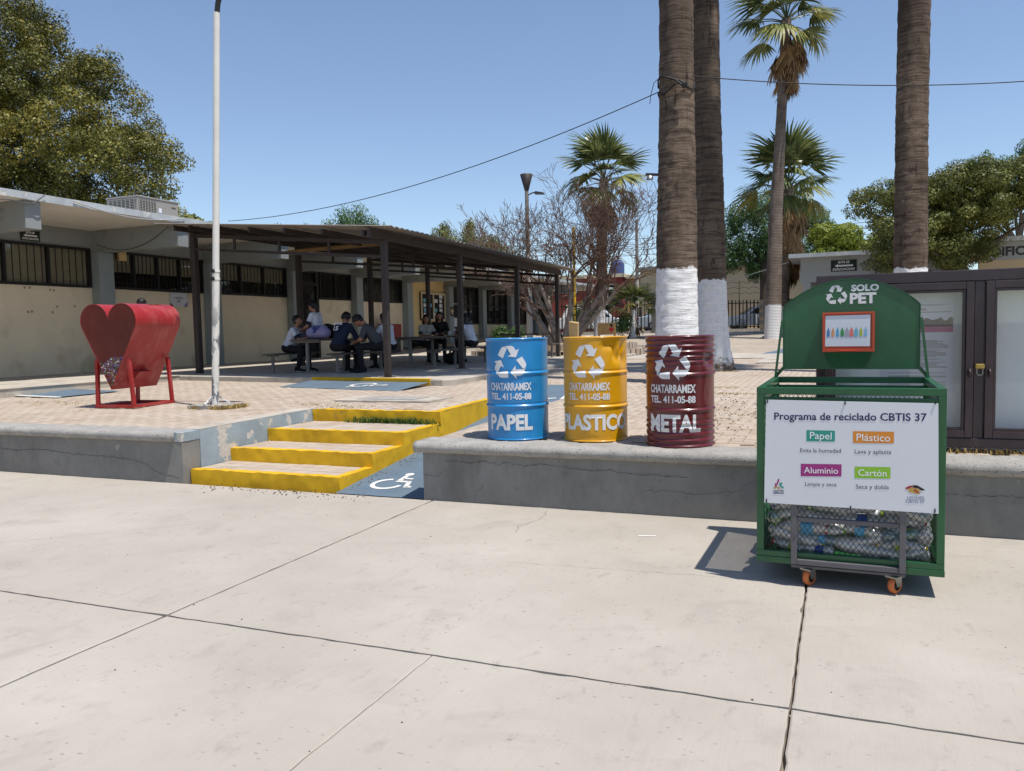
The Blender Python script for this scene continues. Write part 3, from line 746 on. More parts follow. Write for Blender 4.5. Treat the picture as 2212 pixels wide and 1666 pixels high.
def st_(s, x0, x1, zc, m, h=None, bold=0., y=-.0556, asp=None):
    (xa, za), (xb, zb_) = su(x0, zc[0]), su(x1, zc[1]); W = math.hypot(xb-xa, zb_-za)
    o = MB(); t_ = text2d(s, W, h, bold=bold); ax = Vector((xb-xa, 0, zb_-za)).normalized(); put_text(o, t_, ((xa+xb)/2, y, (za+zb_)/2), ax, (-ax.z, 0, ax.x)); o.build('lettering', m, sg)
st_('Programa de reciclado CBTIS 37', 172, 902, (706, 712), 'ink_navy', bold=.016)
for s, x0, x1, z0, z1, m, tx0, tx1 in (('Papel', 335, 475, 768, 822, 'ink_teal', 352, 459), ('Plástico', 562, 754, 773, 831, 'ink_orange', 579, 737), ('Aluminio', 307, 508, 930, 991, 'ink_magenta', 323, 491), ('Cartón', 571, 740, 944, 1001, 'ink_lime', 588, 722)):
    q = [su(x0, z1-1), su(x1, z1+1), su(x1, z0+3), su(x0, z0)]
    o = MB(); o.poly(q, (0, -.0550, 0)); o.build('colour_label', m, sg)
    zc = (z0+z1)/2; zc += (4 if s in ('Papel',) else 1)
    st_(s, tx0, tx1, (zc-1, zc+3), 'ink_white', bold=.004, y=-.0560)
for s, x0, x1, zc in (('Evita la humedad', 304, 505, 865), ('Lava y aplasta', 571, 743, 874), ('Limpia y seca', 329, 484, 1031), ('Seca y dobla', 578, 733, 1044)):
    st_(s, x0, x1, (zc, zc+3), 'ink_grey', bold=.002)
st_('JALO POR', 168, 222, (1062, 1063), 'ink_navy', bold=.03); st_('OBREGÓN', 166, 222, (1070, 1071), 'ink_navy', bold=.03)
st_('LEONES', 818, 895, (1095, 1096), 'ink_slate', bold=.02); st_('CBTIS 37', 811, 898, (1112, 1113), 'ink_slate', bold=.02)
def sp(pts, m, y=-.0556, nm='emblem'):
    o = MB(); o.poly([su(*p) for p in pts], (0, y, 0)); o.build(nm, m, sg)
def scirc(x, z, r, m): sp([(x+r*math.cos(a*math.pi/6), z-r*math.sin(a*math.pi/6)) for a in range(12)], m, -.0558)
sp([(175, 1041), (183, 1041), (192, 1024), (199, 1008), (197, 1003), (191, 1004), (184, 1024), (180, 1032), (174, 1038)], 'ink_magenta'); scirc(179, 1029, 5, 'ink_plum')
sp([(196, 1030), (201, 1020), (208, 1032), (222, 1046), (219, 1051), (212, 1048), (203, 1040)], 'ink_teal'); scirc(209, 1025, 5, 'ink_teal')
sp([(167, 1050), (168, 1045), (183, 1041), (200, 1043), (206, 1050), (185, 1047)], 'ink_gold'); scirc(193, 1052, 4, 'ink_orange')
sp([(812, 1055), (808, 1047), (826, 1038), (846, 1034), (838, 1044), (823, 1050)], 'ink_red'); sp([(846, 1034), (862, 1034), (884, 1047), (900, 1058), (884, 1060), (868, 1049), (840, 1044)], 'ink_black')
sp([(823, 1050), (840, 1045), (868, 1050), (882, 1060), (868, 1062), (876, 1076), (862, 1078), (840, 1070), (824, 1066)], 'ink_gold', -.0554); sp([(850, 1052), (866, 1064), (880, 1072), (866, 1070), (848, 1060)], 'ink_red', -.0560)
for x, z in ((137, 631), (523, 640), (940, 637), (553, 1147), (132, 1111), (944, 1160)):
    u, v = su(x, z); o = MB(); o.bar((u, -.058, v-.008), (u, -.058, v+.014), .006, .006); o.build('cable_tie', 'black_rubber', sg)

# ------------------------------------------------------------------ plastic bottles in the cart
def m_pet(name, tint, haze):
    s = NT(name); s.t.nodes.remove(s.b)
    tr = s.n('BsdfTransparent'); tr.inputs[0].default_value = (*tint, 1)
    gl = s.n('BsdfGlossy'); gl.inputs['Roughness'].default_value = .09
    df = s.n('BsdfTranslucent'); df.inputs[0].default_value = (*[min(1, t*.95) for t in tint], 1)
    d2 = s.n('BsdfDiffuse'); d2.inputs[0].default_value = (*[min(1, t*.9) for t in tint], 1)
    m0 = s.n('MixShader'); m0.inputs[0].default_value = .5; s.l(df.outputs[0], m0.inputs[1]); s.l(d2.outputs[0], m0.inputs[2])
    m1 = s.n('MixShader'); m1.inputs[0].default_value = haze; s.l(tr.outputs[0], m1.inputs[1]); s.l(m0.outputs[0], m1.inputs[2])
    lw = s.n('LayerWeight'); lw.inputs[0].default_value = .25
    m2 = s.n('MixShader'); s.l(s.mul(s.mul(lw.outputs['Facing'], .6), .20, 'ADD'), m2.inputs[0]); s.l(m1.outputs[0], m2.inputs[1]); s.l(gl.outputs[0], m2.inputs[2])
    s.l(m2.outputs[0], s.out.inputs['Surface'])
m_pet('pet_clear', (1.0, 1.0, 1.0), .94); m_pet('pet_blue', (.45, .74, .86), .45); m_pet('pet_green', (.62, .82, .55), .35)
for nm, c in dict(cap_blue='#1b3f9a', cap_white='#d6d6d2', cap_red='#b0272a', cap_yellow='#d8c21f', cap_lime='#8cc22c', cap_black='#1c1c20', cap_lilac='#7c6cab', band_blue='#1f3f86', band_red='#b33a35', band_lime='#9ab83a', band_sky='#5aa6d0').items(): mat(nm, c, .4, var=.06, bump=0)
def bottle_mesh(h, r, kind, seed):
    rr = random.Random(seed); pr = [(.001, 0), (r*.6, 0), (r*.92, .006), (r, .02)]
    nb = 9
    for i in range(1, nb): z = .02+(h*.62-.02)*i/nb; pr.append((r*(.93 if (i % 2 and kind != 1) else 1.0)*(1-.10*math.sin(math.pi*i/nb) if kind == 2 else 1), z))
    pr += [(r, h*.64), (r*.93, h*.72), (r*.66, h*.82), (r*.40, h*.89), (.013, h*.93), (.013, h*.965)]
    mb = MB(); mb.lathe(pr, 14)
    q = rr.uniform(0, 6.28); dep = rr.uniform(.1, .55)
    for i, (x, y, z) in enumerate(mb.v):    # crushed side
        d = x*math.cos(q)+y*math.sin(q); k_ = dep*math.exp(-((z-h*.38)/(h*.22))**2)
        if d > 0: x -= math.cos(q)*d*k_; y -= math.sin(q)*d*k_
        e = nz((x*9, y*9, z*9+seed), 2.5)*r*.10; mb.v[i] = (x+e.x*(z < h*.85), y+e.y*(z < h*.85), z)
    return mb
protos = []
for i in range(8):
    h = [.22, .24, .20, .30, .23, .26, .21, .19][i]; r = [.033, .034, .031, .046, .036, .042, .033, .030][i]
    me = bottle_mesh(h, r, i % 3, i).mesh('plastic_bottle', 'pet_clear', True)
    c_ = MB(); c_.lathe([(.001, h*.99), (.0145, h*.99), (.0155, h*.985), (.0155, h*.935), (.001, h*.935)], 12)
    bd = MB(); bd.lathe([(r*1.02, h*.26), (r*1.02, h*.48)], 14)
    protos.append((me, c_, bd, h, r))
capm = ['cap_blue', 'cap_white', 'cap_red', 'cap_yellow', 'cap_lime', 'cap_black', 'cap_blue', 'cap_white']
cap_cache = {}
rb = random.Random(11)
spots = []
for layer in range(5):
    for iy in range(6):
        for ix in range(7):
            spots.append((layer, ix, iy))
cm_ = Matrix.Translation((-.466, 5.042, 0)) @ Matrix.Rotation(-.016, 4, 'Z')
CAPN = dict(cap_blue='blue', cap_white='white', cap_red='red', cap_yellow='yellow', cap_lime='lime', cap_black='black'); BNDN = dict(band_blue='navy', band_red='red', band_lime='lime', band_sky='sky blue', cap_white='white')
def put_bottle(c, d, k_):
    me, c_, bd, h, r = protos[k_]; c = Vector(c); d = Vector(d).normalized(); lo = Vector((.050+r, .030+r, .168+r)); hi = Vector((CW-.050-r, CD-.05-r, .74))
    for q in range(3):
        ex = abs(d[q])*h/2; c[q] = min(max(c[q], lo[q]+ex), max(lo[q]+ex, hi[q]-ex))
    rt = d.to_track_quat('Z', 'Y').to_matrix().to_4x4(); col_ = rb.choice(['clear']*11+['blue', 'blue', 'green'])
    o = obj('plastic_bottle', me); o.matrix_world = cm_ @ Matrix.Translation(c-d*h/2) @ rt @ Matrix.Rotation(rb.uniform(0, 6.28), 4, 'Z'); lab = 'clear plastic bottle' if col_ == 'clear' else col_+' tinted plastic bottle'; w1 = w2 = ''
    if col_ != 'clear': o.material_slots[0].link = 'OBJECT'; o.material_slots[0].material = MATS['pet_'+col_]
    if rb.random() < .7:
        cmn = rb.choice(capm); ky = (k_, cmn); w1 = CAPN[cmn]+' cap'
        if ky not in cap_cache: cap_cache[ky] = c_.mesh('bottle_cap', cmn, True)
        obj('bottle_cap', cap_cache[ky], o)
    if rb.random() < .30:
        cmn = rb.choice(['band_blue', 'band_red', 'band_lime', 'band_sky', 'cap_white']); ky = (k_, cmn, 1); w2 = BNDN[cmn]+' label'
        if ky not in cap_cache: cap_cache[ky] = bd.mesh('bottle_label', cmn, True)
        obj('bottle_label', cap_cache[ky], o)
    ex_ = ' with '+' and '.join(x for x in (w1, w2) if x) if (w1 or w2) else ' without cap or label'
    tag(o, 'crushed '+lab+ex_+' heaped in the cart', 'bottle', 'bottles heaped in the cart')
for row in range(6):          # the layer that leans on the front mesh
    x = .06
    while x < .93:
        k_ = rb.randrange(8); h = protos[k_][3]; put_bottle((x+h/2, .075+rb.uniform(0, .03), .205+row*.066+rb.uniform(-.008, .012)), (rb.choice((1, -1)), rb.uniform(-.12, .12), rb.uniform(-.28, .28)), k_); x += h*rb.uniform(.80, .98)
for s_ in (0, 1):             # and those along both sides
    for row in range(5):
        for y in (.20, .42, .66, .88): put_bottle(((.09 if s_ == 0 else CW-.09), y+rb.uniform(-.04, .04), .21+row*.075), (rb.uniform(-.2, .2), 1, rb.uniform(-.3, .3)), rb.randrange(8))
for layer, ix, iy in spots:
    if not (0 < ix < 6 and iy > 0): continue
    x = .11+ix*.134+rb.uniform(-.035, .035); y = .12+iy*.165+rb.uniform(-.04, .04); z = .225+layer*.080+rb.uniform(-.02, .02)
    if z > .56+.05*math.sin(x*5): continue
    if layer < 2 and 1 < ix < 5 and 1 < iy < 5: continue      # wholly buried
    yaw = rb.uniform(0, 6.28); tilt = rb.choice([1.57, 1.57, 1.4, 1.75, 1.2, 1.9, .5])
    put_bottle((x, y, z), (math.sin(tilt)*math.cos(yaw), math.sin(tilt)*math.sin(yaw), math.cos(tilt)), rb.randrange(8))

# ------------------------------------------------------------------ heart shaped cap bin
m_gloss('heart_red', '#9a1d1c', .40, fade='#b8655e', fade_amt=.6, chip='#5a1a1c', chip_lo=.76, scale=1.8, coat=.15)
mat('heart_mesh', '#7d4a42', .5, var=.2, scale=20, bump=.05)
HB = thing('heart_bin', 'red heart shaped metal bin for bottle caps standing on four legs', 'collection bin', (-9.949, 8.421, zp(8.6)+.012), .094)
def heart_pts(n=72):
    P = []
    # right half then mirrored: lobes are circles, straight flanks to the tip
    cx, cz, r = .2435, 1.245, .243
    tip = (0, .265); top = []
    t0 = math.atan2(cz-tip[1], cx); dd = math.hypot(cx, cz-tip[1]); al = math.acos(r/dd)
    base = math.atan2(tip[1]-cz, -cx); a_t = base+al        # tangent point angle on the right side
    a_d = math.pi-math.acos(min(1, cx/r)) if cx < r else math.pi
    a_d = math.pi-.02
    half = []
    for i in range(n//2+1): a = a_t+(a_d-a_t)*i/(n//2); half.append((cx+r*math.cos(a), cz+r*math.sin(a)))
    half = [tip]+half
    left = [(-x, z) for x, z in reversed(half[1:])]
    return half+left
hp = heart_pts()
hx0 = .325; hd0, hd1 = -.03, .88
def hpt(x, z, y): return (hx0+x, y, z)
mb = MB(); n = len(hp); YS = [hd0, .42, .66, hd1]
for k_ in (1.0, .985):
    for yy in YS: mb.v += [hpt(x*k_, 1.0+(z-1.0)*k_, yy) for x, z in hp]
hole = lambda i, s_: s_ == 1 and hp[i][0] > .17 and hp[(i+1) % n][0] < .33 and hp[i][1] > 1.3 and hp[i][0] < .33
for i in range(n):
    j = (i+1) % n
    for s_ in range(3):
        if hole(i, s_): continue
        a_, b_ = s_*n, (s_+1)*n; o4 = 4*n
        mb.f.append((i+a_, j+a_, j+b_, i+b_)); mb.f.append((j+a_+o4, i+a_+o4, i+b_+o4, j+b_+o4)); mb.m += [0, 0]
    mb.f.append((j, i, i+4*n, j+4*n)); mb.f.append((i+3*n, j+3*n, j+7*n, i+7*n)); mb.m += [0, 0]
shell = mb.build('shell', 'heart_red', HB, smooth=True)
es = shell.modifiers.new('edges', 'EDGE_SPLIT'); es.split_angle = R(35)
# back plate with a filler opening on top
mb = MB(); mb.poly(hp, (hx0, hd1-.006, 0)); mb.build('back_plate', 'heart_red', HB)
for x_ in (.165, .335): o = MB(); o.box(hx0+x_-.004, hx0+x_+.004, .42, .66, 1.452, 1.478); o.build('filler_lip', 'heart_red', HB)
# expanded metal clipped to the heart
def inside(x, z):
    c = False; j = len(hp)-1
    for i in range(len(hp)):
        xi, zi = hp[i]; xj, zj = hp[j]
        if (zi > z) != (zj > z) and x < (xj-xi)*(z-zi)/(zj-zi)+xi: c = not c
        j = i
    return c
mb = MB(); sl = .75; stp = .034
for sgn in (1, -1):
    for k_ in range(-70, 70):
        c0 = k_*stp; run = None
        for q in range(0, 260):
            x = -.5+q*.004; z = 1.0+c0+sgn*sl*x
            if inside(x, z):
                if run is None: run = [(x, z), (x, z)]
                run[1] = (x, z)
            elif run is not None:
                if run[1][0]-run[0][0] > .01: mb.bar((hx0+run[0][0], hd0+.004+sgn*.0012, run[0][1]), (hx0+run[1][0], hd0+.004+sgn*.0012, run[1][1]), .003, .0042)
                run = None
        if run is not None: mb.bar((hx0+run[0][0], hd0+.004, run[0][1]), (hx0+run[1][0], hd0+.004, run[1][1]), .003, .0042)
stuff(mb.build('front_mesh', 'heart_mesh', HB))
# legs and base frame
for (bx, by, txx, tz) in ((0, 0, .045, .70), (.671, 0, .605, .70), (0, .844, .045, .70), (.671, .844, .605, .70)):
    yy = by+(.03 if by == 0 else -.03)
    o = MB(); o.bar((bx+(.02 if bx == 0 else -.02), yy, .045), (txx, yy, tz), .048, .048, up=(0,1,0)); o.build('leg', 'heart_red', HB, bevel=.004)
for p0, p1 in (((-.005, .02), (.676, .02)), ((-.005, .824), (.676, .824)), ((.02, .045), (.02, .80)), ((.651, .045), (.651, .80))):
    o = MB(); o.bar((*p0, .022), (*p1, .022), .048, .043); o.build('base_bar', 'heart_red', HB, bevel=.004)
o = MB(); ax, az = .13, .50; o.hexa([(hx0+.14, .25, .52), (hx0+.14, .55, .52), (hx0+.045, .55, .36), (hx0+.045, .25, .36)], [(hx0+.26, .25, .50), (hx0+.26, .55, .50), (hx0+.10, .55, .355), (hx0+.10, .25, .355)]); o.build('discharge_spout', 'heart_red', HB, bevel=.003)
# loose bottle caps heaped in the tip
V = []; F = []; T = []; rc = random.Random(3); disc = [(math.cos(a*math.pi/4), math.sin(a*math.pi/4)) for a in range(8)]
for i in range(900):
    for _ in range(30):
        z = .30+rc.random()**.8*.42; x = rc.uniform(-.3, .3); y = rc.uniform(hd0+.02, hd1-.05) if rc.random() < .35 else hd0+.016+rc.random()**2*.12
        if inside(x*1.09, z-.012) and z < .70+.06*math.sin(x*9)+.02*rc.random(): break
    else: continue
    nrm = Vector((rc.gauss(0, .6), rc.gauss(-.5, .5), rc.gauss(.3, .6))).normalized(); u = nrm.orthogonal().normalized(); w_ = nrm.cross(u); o_ = len(V); c = Vector((hx0+x, y, z))
    for h_ in (0, .013):
        for (a, b) in disc: V.append(c+(u*a+w_*b)*.0145+nrm*h_)
    rot8 = list(range(8))
    F += [tuple(o_+8+q for q in rot8)]; 
    T.append(rc.random())
    for q in rot8: F.append((o_+q, o_+(q+1) % 8, o_+8+(q+1) % 8, o_+8+q)); T.append(T[-1])
me = bpy.data.meshes.new('bottle_caps'); me.from_pydata([tuple(v) for v in V], [], F); a_ = me.attributes.new('tint', 'FLOAT', 'FACE'); a_.data.foreach_set('value', T)
s = NT('caps_mixed'); s.set(.4, 0, .5); rmp = s.n('ValToRGB'); rmp.color_ramp.interpolation = 'CONSTANT'; e = rmp.color_ramp.elements
cl = ['#24429a', '#c9c9c4', '#b8862a', '#7a70a8', '#a3272a', '#3c8a56', '#d8d8d8', '#2d2d33', '#3b5fb0', '#8c8f95']
while len(e) < len(cl): e.new(.5)
for i, c in enumerate(cl): e[i].position = i/len(cl); e[i].color = (*srgb(c), 1)
s.l(s.n('Attribute', attribute_name='tint').outputs['Fac'], rmp.inputs['Fac']); s.col(rmp.outputs[0]); me.materials.append(MATS['caps_mixed'])
o = obj('bottle_caps', me); o.matrix_world = Matrix.Translation(HB.location) @ Matrix.Rotation(.094, 4, 'Z'); stuff(o, 'colourful loose bottle caps heaped in the tip of the red heart bin', 'bottle caps')

# ------------------------------------------------------------------ white lamp pole by the bin
s = NT('pole_paint'); s.set(.5, 0, .4)
k = s.ramp(s.noise(3, 5), [(.3, srgb('#d6d2c8')), (.7, srgb('#e2dfd7'))])
sz_ = s.n('SeparateXYZ'); s.l(s.pos(), sz_.inputs[0]); low = s.mask(sz_.outputs['Z'], 2.3, 1.6)
pe = s.mul(s.mask(s.noise(9, 6, .7, stretch=(1, 1, .35)), .53, .56), s.mul(low, .85))
k = s.mix(pe, k, srgb('#596068'))
k = s.mix(s.mask(s.noise(6, 5, .7, stretch=(1, 1, .3)), .66, .70), k, srgb('#b08a5e')); s.col(k); s.bump(s.noise(40), .2)
PL = thing('lamp_pole', 'white rust-streaked pole with peeling paint beside the red heart bin', 'lamp post', (-8.15, 8.86, zp(8.86)))
top = Vector((.33, 0, 5.36))
MB().tube([(0, 0, .04), tuple(top*.35)], .050, 20).build('pole_lower', 'pole_paint', PL, True)
MB().tube([tuple(top*.35), tuple(top)], [.046, .043], 20).build('pole_upper', 'pole_paint', PL, True)
for z in (.335, .355): 
    p = top*z; MB().tube([tuple(p+Vector((0, 0, -.012))), tuple(p+Vector((0, 0, .012)))], .056, 18).build('collar', 'pole_paint', PL, True)
    MB().tube([tuple(p+Vector((.01, -.06, 0))), tuple(p+Vector((.01, -.085, 0)))], .028, 10).build('bolt', 'drum_inside', PL, True)
arm = [top+Vector((0, 0, -.05)), top+Vector((.03, 0, .12)), top+Vector((.13, 0, .35)), top+Vector((.45, 0, .75)), top+Vector((1.1, 0, 1.05))]
mat('arm_black', '#2c2b2a', .5)
MB().tube([tuple(p) for p in arm], .035, 12).build('arm', 'arm_black', PL, True)
o = MB(); o.hexa([(1.40, -.12, 6.30), (2.0, -.09, 6.42), (2.0, .09, 6.42), (1.40, .12, 6.30)], [(1.45, -.10, 6.46), (1.98, -.06, 6.54), (1.98, .06, 6.54), (1.45, .10, 6.46)]); o.build('lamp_head', 'arm_black', PL, bevel=.02)
for a in (30, 150, 270):
    d = Vector((math.cos(R(a)), math.sin(R(a)), 0)); MB().bar(tuple(d*.05+Vector((0, 0, .16))), tuple(d*.22+Vector((0, 0, .05))), .018, .018).build('brace', 'pole_paint', PL)
rbox(MB(), -.28, .30, -.24, .24, -.06, .045, .07, .012, 9).build('footing', 'cap_concrete', PL, True)

# ------------------------------------------------------------------ maroon notice board cabinet on the right
m_gloss('maroon_steel', '#2f1d22', .4, fade='#4d3a42', fade_amt=.4, chip='#241a1d')
s = NT('cabinet_glass'); s.t.nodes.remove(s.b); tr = s.n('BsdfTransparent'); tr.inputs[0].default_value = (.97, .98, .98, 1); gl = s.n('BsdfGlossy'); gl.inputs['Roughness'].default_value = .02; fr = s.n('Fresnel'); fr.inputs[0].default_value = 1.6; m1 = s.n('MixShader')
lw = s.n('LayerWeight'); s.l(s.mul(s.mul(s.mul(lw.outputs['Facing'], 3, 'POWER'), .5), .06, 'ADD'), m1.inputs[0]); s.l(tr.outputs[0], m1.inputs[1]); s.l(gl.outputs[0], m1.inputs[2]); s.l(m1.outputs[0], s.out.inputs['Surface'])
mat('cabinet_back', '#e6eae8', .8, var=.08, scale=2, bump=.1)
NB = thing('notice_cabinet', 'dark maroon glazed notice cabinet standing behind the green cart', 'notice board', (-.18, 7.0, 0))
W_ = 3.35; zt, zb_ = 1.955, .60
o = MB(); o.box(0, W_, -.04, .16, zt-.085, zt); o.build('top_beam', 'maroon_steel', NB, bevel=.006)
o = MB(); o.box(0, W_, -.04, .16, zb_, zb_+.075); o.build('bottom_beam', 'maroon_steel', NB, bevel=.006)
posts = [0, 1.12, 2.24, 3.28]
for x in posts: o = MB(); o.box(x, x+.07, -.03, .15, zb_+.0755, zt-.0855); o.build('post', 'maroon_steel', NB, bevel=.005)
for x in (0, 3.28): o = MB(); o.box(x, x+.07, .02, .12, .50, zb_-.0005); o.build('foot', 'maroon_steel', NB)
o = MB(); o.box(.02, W_-.02, .12, .145, zb_+.05, zt-.05); o.build('back_panel', 'cabinet_back', NB)
for i in range(3):
    x0, x1 = posts[i]+.073, posts[i+1]-.003; z0, z1 = zb_+.08, zt-.09
    dr = MB(); 
    for (a, b, c, d) in ((x0, x0+.055, z0, z1), (x1-.055, x1, z0, z1), (x0+.0555, x1-.0555, z1-.055, z1), (x0+.0555, x1-.0555, z0, z0+.055)): dr.box(a, b, -.052, -.005, c, d)
    door = dr.build('door', 'maroon_steel', NB, bevel=.004)
    o = MB(); bd = .02
    for (a, b, c, d) in ((x0+.0555, x0+.0555+bd, z0+.0555, z1-.0555), (x1-.0555-bd, x1-.0555, z0+.0555, z1-.0555), (x0+.0555+bd, x1-.0555-bd, z1-.0555-bd, z1-.0555), (x0+.0555+bd, x1-.0555-bd, z0+.0555, z0+.0555+bd)): o.box(a, b, -.038, -.008, c, d)
    o.build('glazing_bead', 'maroon_steel', door, bevel=.003)
    o = MB(); o.box(x0+.06, x1-.06, -.020, -.016, z0+.06, z1-.06); o.build('glass_pane', 'cabinet_glass', door)
    hx = x1-.028 if i != 1 else x0+.028
    q = MB(); q.hexa([(hx-.022, -.062, 1.20), (hx+.022, -.062, 1.20), (hx+.022, -.053, 1.20), (hx-.022, -.053, 1.20)], [(hx-.004, -.062, 1.235), (hx+.004, -.062, 1.235), (hx+.004, -.053, 1.235), (hx-.004, -.053, 1.235)])
    q.tube([(hx, -.066, 1.20), (hx, -.085, 1.185), (hx, -.085, 1.165), (hx, -.07, 1.15)], .010, 8); q.build('hasp', 'maroon_steel', door)
mat('brass', '#a8904c', .45, metal=.6, var=.2, scale=30)
pk = thing('padlock', 'small brass padlock on the maroon notice cabinet', 'padlock', (.975, 6.925, 1.205))
o = MB(); o.cbox((0, 0, .022), (.062, .03, .036)); o.build('lock_body', 'brass', pk, bevel=.006)
MB().tube([(-.02, .0, .005), (-.02, 0, -.03), (-.01, 0, -.045), (.01, 0, -.045), (.02, 0, -.03), (.02, 0, .005)], .005, 8).build('shackle', 'steel_zinc', pk, True)
# poster inside the cabinet
PO = thing('poster', 'printed notice sheet headed CONVOCA behind the cabinet glass', 'poster', (.30, 7.0+.115, 0))
pw, pz0, pz1 = .53, 1.02, 1.80
o = MB(); o.box(0, pw, 0, .003, pz0, pz1); o.build('sheet', 'paper', PO)
y_ = -.0015
def pb(x0, x1, z, h, m, nm='print_line'): o = MB(); o.poly([(x0, z-h/2), (x1, z-h/2), (x1, z+h/2), (x0, z+h/2)], (0, y_, 0)); return o
o = MB(); put_text(o, text2d('CONVOCA', .13, .020, bold=.03), (pw*.5, y_, 1.668)); o.build('lettering', 'ink_plum', PO)
o = MB()
rp_ = random.Random(5)
for z in [1.702, 1.695]: o.v += []; o.poly([(.05+.04*(z < 1.7), z), (pw-.05-.04*(z < 1.7), z), (pw-.05-.04*(z < 1.7), z+.003), (.05+.04*(z < 1.7), z+.003)], (0, y_, 0))
o.poly([(.03, 1.642), (pw-.03, 1.642), (pw-.03, 1.648), (.03, 1.648)], (0, y_, 0)); o.poly([(.075, 1.738), (.19, 1.738), (.19, 1.748), (.075, 1.748)], (0, y_, 0))
z = 1.42
while z > 1.20:
    if rp_.random() < .8: e_ = .24-rp_.random()*.08; o.poly([(.04, z), (e_, z), (e_, z+.0035), (.04, z+.0035)], (0, y_, 0))
    if rp_.random() < .8: e_ = .50-rp_.random()*.10; o.poly([(.28, z), (e_, z), (e_, z+.0035), (.28, z+.0035)], (0, y_, 0))
    z -= .0085
for z in (1.165, 1.14, 1.133, 1.09, 1.075, 1.06): o.poly([(.06, z), (pw-.06, z), (pw-.06, z+.0035), (.06, z+.0035)], (0, y_, 0))
o.build('print_lines', 'ink_mid', PO)
o = MB(); o.poly([(.02+.02*math.cos(a*.5236)+.028, 1.745+.013*math.sin(a*.5236)) for a in range(12)], (0, y_, 0)); o.build('emblem', 'ink_grey', PO)
o = MB(); o.poly([(.015, 1.487), (pw-.015, 1.487), (pw-.015, 1.530), (.015, 1.530)], (0, y_, 0)); o.build('colour_band', 'ink_pink', PO)
o = MB(); pts = [(.015, 1.5305)]+[(pw-.015, 1.5305)]+[(pw-.015-(pw-.03)*i/24, 1.575+.03*rp_.random()) for i in range(25)]; o.poly(pts, (0, y_, 0)); o.build('printed_photo', 'ink_grey', PO)
# ------------------------------------------------------------------ building materials
mat('cream_wall', '#dccdb1', .85, var=.06, scale=1.2, bump=.25, bscale=30, dirt='#b7a585', dirt_lo=.55, dirt_hi=.75, dscale=.9)
mat('cream_bright', '#d6bd88', .85, var=.06, scale=1.2, bump=.25, bscale=30, dirt='#b59a66', dirt_lo=.6, dirt_hi=.75, dscale=2)
mat('cream_block', '#cdbfa0', .85, var=.08, scale=3, bump=.3, bscale=30)
mat('grey_beam', '#8d918f', .8, var=.07, scale=1.5, bump=.25, bscale=25, dirt='#5f6261', dirt_lo=.55, dirt_hi=.75, dscale=1.5)
mat('grey_column', '#8b9394', .75, var=.07, scale=1.5, bump=.2, bscale=25)
mat('soffit', '#dcd5c8', .9, var=.05, scale=1, bump=.15, dirt='#b0a898', dirt_lo=.55, dirt_hi=.8, dscale=.8)
m_peel('fascia', '#b7bcbe', '#d0cdc6', .60, .63, 2.5, grime='#70757a')
mat('black_iron', '#1b1919', .55, var=.2, bump=.05)
mat('window_glass', '#15181a', .08, var=.1, bump=0, spec=.8)
mat('curtain', '#a39a86', .9, var=.08, scale=3, bump=.3, bscale=14, bdist=.02)
mat('interior_dark', '#24221f', .9, var=.3, scale=.7)
s = NT('thin_glass'); s.t.nodes.remove(s.b); tr = s.n('BsdfTransparent'); tr.inputs[0].default_value = (.92, .92, .90, 1); gl = s.n('BsdfGlossy'); gl.inputs['Roughness'].default_value = .03; fr = s.n('Fresnel'); fr.inputs[0].default_value = 1.5; m1 = s.n('MixShader')
lw = s.n('LayerWeight'); s.l(s.mul(s.mul(s.mul(lw.outputs['Facing'], 3, 'POWER'), .6), .05, 'ADD'), m1.inputs[0]); s.l(tr.outputs[0], m1.inputs[1]); s.l(gl.outputs[0], m1.inputs[2]); s.l(m1.outputs[0], s.out.inputs['Surface'])
mat('ac_metal', '#98928a', .5, metal=.1, var=.06, scale=3, bump=.05); mat('ac_dark', '#3d3c3a', .6)
mat('brown_steel', '#3a322f', .55, var=.18, scale=5, bump=.1, dirt='#6b5648', dirt_lo=.6, dirt_hi=.75, dscale=7)
mat('roof_sheet', '#8d857c', .5, metal=.15, var=.12, scale=1.2, bump=.08, dirt='#6d6055', dirt_lo=.55, dirt_hi=.75, dscale=1.2)
mat('sign_green', '#16241c', .6, var=.1); mat('plaster_raw', '#9c8f82', .95, var=.25, scale=12, bump=.8, bscale=30, bdist=.02)
mat('wire_black', '#1b1b1c', .6, bump=0, var=.05); mat('wire_white', '#a9adb2', .6, bump=0, var=.05)

# ------------------------------------------------------------------ left classroom building
SB = thing('school_building', 'long cream and grey single storey classroom block with barred windows', 'building', (0,0,0))
XW = -18.0; COLS = [3.5+4.0*i+.05 for i in range(12)]
COLS = [-4.5, -.5, 3.55, 7.55, 11.55, 15.55, 19.5, 23.5, 27.5, 31.55, 35.65, 39.65, 43.65, 47.65]
o = MB(); rbox(o, XW-.25, XW, -8, 23.95, .6, 2.92, .4, .01, 2, faces='XyYZ'); rbox(o, XW-.25, XW, 25.15, 35.6, .6, 2.92, .4, .01, 2, faces='XyYZ'); o.build('wall', 'cream_wall', SB, True)
o = MB(); o.box(XW-.25, XW+.004, 31.8, 35.4, .76, 4.40); o.build('wall_panel', 'cream_bright', SB)
o = MB(); o.box(XW-.25, XW+.003, -8, 52, 3.94, 4.40); o.build('lintel_band', 'grey_beam', SB)
o = MB(); o.box(XW-.25, XW-.012, 35.6, 50, .6, 2.0); o.build('block_wall', 'joint_dirt', SB)
bmx = MB().add([(x, y, z) for (z, y, x) in brick_verts(.195, .395)], [tuple(reversed(q)) for q in BF]).mesh('block', 'cream_block')
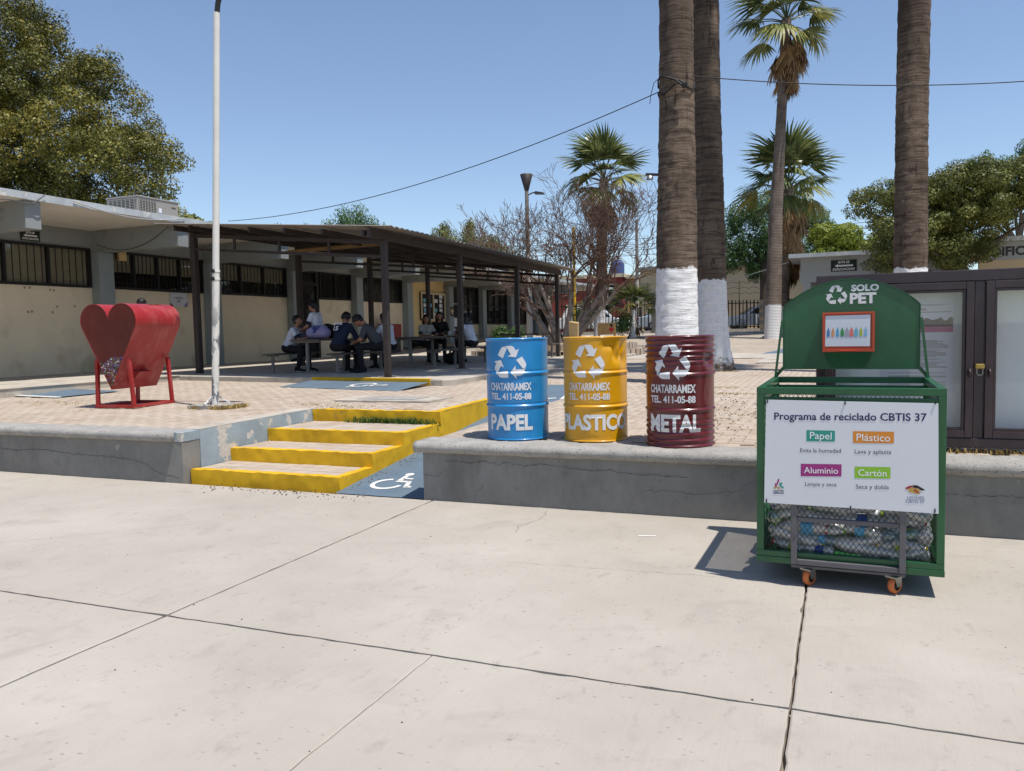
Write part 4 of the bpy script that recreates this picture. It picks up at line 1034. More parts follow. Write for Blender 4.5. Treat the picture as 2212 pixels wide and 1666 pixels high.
for r in range(6):
    for c in range(36):
        y = 36.05+c*.4+(.2 if r % 2 else 0); z = .9+r*.2
        if y < 49.7: obj('block', bmx, SB, loc=(XW, y, z))
for y in COLS:
    o = MB(); o.box(XW+.006, XW+.30, y-.23, y+.23, .745, 3.838); o.build('column', 'grey_column', SB, bevel=.01)
    o = MB(); rbox(o, XW+.005, -15.08, y-.17, y+.17, 3.84, 4.398, .2, .006, 4); o.build('roof_beam', 'grey_beam', SB, True)
o = MB(); rbox(o, -27, -15.0, -8, 56, 4.40, 4.52, .5, .008, 3); o.build('roof', 'soffit', SB, True)
o = MB(); rbox(o, -15.0, -14.985, -8, 56, 4.395, 4.535, .25, .008, 3); o.build('fascia', 'fascia', SB, True)
o = MB(); rbox(o, -27, -15.0, -8, 56, 4.523, 4.54, .8, .008, 3); o.build('roof_top', 'fascia', SB, True)
def window(y0, y1, z0, z1, nsash, nbar, curtain=None, parent=SB):
    w_ = MB()
    for (a, b, c, d) in ((y0, y1, z0, z0+.06), (y0, y1, z1-.06, z1), (y0, y0+.06, z0+.0605, z1-.0605), (y1-.06, y1, z0+.0605, z1-.0605)): w_.box(XW-.08, XW+.045, a, b, c, d)
    win = w_.build('window', 'black_iron', parent)
    L = (y1-y0-.12)/nsash
    for i in range(1, nsash): q = MB(); q.box(XW-.06, XW+.035, y0+.06+L*i-.035, y0+.06+L*i+.035, z0+.061, z1-.061); q.build('mullion', 'black_iron', win)
    bm_ = MB().box(-.008, .008, -.009, .009, z0+.061, z1-.061).mesh('bar', 'black_iron')
    for i in range(nsash):
        for j in range(1, nbar): obj('bar', bm_, win, loc=(XW+.03, y0+.06+L*(i+j/nbar), 0))
        q = MB(); q.box(XW-.05, XW-.046, y0+.06+L*i+.035, y0+.06+L*(i+1)-.035, z0+.061, z1-.061); q.build('pane', 'thin_glass', win)
    if z1-z0 > 1.5: q = MB(); q.box(XW+.02, XW+.04, y0+.06, y1-.06, z0+.95, z0+.99); q.build('cross_bar', 'black_iron', win)
    if curtain:
        q = MB(); q.box(XW-.075, XW-.065, y0+.07, y1-.07, z0+(z1-z0)*curtain[0], z0+(z1-z0)*curtain[1]); q.build('curtain', 'curtain', win)
    q = MB(); q.box(XW-1.6, XW-1.5, y0-.3, y1+.3, .8, 4.3); q.build('room_back', 'interior_dark', win)
    return win
for (y0, y1, ns, nb, cu) in ((3.85, 7.3, 3, 6, (.02, .98)), (7.85, 11.3, 3, 6, (.02, .98)), (11.78, 15.30, 3, 6, (.02, .98)), (15.80, 19.26, 4, 6, (.46, .98)), (19.76, 23.26, 3, 7, (.46, .98)), (25.2, 27.26, 2, 8, None), (27.76, 31.3, 3, 8, None)):
    window(y0, y1, 2.93, 3.938, ns, nb, cu)
o = MB(); o.box(XW-.25, XW, 15.305, 15.55, 2.92, 3.94); o.build('pier', 'cream_wall', SB)
for (y0, y1, z0) in ((37.2, 39.4, 2.0), (39.9, 43.4, 2.0), (43.9, 47.4, 2.0), (47.9, 49.8, 2.0)): window(y0, y1, z0, 3.938, 2 if y1-y0 < 3 else 4, 7, None)
# doors
o = MB(); o.box(XW-.12, XW+.02, 23.80, 23.95, .75, 3.93); o.box(XW-.12, XW+.02, 25.0, 25.15, .75, 3.93); o.box(XW-.12, XW+.02, 23.951, 24.999, 3.40, 3.46); fr_ = o.build('door_frame', 'black_iron', SB)
o = MB(); o.box(XW-.10, XW-.06, 23.951, 24.999, .76, 3.40); dd_ = o.build('door', 'interior_dark', SB)
o = MB(); o.box(XW-.055, XW-.05, 24.05, 24.9, 2.2, 3.3); o.build('pane', 'window_glass', dd_)
window(23.955, 24.995, 3.461, 3.938, 1, 6)
o = MB(); o.box(XW-.10, XW+.01, 35.9, 37.15, .80, 3.93); dd_ = o.build('door', 'interior_dark', SB)
o = MB(); o.box(XW+.011, XW+.03, 36.1, 37.0, 3.0, 3.06); o.build('door_rail', 'grey_column', dd_)
o = MB(); o.box(-20, -19.9, -8, 56, .7, 4.4); o.build('rear_wall', 'interior_dark', SB)
# broken plaster corner by the first column, sockets of old tape
o = MB(); o.prism([(15.31, 3.93), (15.33, 3.78), (15.40, 3.66), (15.38, 3.55), (15.44, 3.42), (15.51, 3.40), (15.52, 3.60), (15.47, 3.72), (15.545, 3.80), (15.545, 3.93)], (XW+.002, 0, 0), (0,1,0), (0,0,1), .01); o.build('broken_plaster', 'plaster_raw', SB)
mat('tape_mark', '#a08d6e', .9, var=.15)
for y, z in ((13.45, 2.86), (13.58, 2.86), (14.12, 2.83), (14.22, 2.82), (13.5, 2.28), (13.6, 2.29), (14.15, 2.28), (14.28, 2.42), (14.78, 2.44)):
    o = MB(); o.box(XW+.006, XW+.0085, y-.028, y+.028, z-.028, z+.028); o.build('tape_mark', 'tape_mark', SB)
# things on the building
def evac_sign(name, label, loc, rz, w=.5, h=.235):
    t = thing(name, label, 'sign', loc, rz)
    o = MB(); o.box(-w/2, w/2, -.012, 0, -h/2, h/2); o.build('plate', 'sign_green', t)
    o = MB(); put_text(o, text2d('RUTA DE', w*.46, h*.22, bold=.03, shear=.25), (0, -.0135, h*.31)); o.build('lettering', 'ink_white', t)
    o = MB(); put_text(o, text2d('EVACUACION', w*.86, h*.22, bold=.03, shear=.25), (0, -.0135, -h*.31)); o.build('lettering', 'ink_white', t)
    o = MB(); o.poly([(w*.36, -h*.075), (w*.36, h*.075), (-w*.22, h*.075), (-w*.22, h*.15), (-w*.36, 0), (-w*.22, -h*.15), (-w*.22, -h*.075)][::-1], (0, -.0135, 0)); o.build('arrow', 'ink_white', t)
    return t
evac_sign('evacuation_sign', 'dark RUTA DE EVACUACION sign on the classroom wall above the leftmost window', (XW+.02, 13.66, 4.10), R(90))
t = thing('junction_box', 'cream electrical box hanging on the wall by the first grey column', 'box', (XW+.03, 16.25, 3.83)); o = MB(); o.box(0, .09, -.12, .12, -.14, .14); o.build('case', 'cream_bright', t, bevel=.01)
MB().tube([(.04, .05, -.14), (.04, .04, -.18), (.02, .0, -.20)], .006, 6).build('lead', 'wire_black', t)
mat('banner_white', '#c6c6cc', .7, var=.05, bump=.1)
t = thing('wall_poster', 'white paper poster with printed letters taped on the cream wall', 'poster', (XW+.012, 18.26, 2.705)); o = MB(); o.box(0, .006, -.33, .33, -.2, .2); o.build('sheet', 'banner_white', t)
for s_, z_, w_ in (('vota libre', .06, .30), ('la voz', .0, .12), ('planilla', -.05, .16)):
    o = MB(); put_text(o, text2d(s_, w_, None, bold=.02), (.008, .0, z_), (0,1,0)); o.build('lettering', 'ink_black', t)
o = MB(); o.poly([(-.33, -.2), (-.20, -.2), (-.33, -.08)], (.008, 0, 0), (0,1,0)); o.build('corner_print', 'ink_red', t); o = MB(); o.poly([(.33, -.2), (.33, -.05), (.24, -.12), (.18, -.2)], (.008, 0, 0), (0,1,0)); o.build('corner_print', 'cap_lilac', t)
# air conditioner on the roof
AC = thing('air_conditioner', 'beige rooftop air conditioning unit with louvred grilles', 'air conditioner', (-17.54, 16.0, 4.54))
o = MB(); o.box(-.545, .545, 0, 1.39, 0, .75); o.build('casing', 'ac_metal', AC, bevel=.015)
o = MB(); o.box(-.565, .565, -.02, 1.41, .751, .79); o.build('top_cover', 'ac_metal', AC, bevel=.01)
def louvre(x0, x1, z0, z1, axis):
    g_ = MB()
    if axis == 'y': g_.box(x0, x1, -.006, -.001, z0, z1)
    else: g_.box(.546, .551, x0, x1, z0, z1)
    p = g_.build('grille', 'ac_dark', AC); n_ = 14
    q = MB()
    for i in range(n_):
        z = z0+(z1-z0)*(i+.5)/n_
        if axis == 'y': q.box(x0, x1, -.020, -.0065, z-.010, z+.004)
        else: q.box(.5515, .565, x0, x1, z-.010, z+.004)
    for i in range(7):
        x = x0+(x1-x0)*i/6
        if axis == 'y': q.box(x-.016, x+.016, -.022, -.0205, z0, z1)
        else: q.box(.5655, .567, x-.012, x+.012, z0, z1)
    q.build('louvres', 'ac_metal', p)
louvre(-.45, .45, .1, .69, 'y'); louvre(.05, .60, .1, .69, 'x')
o = MB(); o.box(.546, .549, .70, .80, .42, .54); o.build('data_label', 'paper', AC); o = MB(); put_text(o, text2d('YORK', .18, .05, bold=.03), (.5485, 1.22, .60), (0,1,0)); o.build('lettering', 'ink_black', AC)
t = thing('roof_duct', 'grey sheet metal duct hood beside the rooftop air conditioner', 'duct', (-19.0, 16.6, 4.54)); o = MB(); o.box(-.45, .8, 0, 1.0, 0, .52); o.build('duct_body', 'soffit', t); o = MB(); o.box(-.62, .75, -.1, 1.1, .521, .62); o.build('hood', 'fascia', t, bevel=.01)
# wall board under the canopy and first aid signs
t = thing('wall_notice_case', 'pale framed glass notice case on the yellow wall under the canopy', 'notice board', (XW+.01, 34.1, 2.82))
o = MB(); o.box(0, .08, -1.2, 1.2, -.64, .64); o.build('backing', 'interior_dark', t)
for (a, b, c, d) in ((-1.2, 1.2, .58, .66), (-1.2, 1.2, -.66, -.58), (-1.22, -1.14, -.58, .58), (1.14, 1.22, -.58, .58), (-.05, .05, -.58, .58)):
    o = MB(); o.box(.0805, .12, a, b, c, d); o.build('frame_bar', 'cream_block', t)
rn = random.Random(4)
for i in range(4):
    for j in range(5):
        if rn.random() < .8: y = -.95+i*.5+rn.uniform(-.03, .03)+(.08 if i > 1 else 0); z = -.46+j*.22; o = MB(); o.box(.0805, .084, y, y+.24+rn.random()*.1, z, z+.17); o.build('pinned_paper', 'paper' if rn.random() < .7 else 'ink_b7', t)
t = thing('first_aid_sign', 'small black sign with a pale cross on the grey column', 'sign', (XW+.31, 35.65, 2.62)); o = MB(); o.box(0, .01, -.17, .17, -.23, .23); o.build('plate', 'sign_green', t); o = MB(); o.box(.0105, .013, -.05, .05, -.15, .15); o.box(.0135, .015, -.13, .13, -.04, .06); o.build('cross', 'cream_bright', t)
t = thing('paper_notice', 'white paper notice taped below the pale cross sign', 'notice', (XW+.02, 36.6, 2.1)); o = MB(); o.box(0, .006, -.16, .16, -.22, .22); o.build('sheet', 'paper', t)
mat('red_metal', '#7d1f1f', .5, var=.1)
t = thing('fire_hose_cabinet', 'red fire cabinet against the cream wall behind the seated students', 'fire cabinet', (XW+.30, 29.5, .75)); o = MB(); o.box(0, .25, -.75, .75, .55, 1.25); o.build('case', 'red_metal', t, bevel=.01); o = MB(); o.box(.02, .22, -.70, .70, 0, .549); o.build('stand', 'brown_steel', t); MB().tube([(.12, -.4, 1.251), (.12, -.4, 1.65)], .11, 14).build('extinguisher_top', 'red_metal', t, True)
# ------------------------------------------------------------------ canopy
CA = thing('steel_canopy', 'brown steel canopy with corrugated sheet roof over the picnic tables', 'canopy', (0,0,0))
OUT = [(-7.95, 13.22), (-8.0, 16.55), (-8.1, 20.3), (-8.3, 24.2)]; INN = [(-13.8, 14.55), (-13.75, 18.34), (-13.75, 21.96), (-13.7, 25.7)]
for i, (x, y) in enumerate(OUT): o = MB(); o.box(x-.055, x+.055, y-.055, y+.055, .75, 3.33); o.build('post', 'brown_steel', CA, bevel=.006); o = MB(); o.box(x-.11, x+.11, y-.11, y+.11, .75, .762); o.build('base_plate', 'brown_steel', CA)
for i, (x, y) in enumerate(INN): o = MB(); o.box(x-.065, x+.065, y-.065, y+.065, .75, 3.98); o.build('post', 'brown_steel', CA, bevel=.006)
for A, zz, nm in ((OUT, 3.41, 'edge_beam'), (INN, 4.06, 'edge_beam')):
    a = Vector((*A[0], zz)); b = Vector((*A[-1], zz)); d = (b-a).normalized(); o = MB(); o.bar(a-d*.55, b+d*.4, .08, .16); o.build(nm, 'brown_steel', CA)
for (xo, yo), (xi, yi) in zip(OUT, INN):
    o = MB(); o.bar((xo, yo, 3.29), (xi, yi, 3.92), .06, .08); tr_ = o.build('truss_chord', 'brown_steel', CA)
    o = MB(); o.bar((xo, yo, 3.02), (xi, yi, 3.61), .05, .06); o.build('truss_chord', 'brown_steel', CA)
    for q in (.25, .5, .75):
        x = xo+(xi-xo)*q; y = yo+(yi-yo)*q; o = MB(); o.bar((x, y, 3.02+.59*q), (x, y, 3.28+.63*q), .045, .045); o.build('truss_web', 'brown_steel', CA)
for q in (.02, .2, .38, .56, .74, .9):    # purlins run the length of the roof
    a = Vector((OUT[0][0]+(INN[0][0]-OUT[0][0])*q, OUT[0][1]+(INN[0][1]-OUT[0][1])*q, 3.40+.65*q)); b = Vector((OUT[-1][0]+(INN[-1][0]-OUT[-1][0])*q, OUT[-1][1]+(INN[-1][1]-OUT[-1][1])*q, 3.40+.65*q)); d = (b-a).normalized()
    o = MB(); o.bar(a-d*.6, b+d*.45, .05, .10); o.build('purlin', 'brown_steel', CA)
# corrugated sheets, each one a panel across the slope
NP = 13
def roofpt(u, v, wv=0):
    xo = -7.38+(-7.72+7.38)*v; yo = 12.50+(24.75-12.50)*v; xi = -14.15; yi = 13.75+(26.2-13.75)*v
    x = xo+(xi-xo)*u; y = yo+(yi-yo)*u; z = 3.475+.66*u+wv; return (x, y, z)
for p in range(NP):
    mb = MB(); nv = 32; nu = 4; v0 = p/NP; v1 = (p+1.04)/NP if p < NP-1 else 1.0
    for i in range(nu+1):
        for j in range(nv+1):
            v = v0+(v1-v0)*j/nv; mb.v.append(roofpt(i/nu, v, .017*math.sin(2*math.pi*v*60)+(.004 if p % 2 else 0)+(.018 if p in (2, 3) and i == nu else 0)))
    for i in range(nu):
        for j in range(nv): a = i*(nv+1)+j; mb.f.append((a, a+1, a+nv+2, a+nv+1)); mb.m.append(0)
    mb.build('roof_sheet', 'roof_sheet', CA, True)
mat('wood_old', '#8a6f48', .8, var=.2, scale=6)
t = thing('timber_planks', 'pale timber planks stored up under the canopy roof', 'planks', (-11.2, 16.6, 3.62)); 
for k_, (a, b) in enumerate((((-1.3, -.3, .0), (1.5, -.6, .0)), ((-1.0, .0, .075), (1.4, -.35, .075)))): o = MB(); o.bar(a, b, .2, .06); o.build('plank', 'wood_old', t)
# ------------------------------------------------------------------ picnic tables and benches
mat('table_wood', '#5b5149', .7, var=.2, scale=6, bump=.2); mat('table_steel', '#77756f', .5, var=.1)
def table(label, loc, rz, l=1.8, w=.75):
    t = thing('picnic_table', label, 'table', loc, rz, 'tables under the canopy')
    for i in range(5): o = MB(); o.box(-w/2+i*w/5+.004, -w/2+(i+1)*w/5-.004, -l/2, l/2, .705, .74); o.build('plank', 'table_wood', t, bevel=.004)
    for y in (-l/2+.12, l/2-.12):
        o = MB(); o.box(-w/2+.06, w/2-.06, y-.02, y+.02, .665, .7045); o.build('cross_bar', 'table_steel', t)
        o = MB(); o.box(-.03, .03, y-.03, y+.03, .0, .6645); o.build('leg', 'table_steel', t); o = MB(); o.box(-.2, .2, y-.031, y+.031, .0, .03); o.build('foot', 'table_steel', t)
    return t
def bench(label, loc, rz, l=1.8, w=.34):
    t = thing('bench', label, 'bench', loc, rz, 'benches under the canopy')
    for i in range(2): o = MB(); o.box(-w/2+i*w/2+.004, -w/2+(i+1)*w/2-.004, -l/2, l/2, .40, .435); o.build('plank', 'table_wood', t, bevel=.004)
    for y in (-l/2+.15, l/2-.15):
        o = MB(); o.box(-w/2+.02, w/2-.02, y-.02, y+.02, .365, .3995); o.build('cross_bar', 'table_steel', t); o = MB(); o.box(-.025, .025, y-.025, y+.025, 0, .3645); o.build('leg', 'table_steel', t)
    return t
ZW = .75
table('wooden table the girl in white is sitting on', (-10.9, 15.45, ZW), R(4)); bench('bench under the boy in the white polo', (-11.75, 15.3, ZW), R(4)); bench('bench under the student in the navy hoodie', (-9.85, 15.2, ZW), R(-6))
table('wooden table behind the canopy corner post', (-9.6, 17.6, ZW), R(8)); bench('bench to the right of the canopy corner post', (-8.75, 17.2, ZW), R(8)); 
table('wooden table with drinks before the three seated girls', (-10.05, 19.9, ZW), R(62)); bench('bench under the two long haired girls', (-10.85, 20.45, ZW), R(-20)); bench('bench under the girl leaning on the drinks table', (-9.1, 19.5, ZW), R(-14), 1.4)
table('empty wooden table at the far end of the canopy', (-9.5, 24.4, ZW), R(70)); bench('bench beside the empty far table', (-8.9, 23.6, ZW), R(70))
# ------------------------------------------------------------------ foliage
def m_leaf(name, stops, trans=.35, rough=.5):
    s = NT(name); s.set(rough, 0, .35)
    k = s.ramp(s.n('Attribute', attribute_name='tint').outputs['Fac'], [(p, srgb(c)) for p, c in stops])
    s.col(k); tl = s.n('BsdfTranslucent'); s.l(k, tl.inputs[0]); mx = s.n('MixShader'); mx.inputs[0].default_value = trans
    s.l(s.b.outputs[0], mx.inputs[1]); s.l(tl.outputs[0], mx.inputs[2]); s.l(mx.outputs[0], s.out.inputs['Surface'])
m_leaf('leaf_olive', [(0, '#3c4018'), (.4, '#5a5a20'), (.75, '#736f28'), (1, '#938538')], .12)
m_leaf('leaf_dark', [(0, '#34502a'), (.5, '#4b6834'), (1, '#6a8446')], .3)
m_leaf('leaf_mid', [(0, '#464e22'), (.5, '#646a30'), (1, '#8a8846')], .18)
m_leaf('leaf_yellow', [(0, '#5d6a22'), (.5, '#7d8b2e'), (1, '#a3a640')], .35)
m_leaf('palm_green', [(0, '#3b4727'), (.5, '#535f35'), (1, '#828852')], .25, .35)
m_leaf('palm_pale', [(0, '#7c8048'), (.5, '#969554'), (1, '#b5a75f')], .25, .4)
m_leaf('palm_dead', [(0, '#6a5038'), (.5, '#8b6c4b'), (1, '#a98a63')], .15, .7)
m_leaf('grass_green', [(0, '#2f4a1c'), (.5, '#47652a'), (1, '#6d7f3c')], .3)
m_leaf('grass_dry', [(0, '#8a713f'), (.5, '#ab9156'), (1, '#c9b37c')], .3, .8)
mat('bark_brown', '#57483b', .9, var=.25, scale=6, bump=.8, bscale=30, bdist=.02)
mat('bark_pale', '#8f8378', .85, var=.25, scale=5, bump=.5, bscale=25, bdist=.01, dirt='#5f5248', dirt_lo=.5, dirt_hi=.65, dscale=4)
mat('twig', '#6a5448', .85, var=.25, scale=3, bump=0)
def leaf_cloud(lobes, n, size, seed, shell=.72, asp=.62, droop=.3, up=.35):
    g = np.random.default_rng(seed); lb = np.array([[*c, *r] for c, r in lobes], float); area = (lb[:, 3]*lb[:, 4]+lb[:, 3]*lb[:, 5]+lb[:, 4]*lb[:, 5])
    ix = g.choice(len(lb), n, p=area/area.sum()); d = g.normal(size=(n, 3)); d /= np.linalg.norm(d, axis=1)[:, None]
    rad = shell+(1.06-shell)*g.random(n)**.6; nb = 1+.16*np.sin(d[:, 0]*7+ix)*np.cos(d[:, 2]*6+ix*2.1)
    P = lb[ix, :3]+d*lb[ix, 3:]*(rad*nb)[:, None]
    N = d*1.3+g.normal(size=(n, 3))*.45+np.array([0, 0, up]); N /= np.linalg.norm(N, axis=1)[:, None]
    T = np.cross(N, g.normal(size=(n, 3))); T /= np.linalg.norm(T, axis=1)[:, None]; T[:, 2] -= droop; T /= np.linalg.norm(T, axis=1)[:, None]; B = np.cross(N, T)
    s = size*(.6+.8*g.random(n))[:, None]
    V = np.stack([P-T*s, P+B*s*asp-T*s*.1, P+T*s, P-B*s*asp-T*s*.1], 1).reshape(-1, 3); F = np.arange(4*n).reshape(n, 4)
    tint = np.clip(.5+.25*g.normal(size=n)+.14*np.sin(ix*3.7)+.20*np.sin((ix//21)*2.3), 0, 1); return V, F, tint
def sublobes(lobes, k, f0, f1, seed, flat=.8):
    rr = random.Random(seed); out = []
    for c, r in lobes:
        for _ in range(k):
            d = Vector((rr.gauss(0, 1), rr.gauss(0, 1), rr.gauss(.25, 1))).normalized(); q = rr.uniform(f0, f1)*r[0]; out.append(((c[0]+d.x*r[0]*.85, c[1]+d.y*r[1]*.85, c[2]+d.z*r[2]*.85), (q, q, q*flat)))
    return out
def crown(name, lobes, n, size, seed, m, parent, **kw):
    V, F, t = leaf_cloud(lobes, n, size, seed, **kw); return obj(name, npmesh(name, V, F, m, tint=t), parent)
def limb_tree(mb, p, d, r, l, lv, rr, spread=.5, up=.15, n=7, minr=.004, kids=(2, 3), taper=.62, tips=None, kink=.16):
    pts = [p]; rs = [r]; k = 4 if lv > 1 else 3
    for i in range(k):
        d = (d+Vector((rr.gauss(0, kink), rr.gauss(0, kink), rr.gauss(0, kink)+up*.3))).normalized(); p = p+d*(l/k); pts.append(p); rs.append(max(minr, r*(1-(1-taper)*(i+1)/k)))
    mb.tube(pts, rs, max(3, n), cap=False)
    if lv <= 0:
        if tips is not None: tips.append(p)
        return
    for _ in range(rr.randint(*kids)):
        a = (d+Vector((rr.gauss(0, spread), rr.gauss(0, spread), rr.gauss(0, spread*.8)+up))).normalized(); q = rr.randint(2, k)
        limb_tree(mb, pts[q], a, rs[q]*rr.uniform(.55, .8), l*rr.uniform(.6, .85), lv-1, rr, spread, up, n-1, minr, kids, taper, tips, kink)
def tree(name, label, base, trunk_h, lobes, n, size, seed, m, bark='bark_brown', r=.22, limbs=6, group='leafy trees around the school', **kw):
    t = thing(name, label, 'tree', base, 0, group); rr = random.Random(seed); mb = MB(); b = Vector(base)
    mb.tube([(0, 0, -.1), (.05, .02, trunk_h*.5), (0, .06, trunk_h)], [r*1.25, r, r*.8], 12); mb.build('trunk', bark, t, True)
    lm = MB()
    for i in range(limbs):
        c, rd = lobes[(i*max(1, len(lobes)//limbs)) % len(lobes)]; q = Vector(c)-b; mid = Vector((q.x*.45+rr.uniform(-.3, .3), q.y*.45+rr.uniform(-.3, .3), trunk_h*.6+q.z*.35)); lm.tube([(0, .05, trunk_h*.9), tuple(mid), tuple(q*.8)], [r*.6, r*.4, r*.12], 7, cap=False)
    lm.build('limbs', bark, t, True)
    c = crown('crown', [(tuple(Vector(c)-b), rd) for c, rd in lobes], n, size, seed, m, t, **kw); return t
def lobes_in(box, n, r0, r1, seed, fn=None):
    rr = random.Random(seed); L = []
    while len(L) < n:
        p = [rr.uniform(box[i], box[i+3]) for i in range(3)]
        if fn and not fn(*p): continue
        r = rr.uniform(r0, r1); L.append((tuple(p), (r, r*rr.uniform(.85, 1.15), r*rr.uniform(.6, .85))))
    return L
# big tree over the roof on the left: its outline falls from upper left to lower right
def edge_big(x, y, z):
    top = 16.2-.95*max(0, x+32.6) if x < -27.0 else 10.9-1.5*(x+27.0)
    return z < top-.55 and ((y-25.2)/4.2)**2+((x+32.5)/8.2)**2 < 1
def spaced(L, dmin):
    K = []
    for c, r in L:
        if all((Vector(c)-Vector(q)).length > dmin for q, _ in K): K.append((c, r))
    return K
bt = sublobes(spaced(lobes_in((-40, 21.5, 3.8, -25.9, 28, 15.6), 600, 1.2, 1.75, 21, edge_big), 1.75), 21, .25, .42, 77)
bt += [((-29.9+.9*i+.3*(i % 2), 24.6+.3*i, 13.9-.93*i), (.22, .22, .45)) for i in range(5)]
tree('ficus_tree', 'huge dense olive-green tree rising behind the classroom roof on the left', (-31, 26, 0), 5.0, bt, 420000, .052, 5, 'leaf_olive', r=.45, limbs=9, shell=.68)
mbx = MB()
sp_ = [((-29.2, 24.6, 13.7), .28), ((-30.6, 24.4, 14.7), .25), ((-27.6, 25.2, 12.0), .35), ((-26.6, 25.6, 10.9), .25), ((-25.2, 26, 9.6), .3)]
tree('small_tree', 'small light green tree just right of the rooftop air conditioner', (-22.4, 23.6, 0), 4.5, lobes_in((-22.9, 23.0, 4.9, -21.7, 24.2, 5.9), 10, .28, .45, 3), 2600, .11, 6, 'leaf_mid', r=.1, limbs=4)
# feathery trees behind the canopy roof
def feather(name, label, base, h, spots, m, seed, trunk_r=.15, n=5000, size=.085, group='feathery trees behind the canopy'):
    L = [((x, y, z), (r*.8, r*.8, r*1.15)) for x, y, z, r in spots]
    return tree(name, label, base, h, L, n, size, seed, m, r=trunk_r, limbs=min(8, len(L)), group=group, asp=.3, shell=.2, droop=.8)
feather('feathery_tree', 'feathery green tree poking above the middle of the canopy roof', (-25.4, 39, 0), 6.2, [(-26.6, 38.4, 7.3, .75), (-25.8, 38.7, 8.0, .75), (-25.0, 39.0, 8.1, .7), (-24.4, 39.2, 7.5, .7), (-25.4, 38.7, 7.2, .9), (-23.7, 39.4, 7.2, .5)], 'leaf_dark', 31)
feather('feathery_tree', 'tiny feathery treetop above the canopy nearest the white pole', (-29.2, 37.2, 0), 6.2, [(-29.2, 37.2, 7.45, .42), (-29.0, 37.3, 7.1, .5)], 'leaf_dark', 32, n=500)
feather('feathery_tree', 'second tiny feathery treetop above the canopy left of the bushy one', (-27.6, 37.8, 0), 6.2, [(-27.8, 37.8, 7.5, .35), (-27.7, 37.8, 7.1, .5)], 'leaf_dark', 33, n=500)
feather('feathery_tree', 'dark pointed feathery tree behind the bare tree', (-21, 44, 0), 4, [(-22.2, 43.2, 7.0, .8), (-21.6, 43.6, 6.6, 1.0), (-20.6, 44, 7.2, .7), (-21.9, 43.5, 7.7, .45), (-20.5, 44, 7.9, .4), (-19.8, 44.4, 6.4, 1.0), (-18.9, 44.8, 5.9, .9), (-18.2, 45, 5.6, .8), (-19.2, 44.6, 6.8, .5)], 'leaf_mid', 34, n=15000)
feather('feathery_tree', 'dark green feathery tree behind the two tall palm trunks on the right', (-4.1, 48.2, 1.34), 4.2, [(-6.4, 47.6, 6.6, .8), (-5.6, 48, 7.6, .9), (-4.6, 48, 8.2, 1.0), (-3.4, 48.8, 8.6, 1.0), (-2.2, 49.2, 8.0, 1.1), (-1.2, 49.6, 7.2, 1.0), (-.6, 50, 6.4, .9), (-5.2, 48, 6.0, 1.0), (-4.0, 48.2, 6.6, 1.2), (-2.6, 49, 6.2, 1.2), (-1.4, 49.6, 5.4, 1.0), (-5.9, 47.8, 5.4, .7), (-4.6, 48.2, 4.9, .7), (-3.0, 48.8, 5.0, .8), (-.9, 49.8, 4.6, .8)], 'leaf_dark', 35, .22, 34000, .095)
# rounded olive tree on the right in front of the far building
def edge_r(x, y, z): return ((x-4.4)/4.6)**2+((z-4.9)/1.75)**2+((y-32.0)/2.2)**2 < 1 and (z > 4.9 or x < 4.5) and (x < 4.7 or z > 5.5) and (x > 1.5 or z > 5.1)
tr_r = sublobes(spaced(lobes_in((-.2, 29.8, 3.9, 8.6, 34, 6.6), 260, .75, 1.15, 41, edge_r), .95), 15, .28, .55, 78, .6)
tree('ebony_tree', 'broad rounded olive tree behind the notice cabinet and right palm trunk', (3.4, 32.2, .8), 2.6, tr_r, 170000, .038, 42, 'leaf_mid', r=.2, limbs=5, shell=.62)
feather('feathery_tree', 'feathery dark tree rising above the rounded olive tree at right', (7.4, 42.3, 1.34), 4, [(5.4, 42, 8.4, .5), (6.0, 42, 8.7, .45), (6.9, 42.2, 8.3, .6), (7.6, 42.4, 9.0, .55), (8.4, 42.6, 8.7, .5), (6.4, 42, 7.8, .8), (7.8, 42.4, 7.8, .9), (9.0, 43, 7.6, .8)], 'leaf_dark', 43, n=9000, group='leafy trees around the school')
tree('yellow_tree', 'yellow-green leafy tree between the right palms and the far building', (.2, 44, 1.34), 2.5, lobes_in((-1.6, 43, 4.3, 2.6, 45.4, 6.6), 18, .5, .9, 44), 24000, .065, 45, 'leaf_yellow', r=.14, limbs=5)
tree('far_tree', 'distant green tree beyond the right edge of the far building', (13, 47, 1.34), 3, lobes_in((9.5, 45, 4.5, 15, 49, 8.2), 24, .6, 1.2, 46), 26000, .085, 47, 'leaf_mid', r=.2)
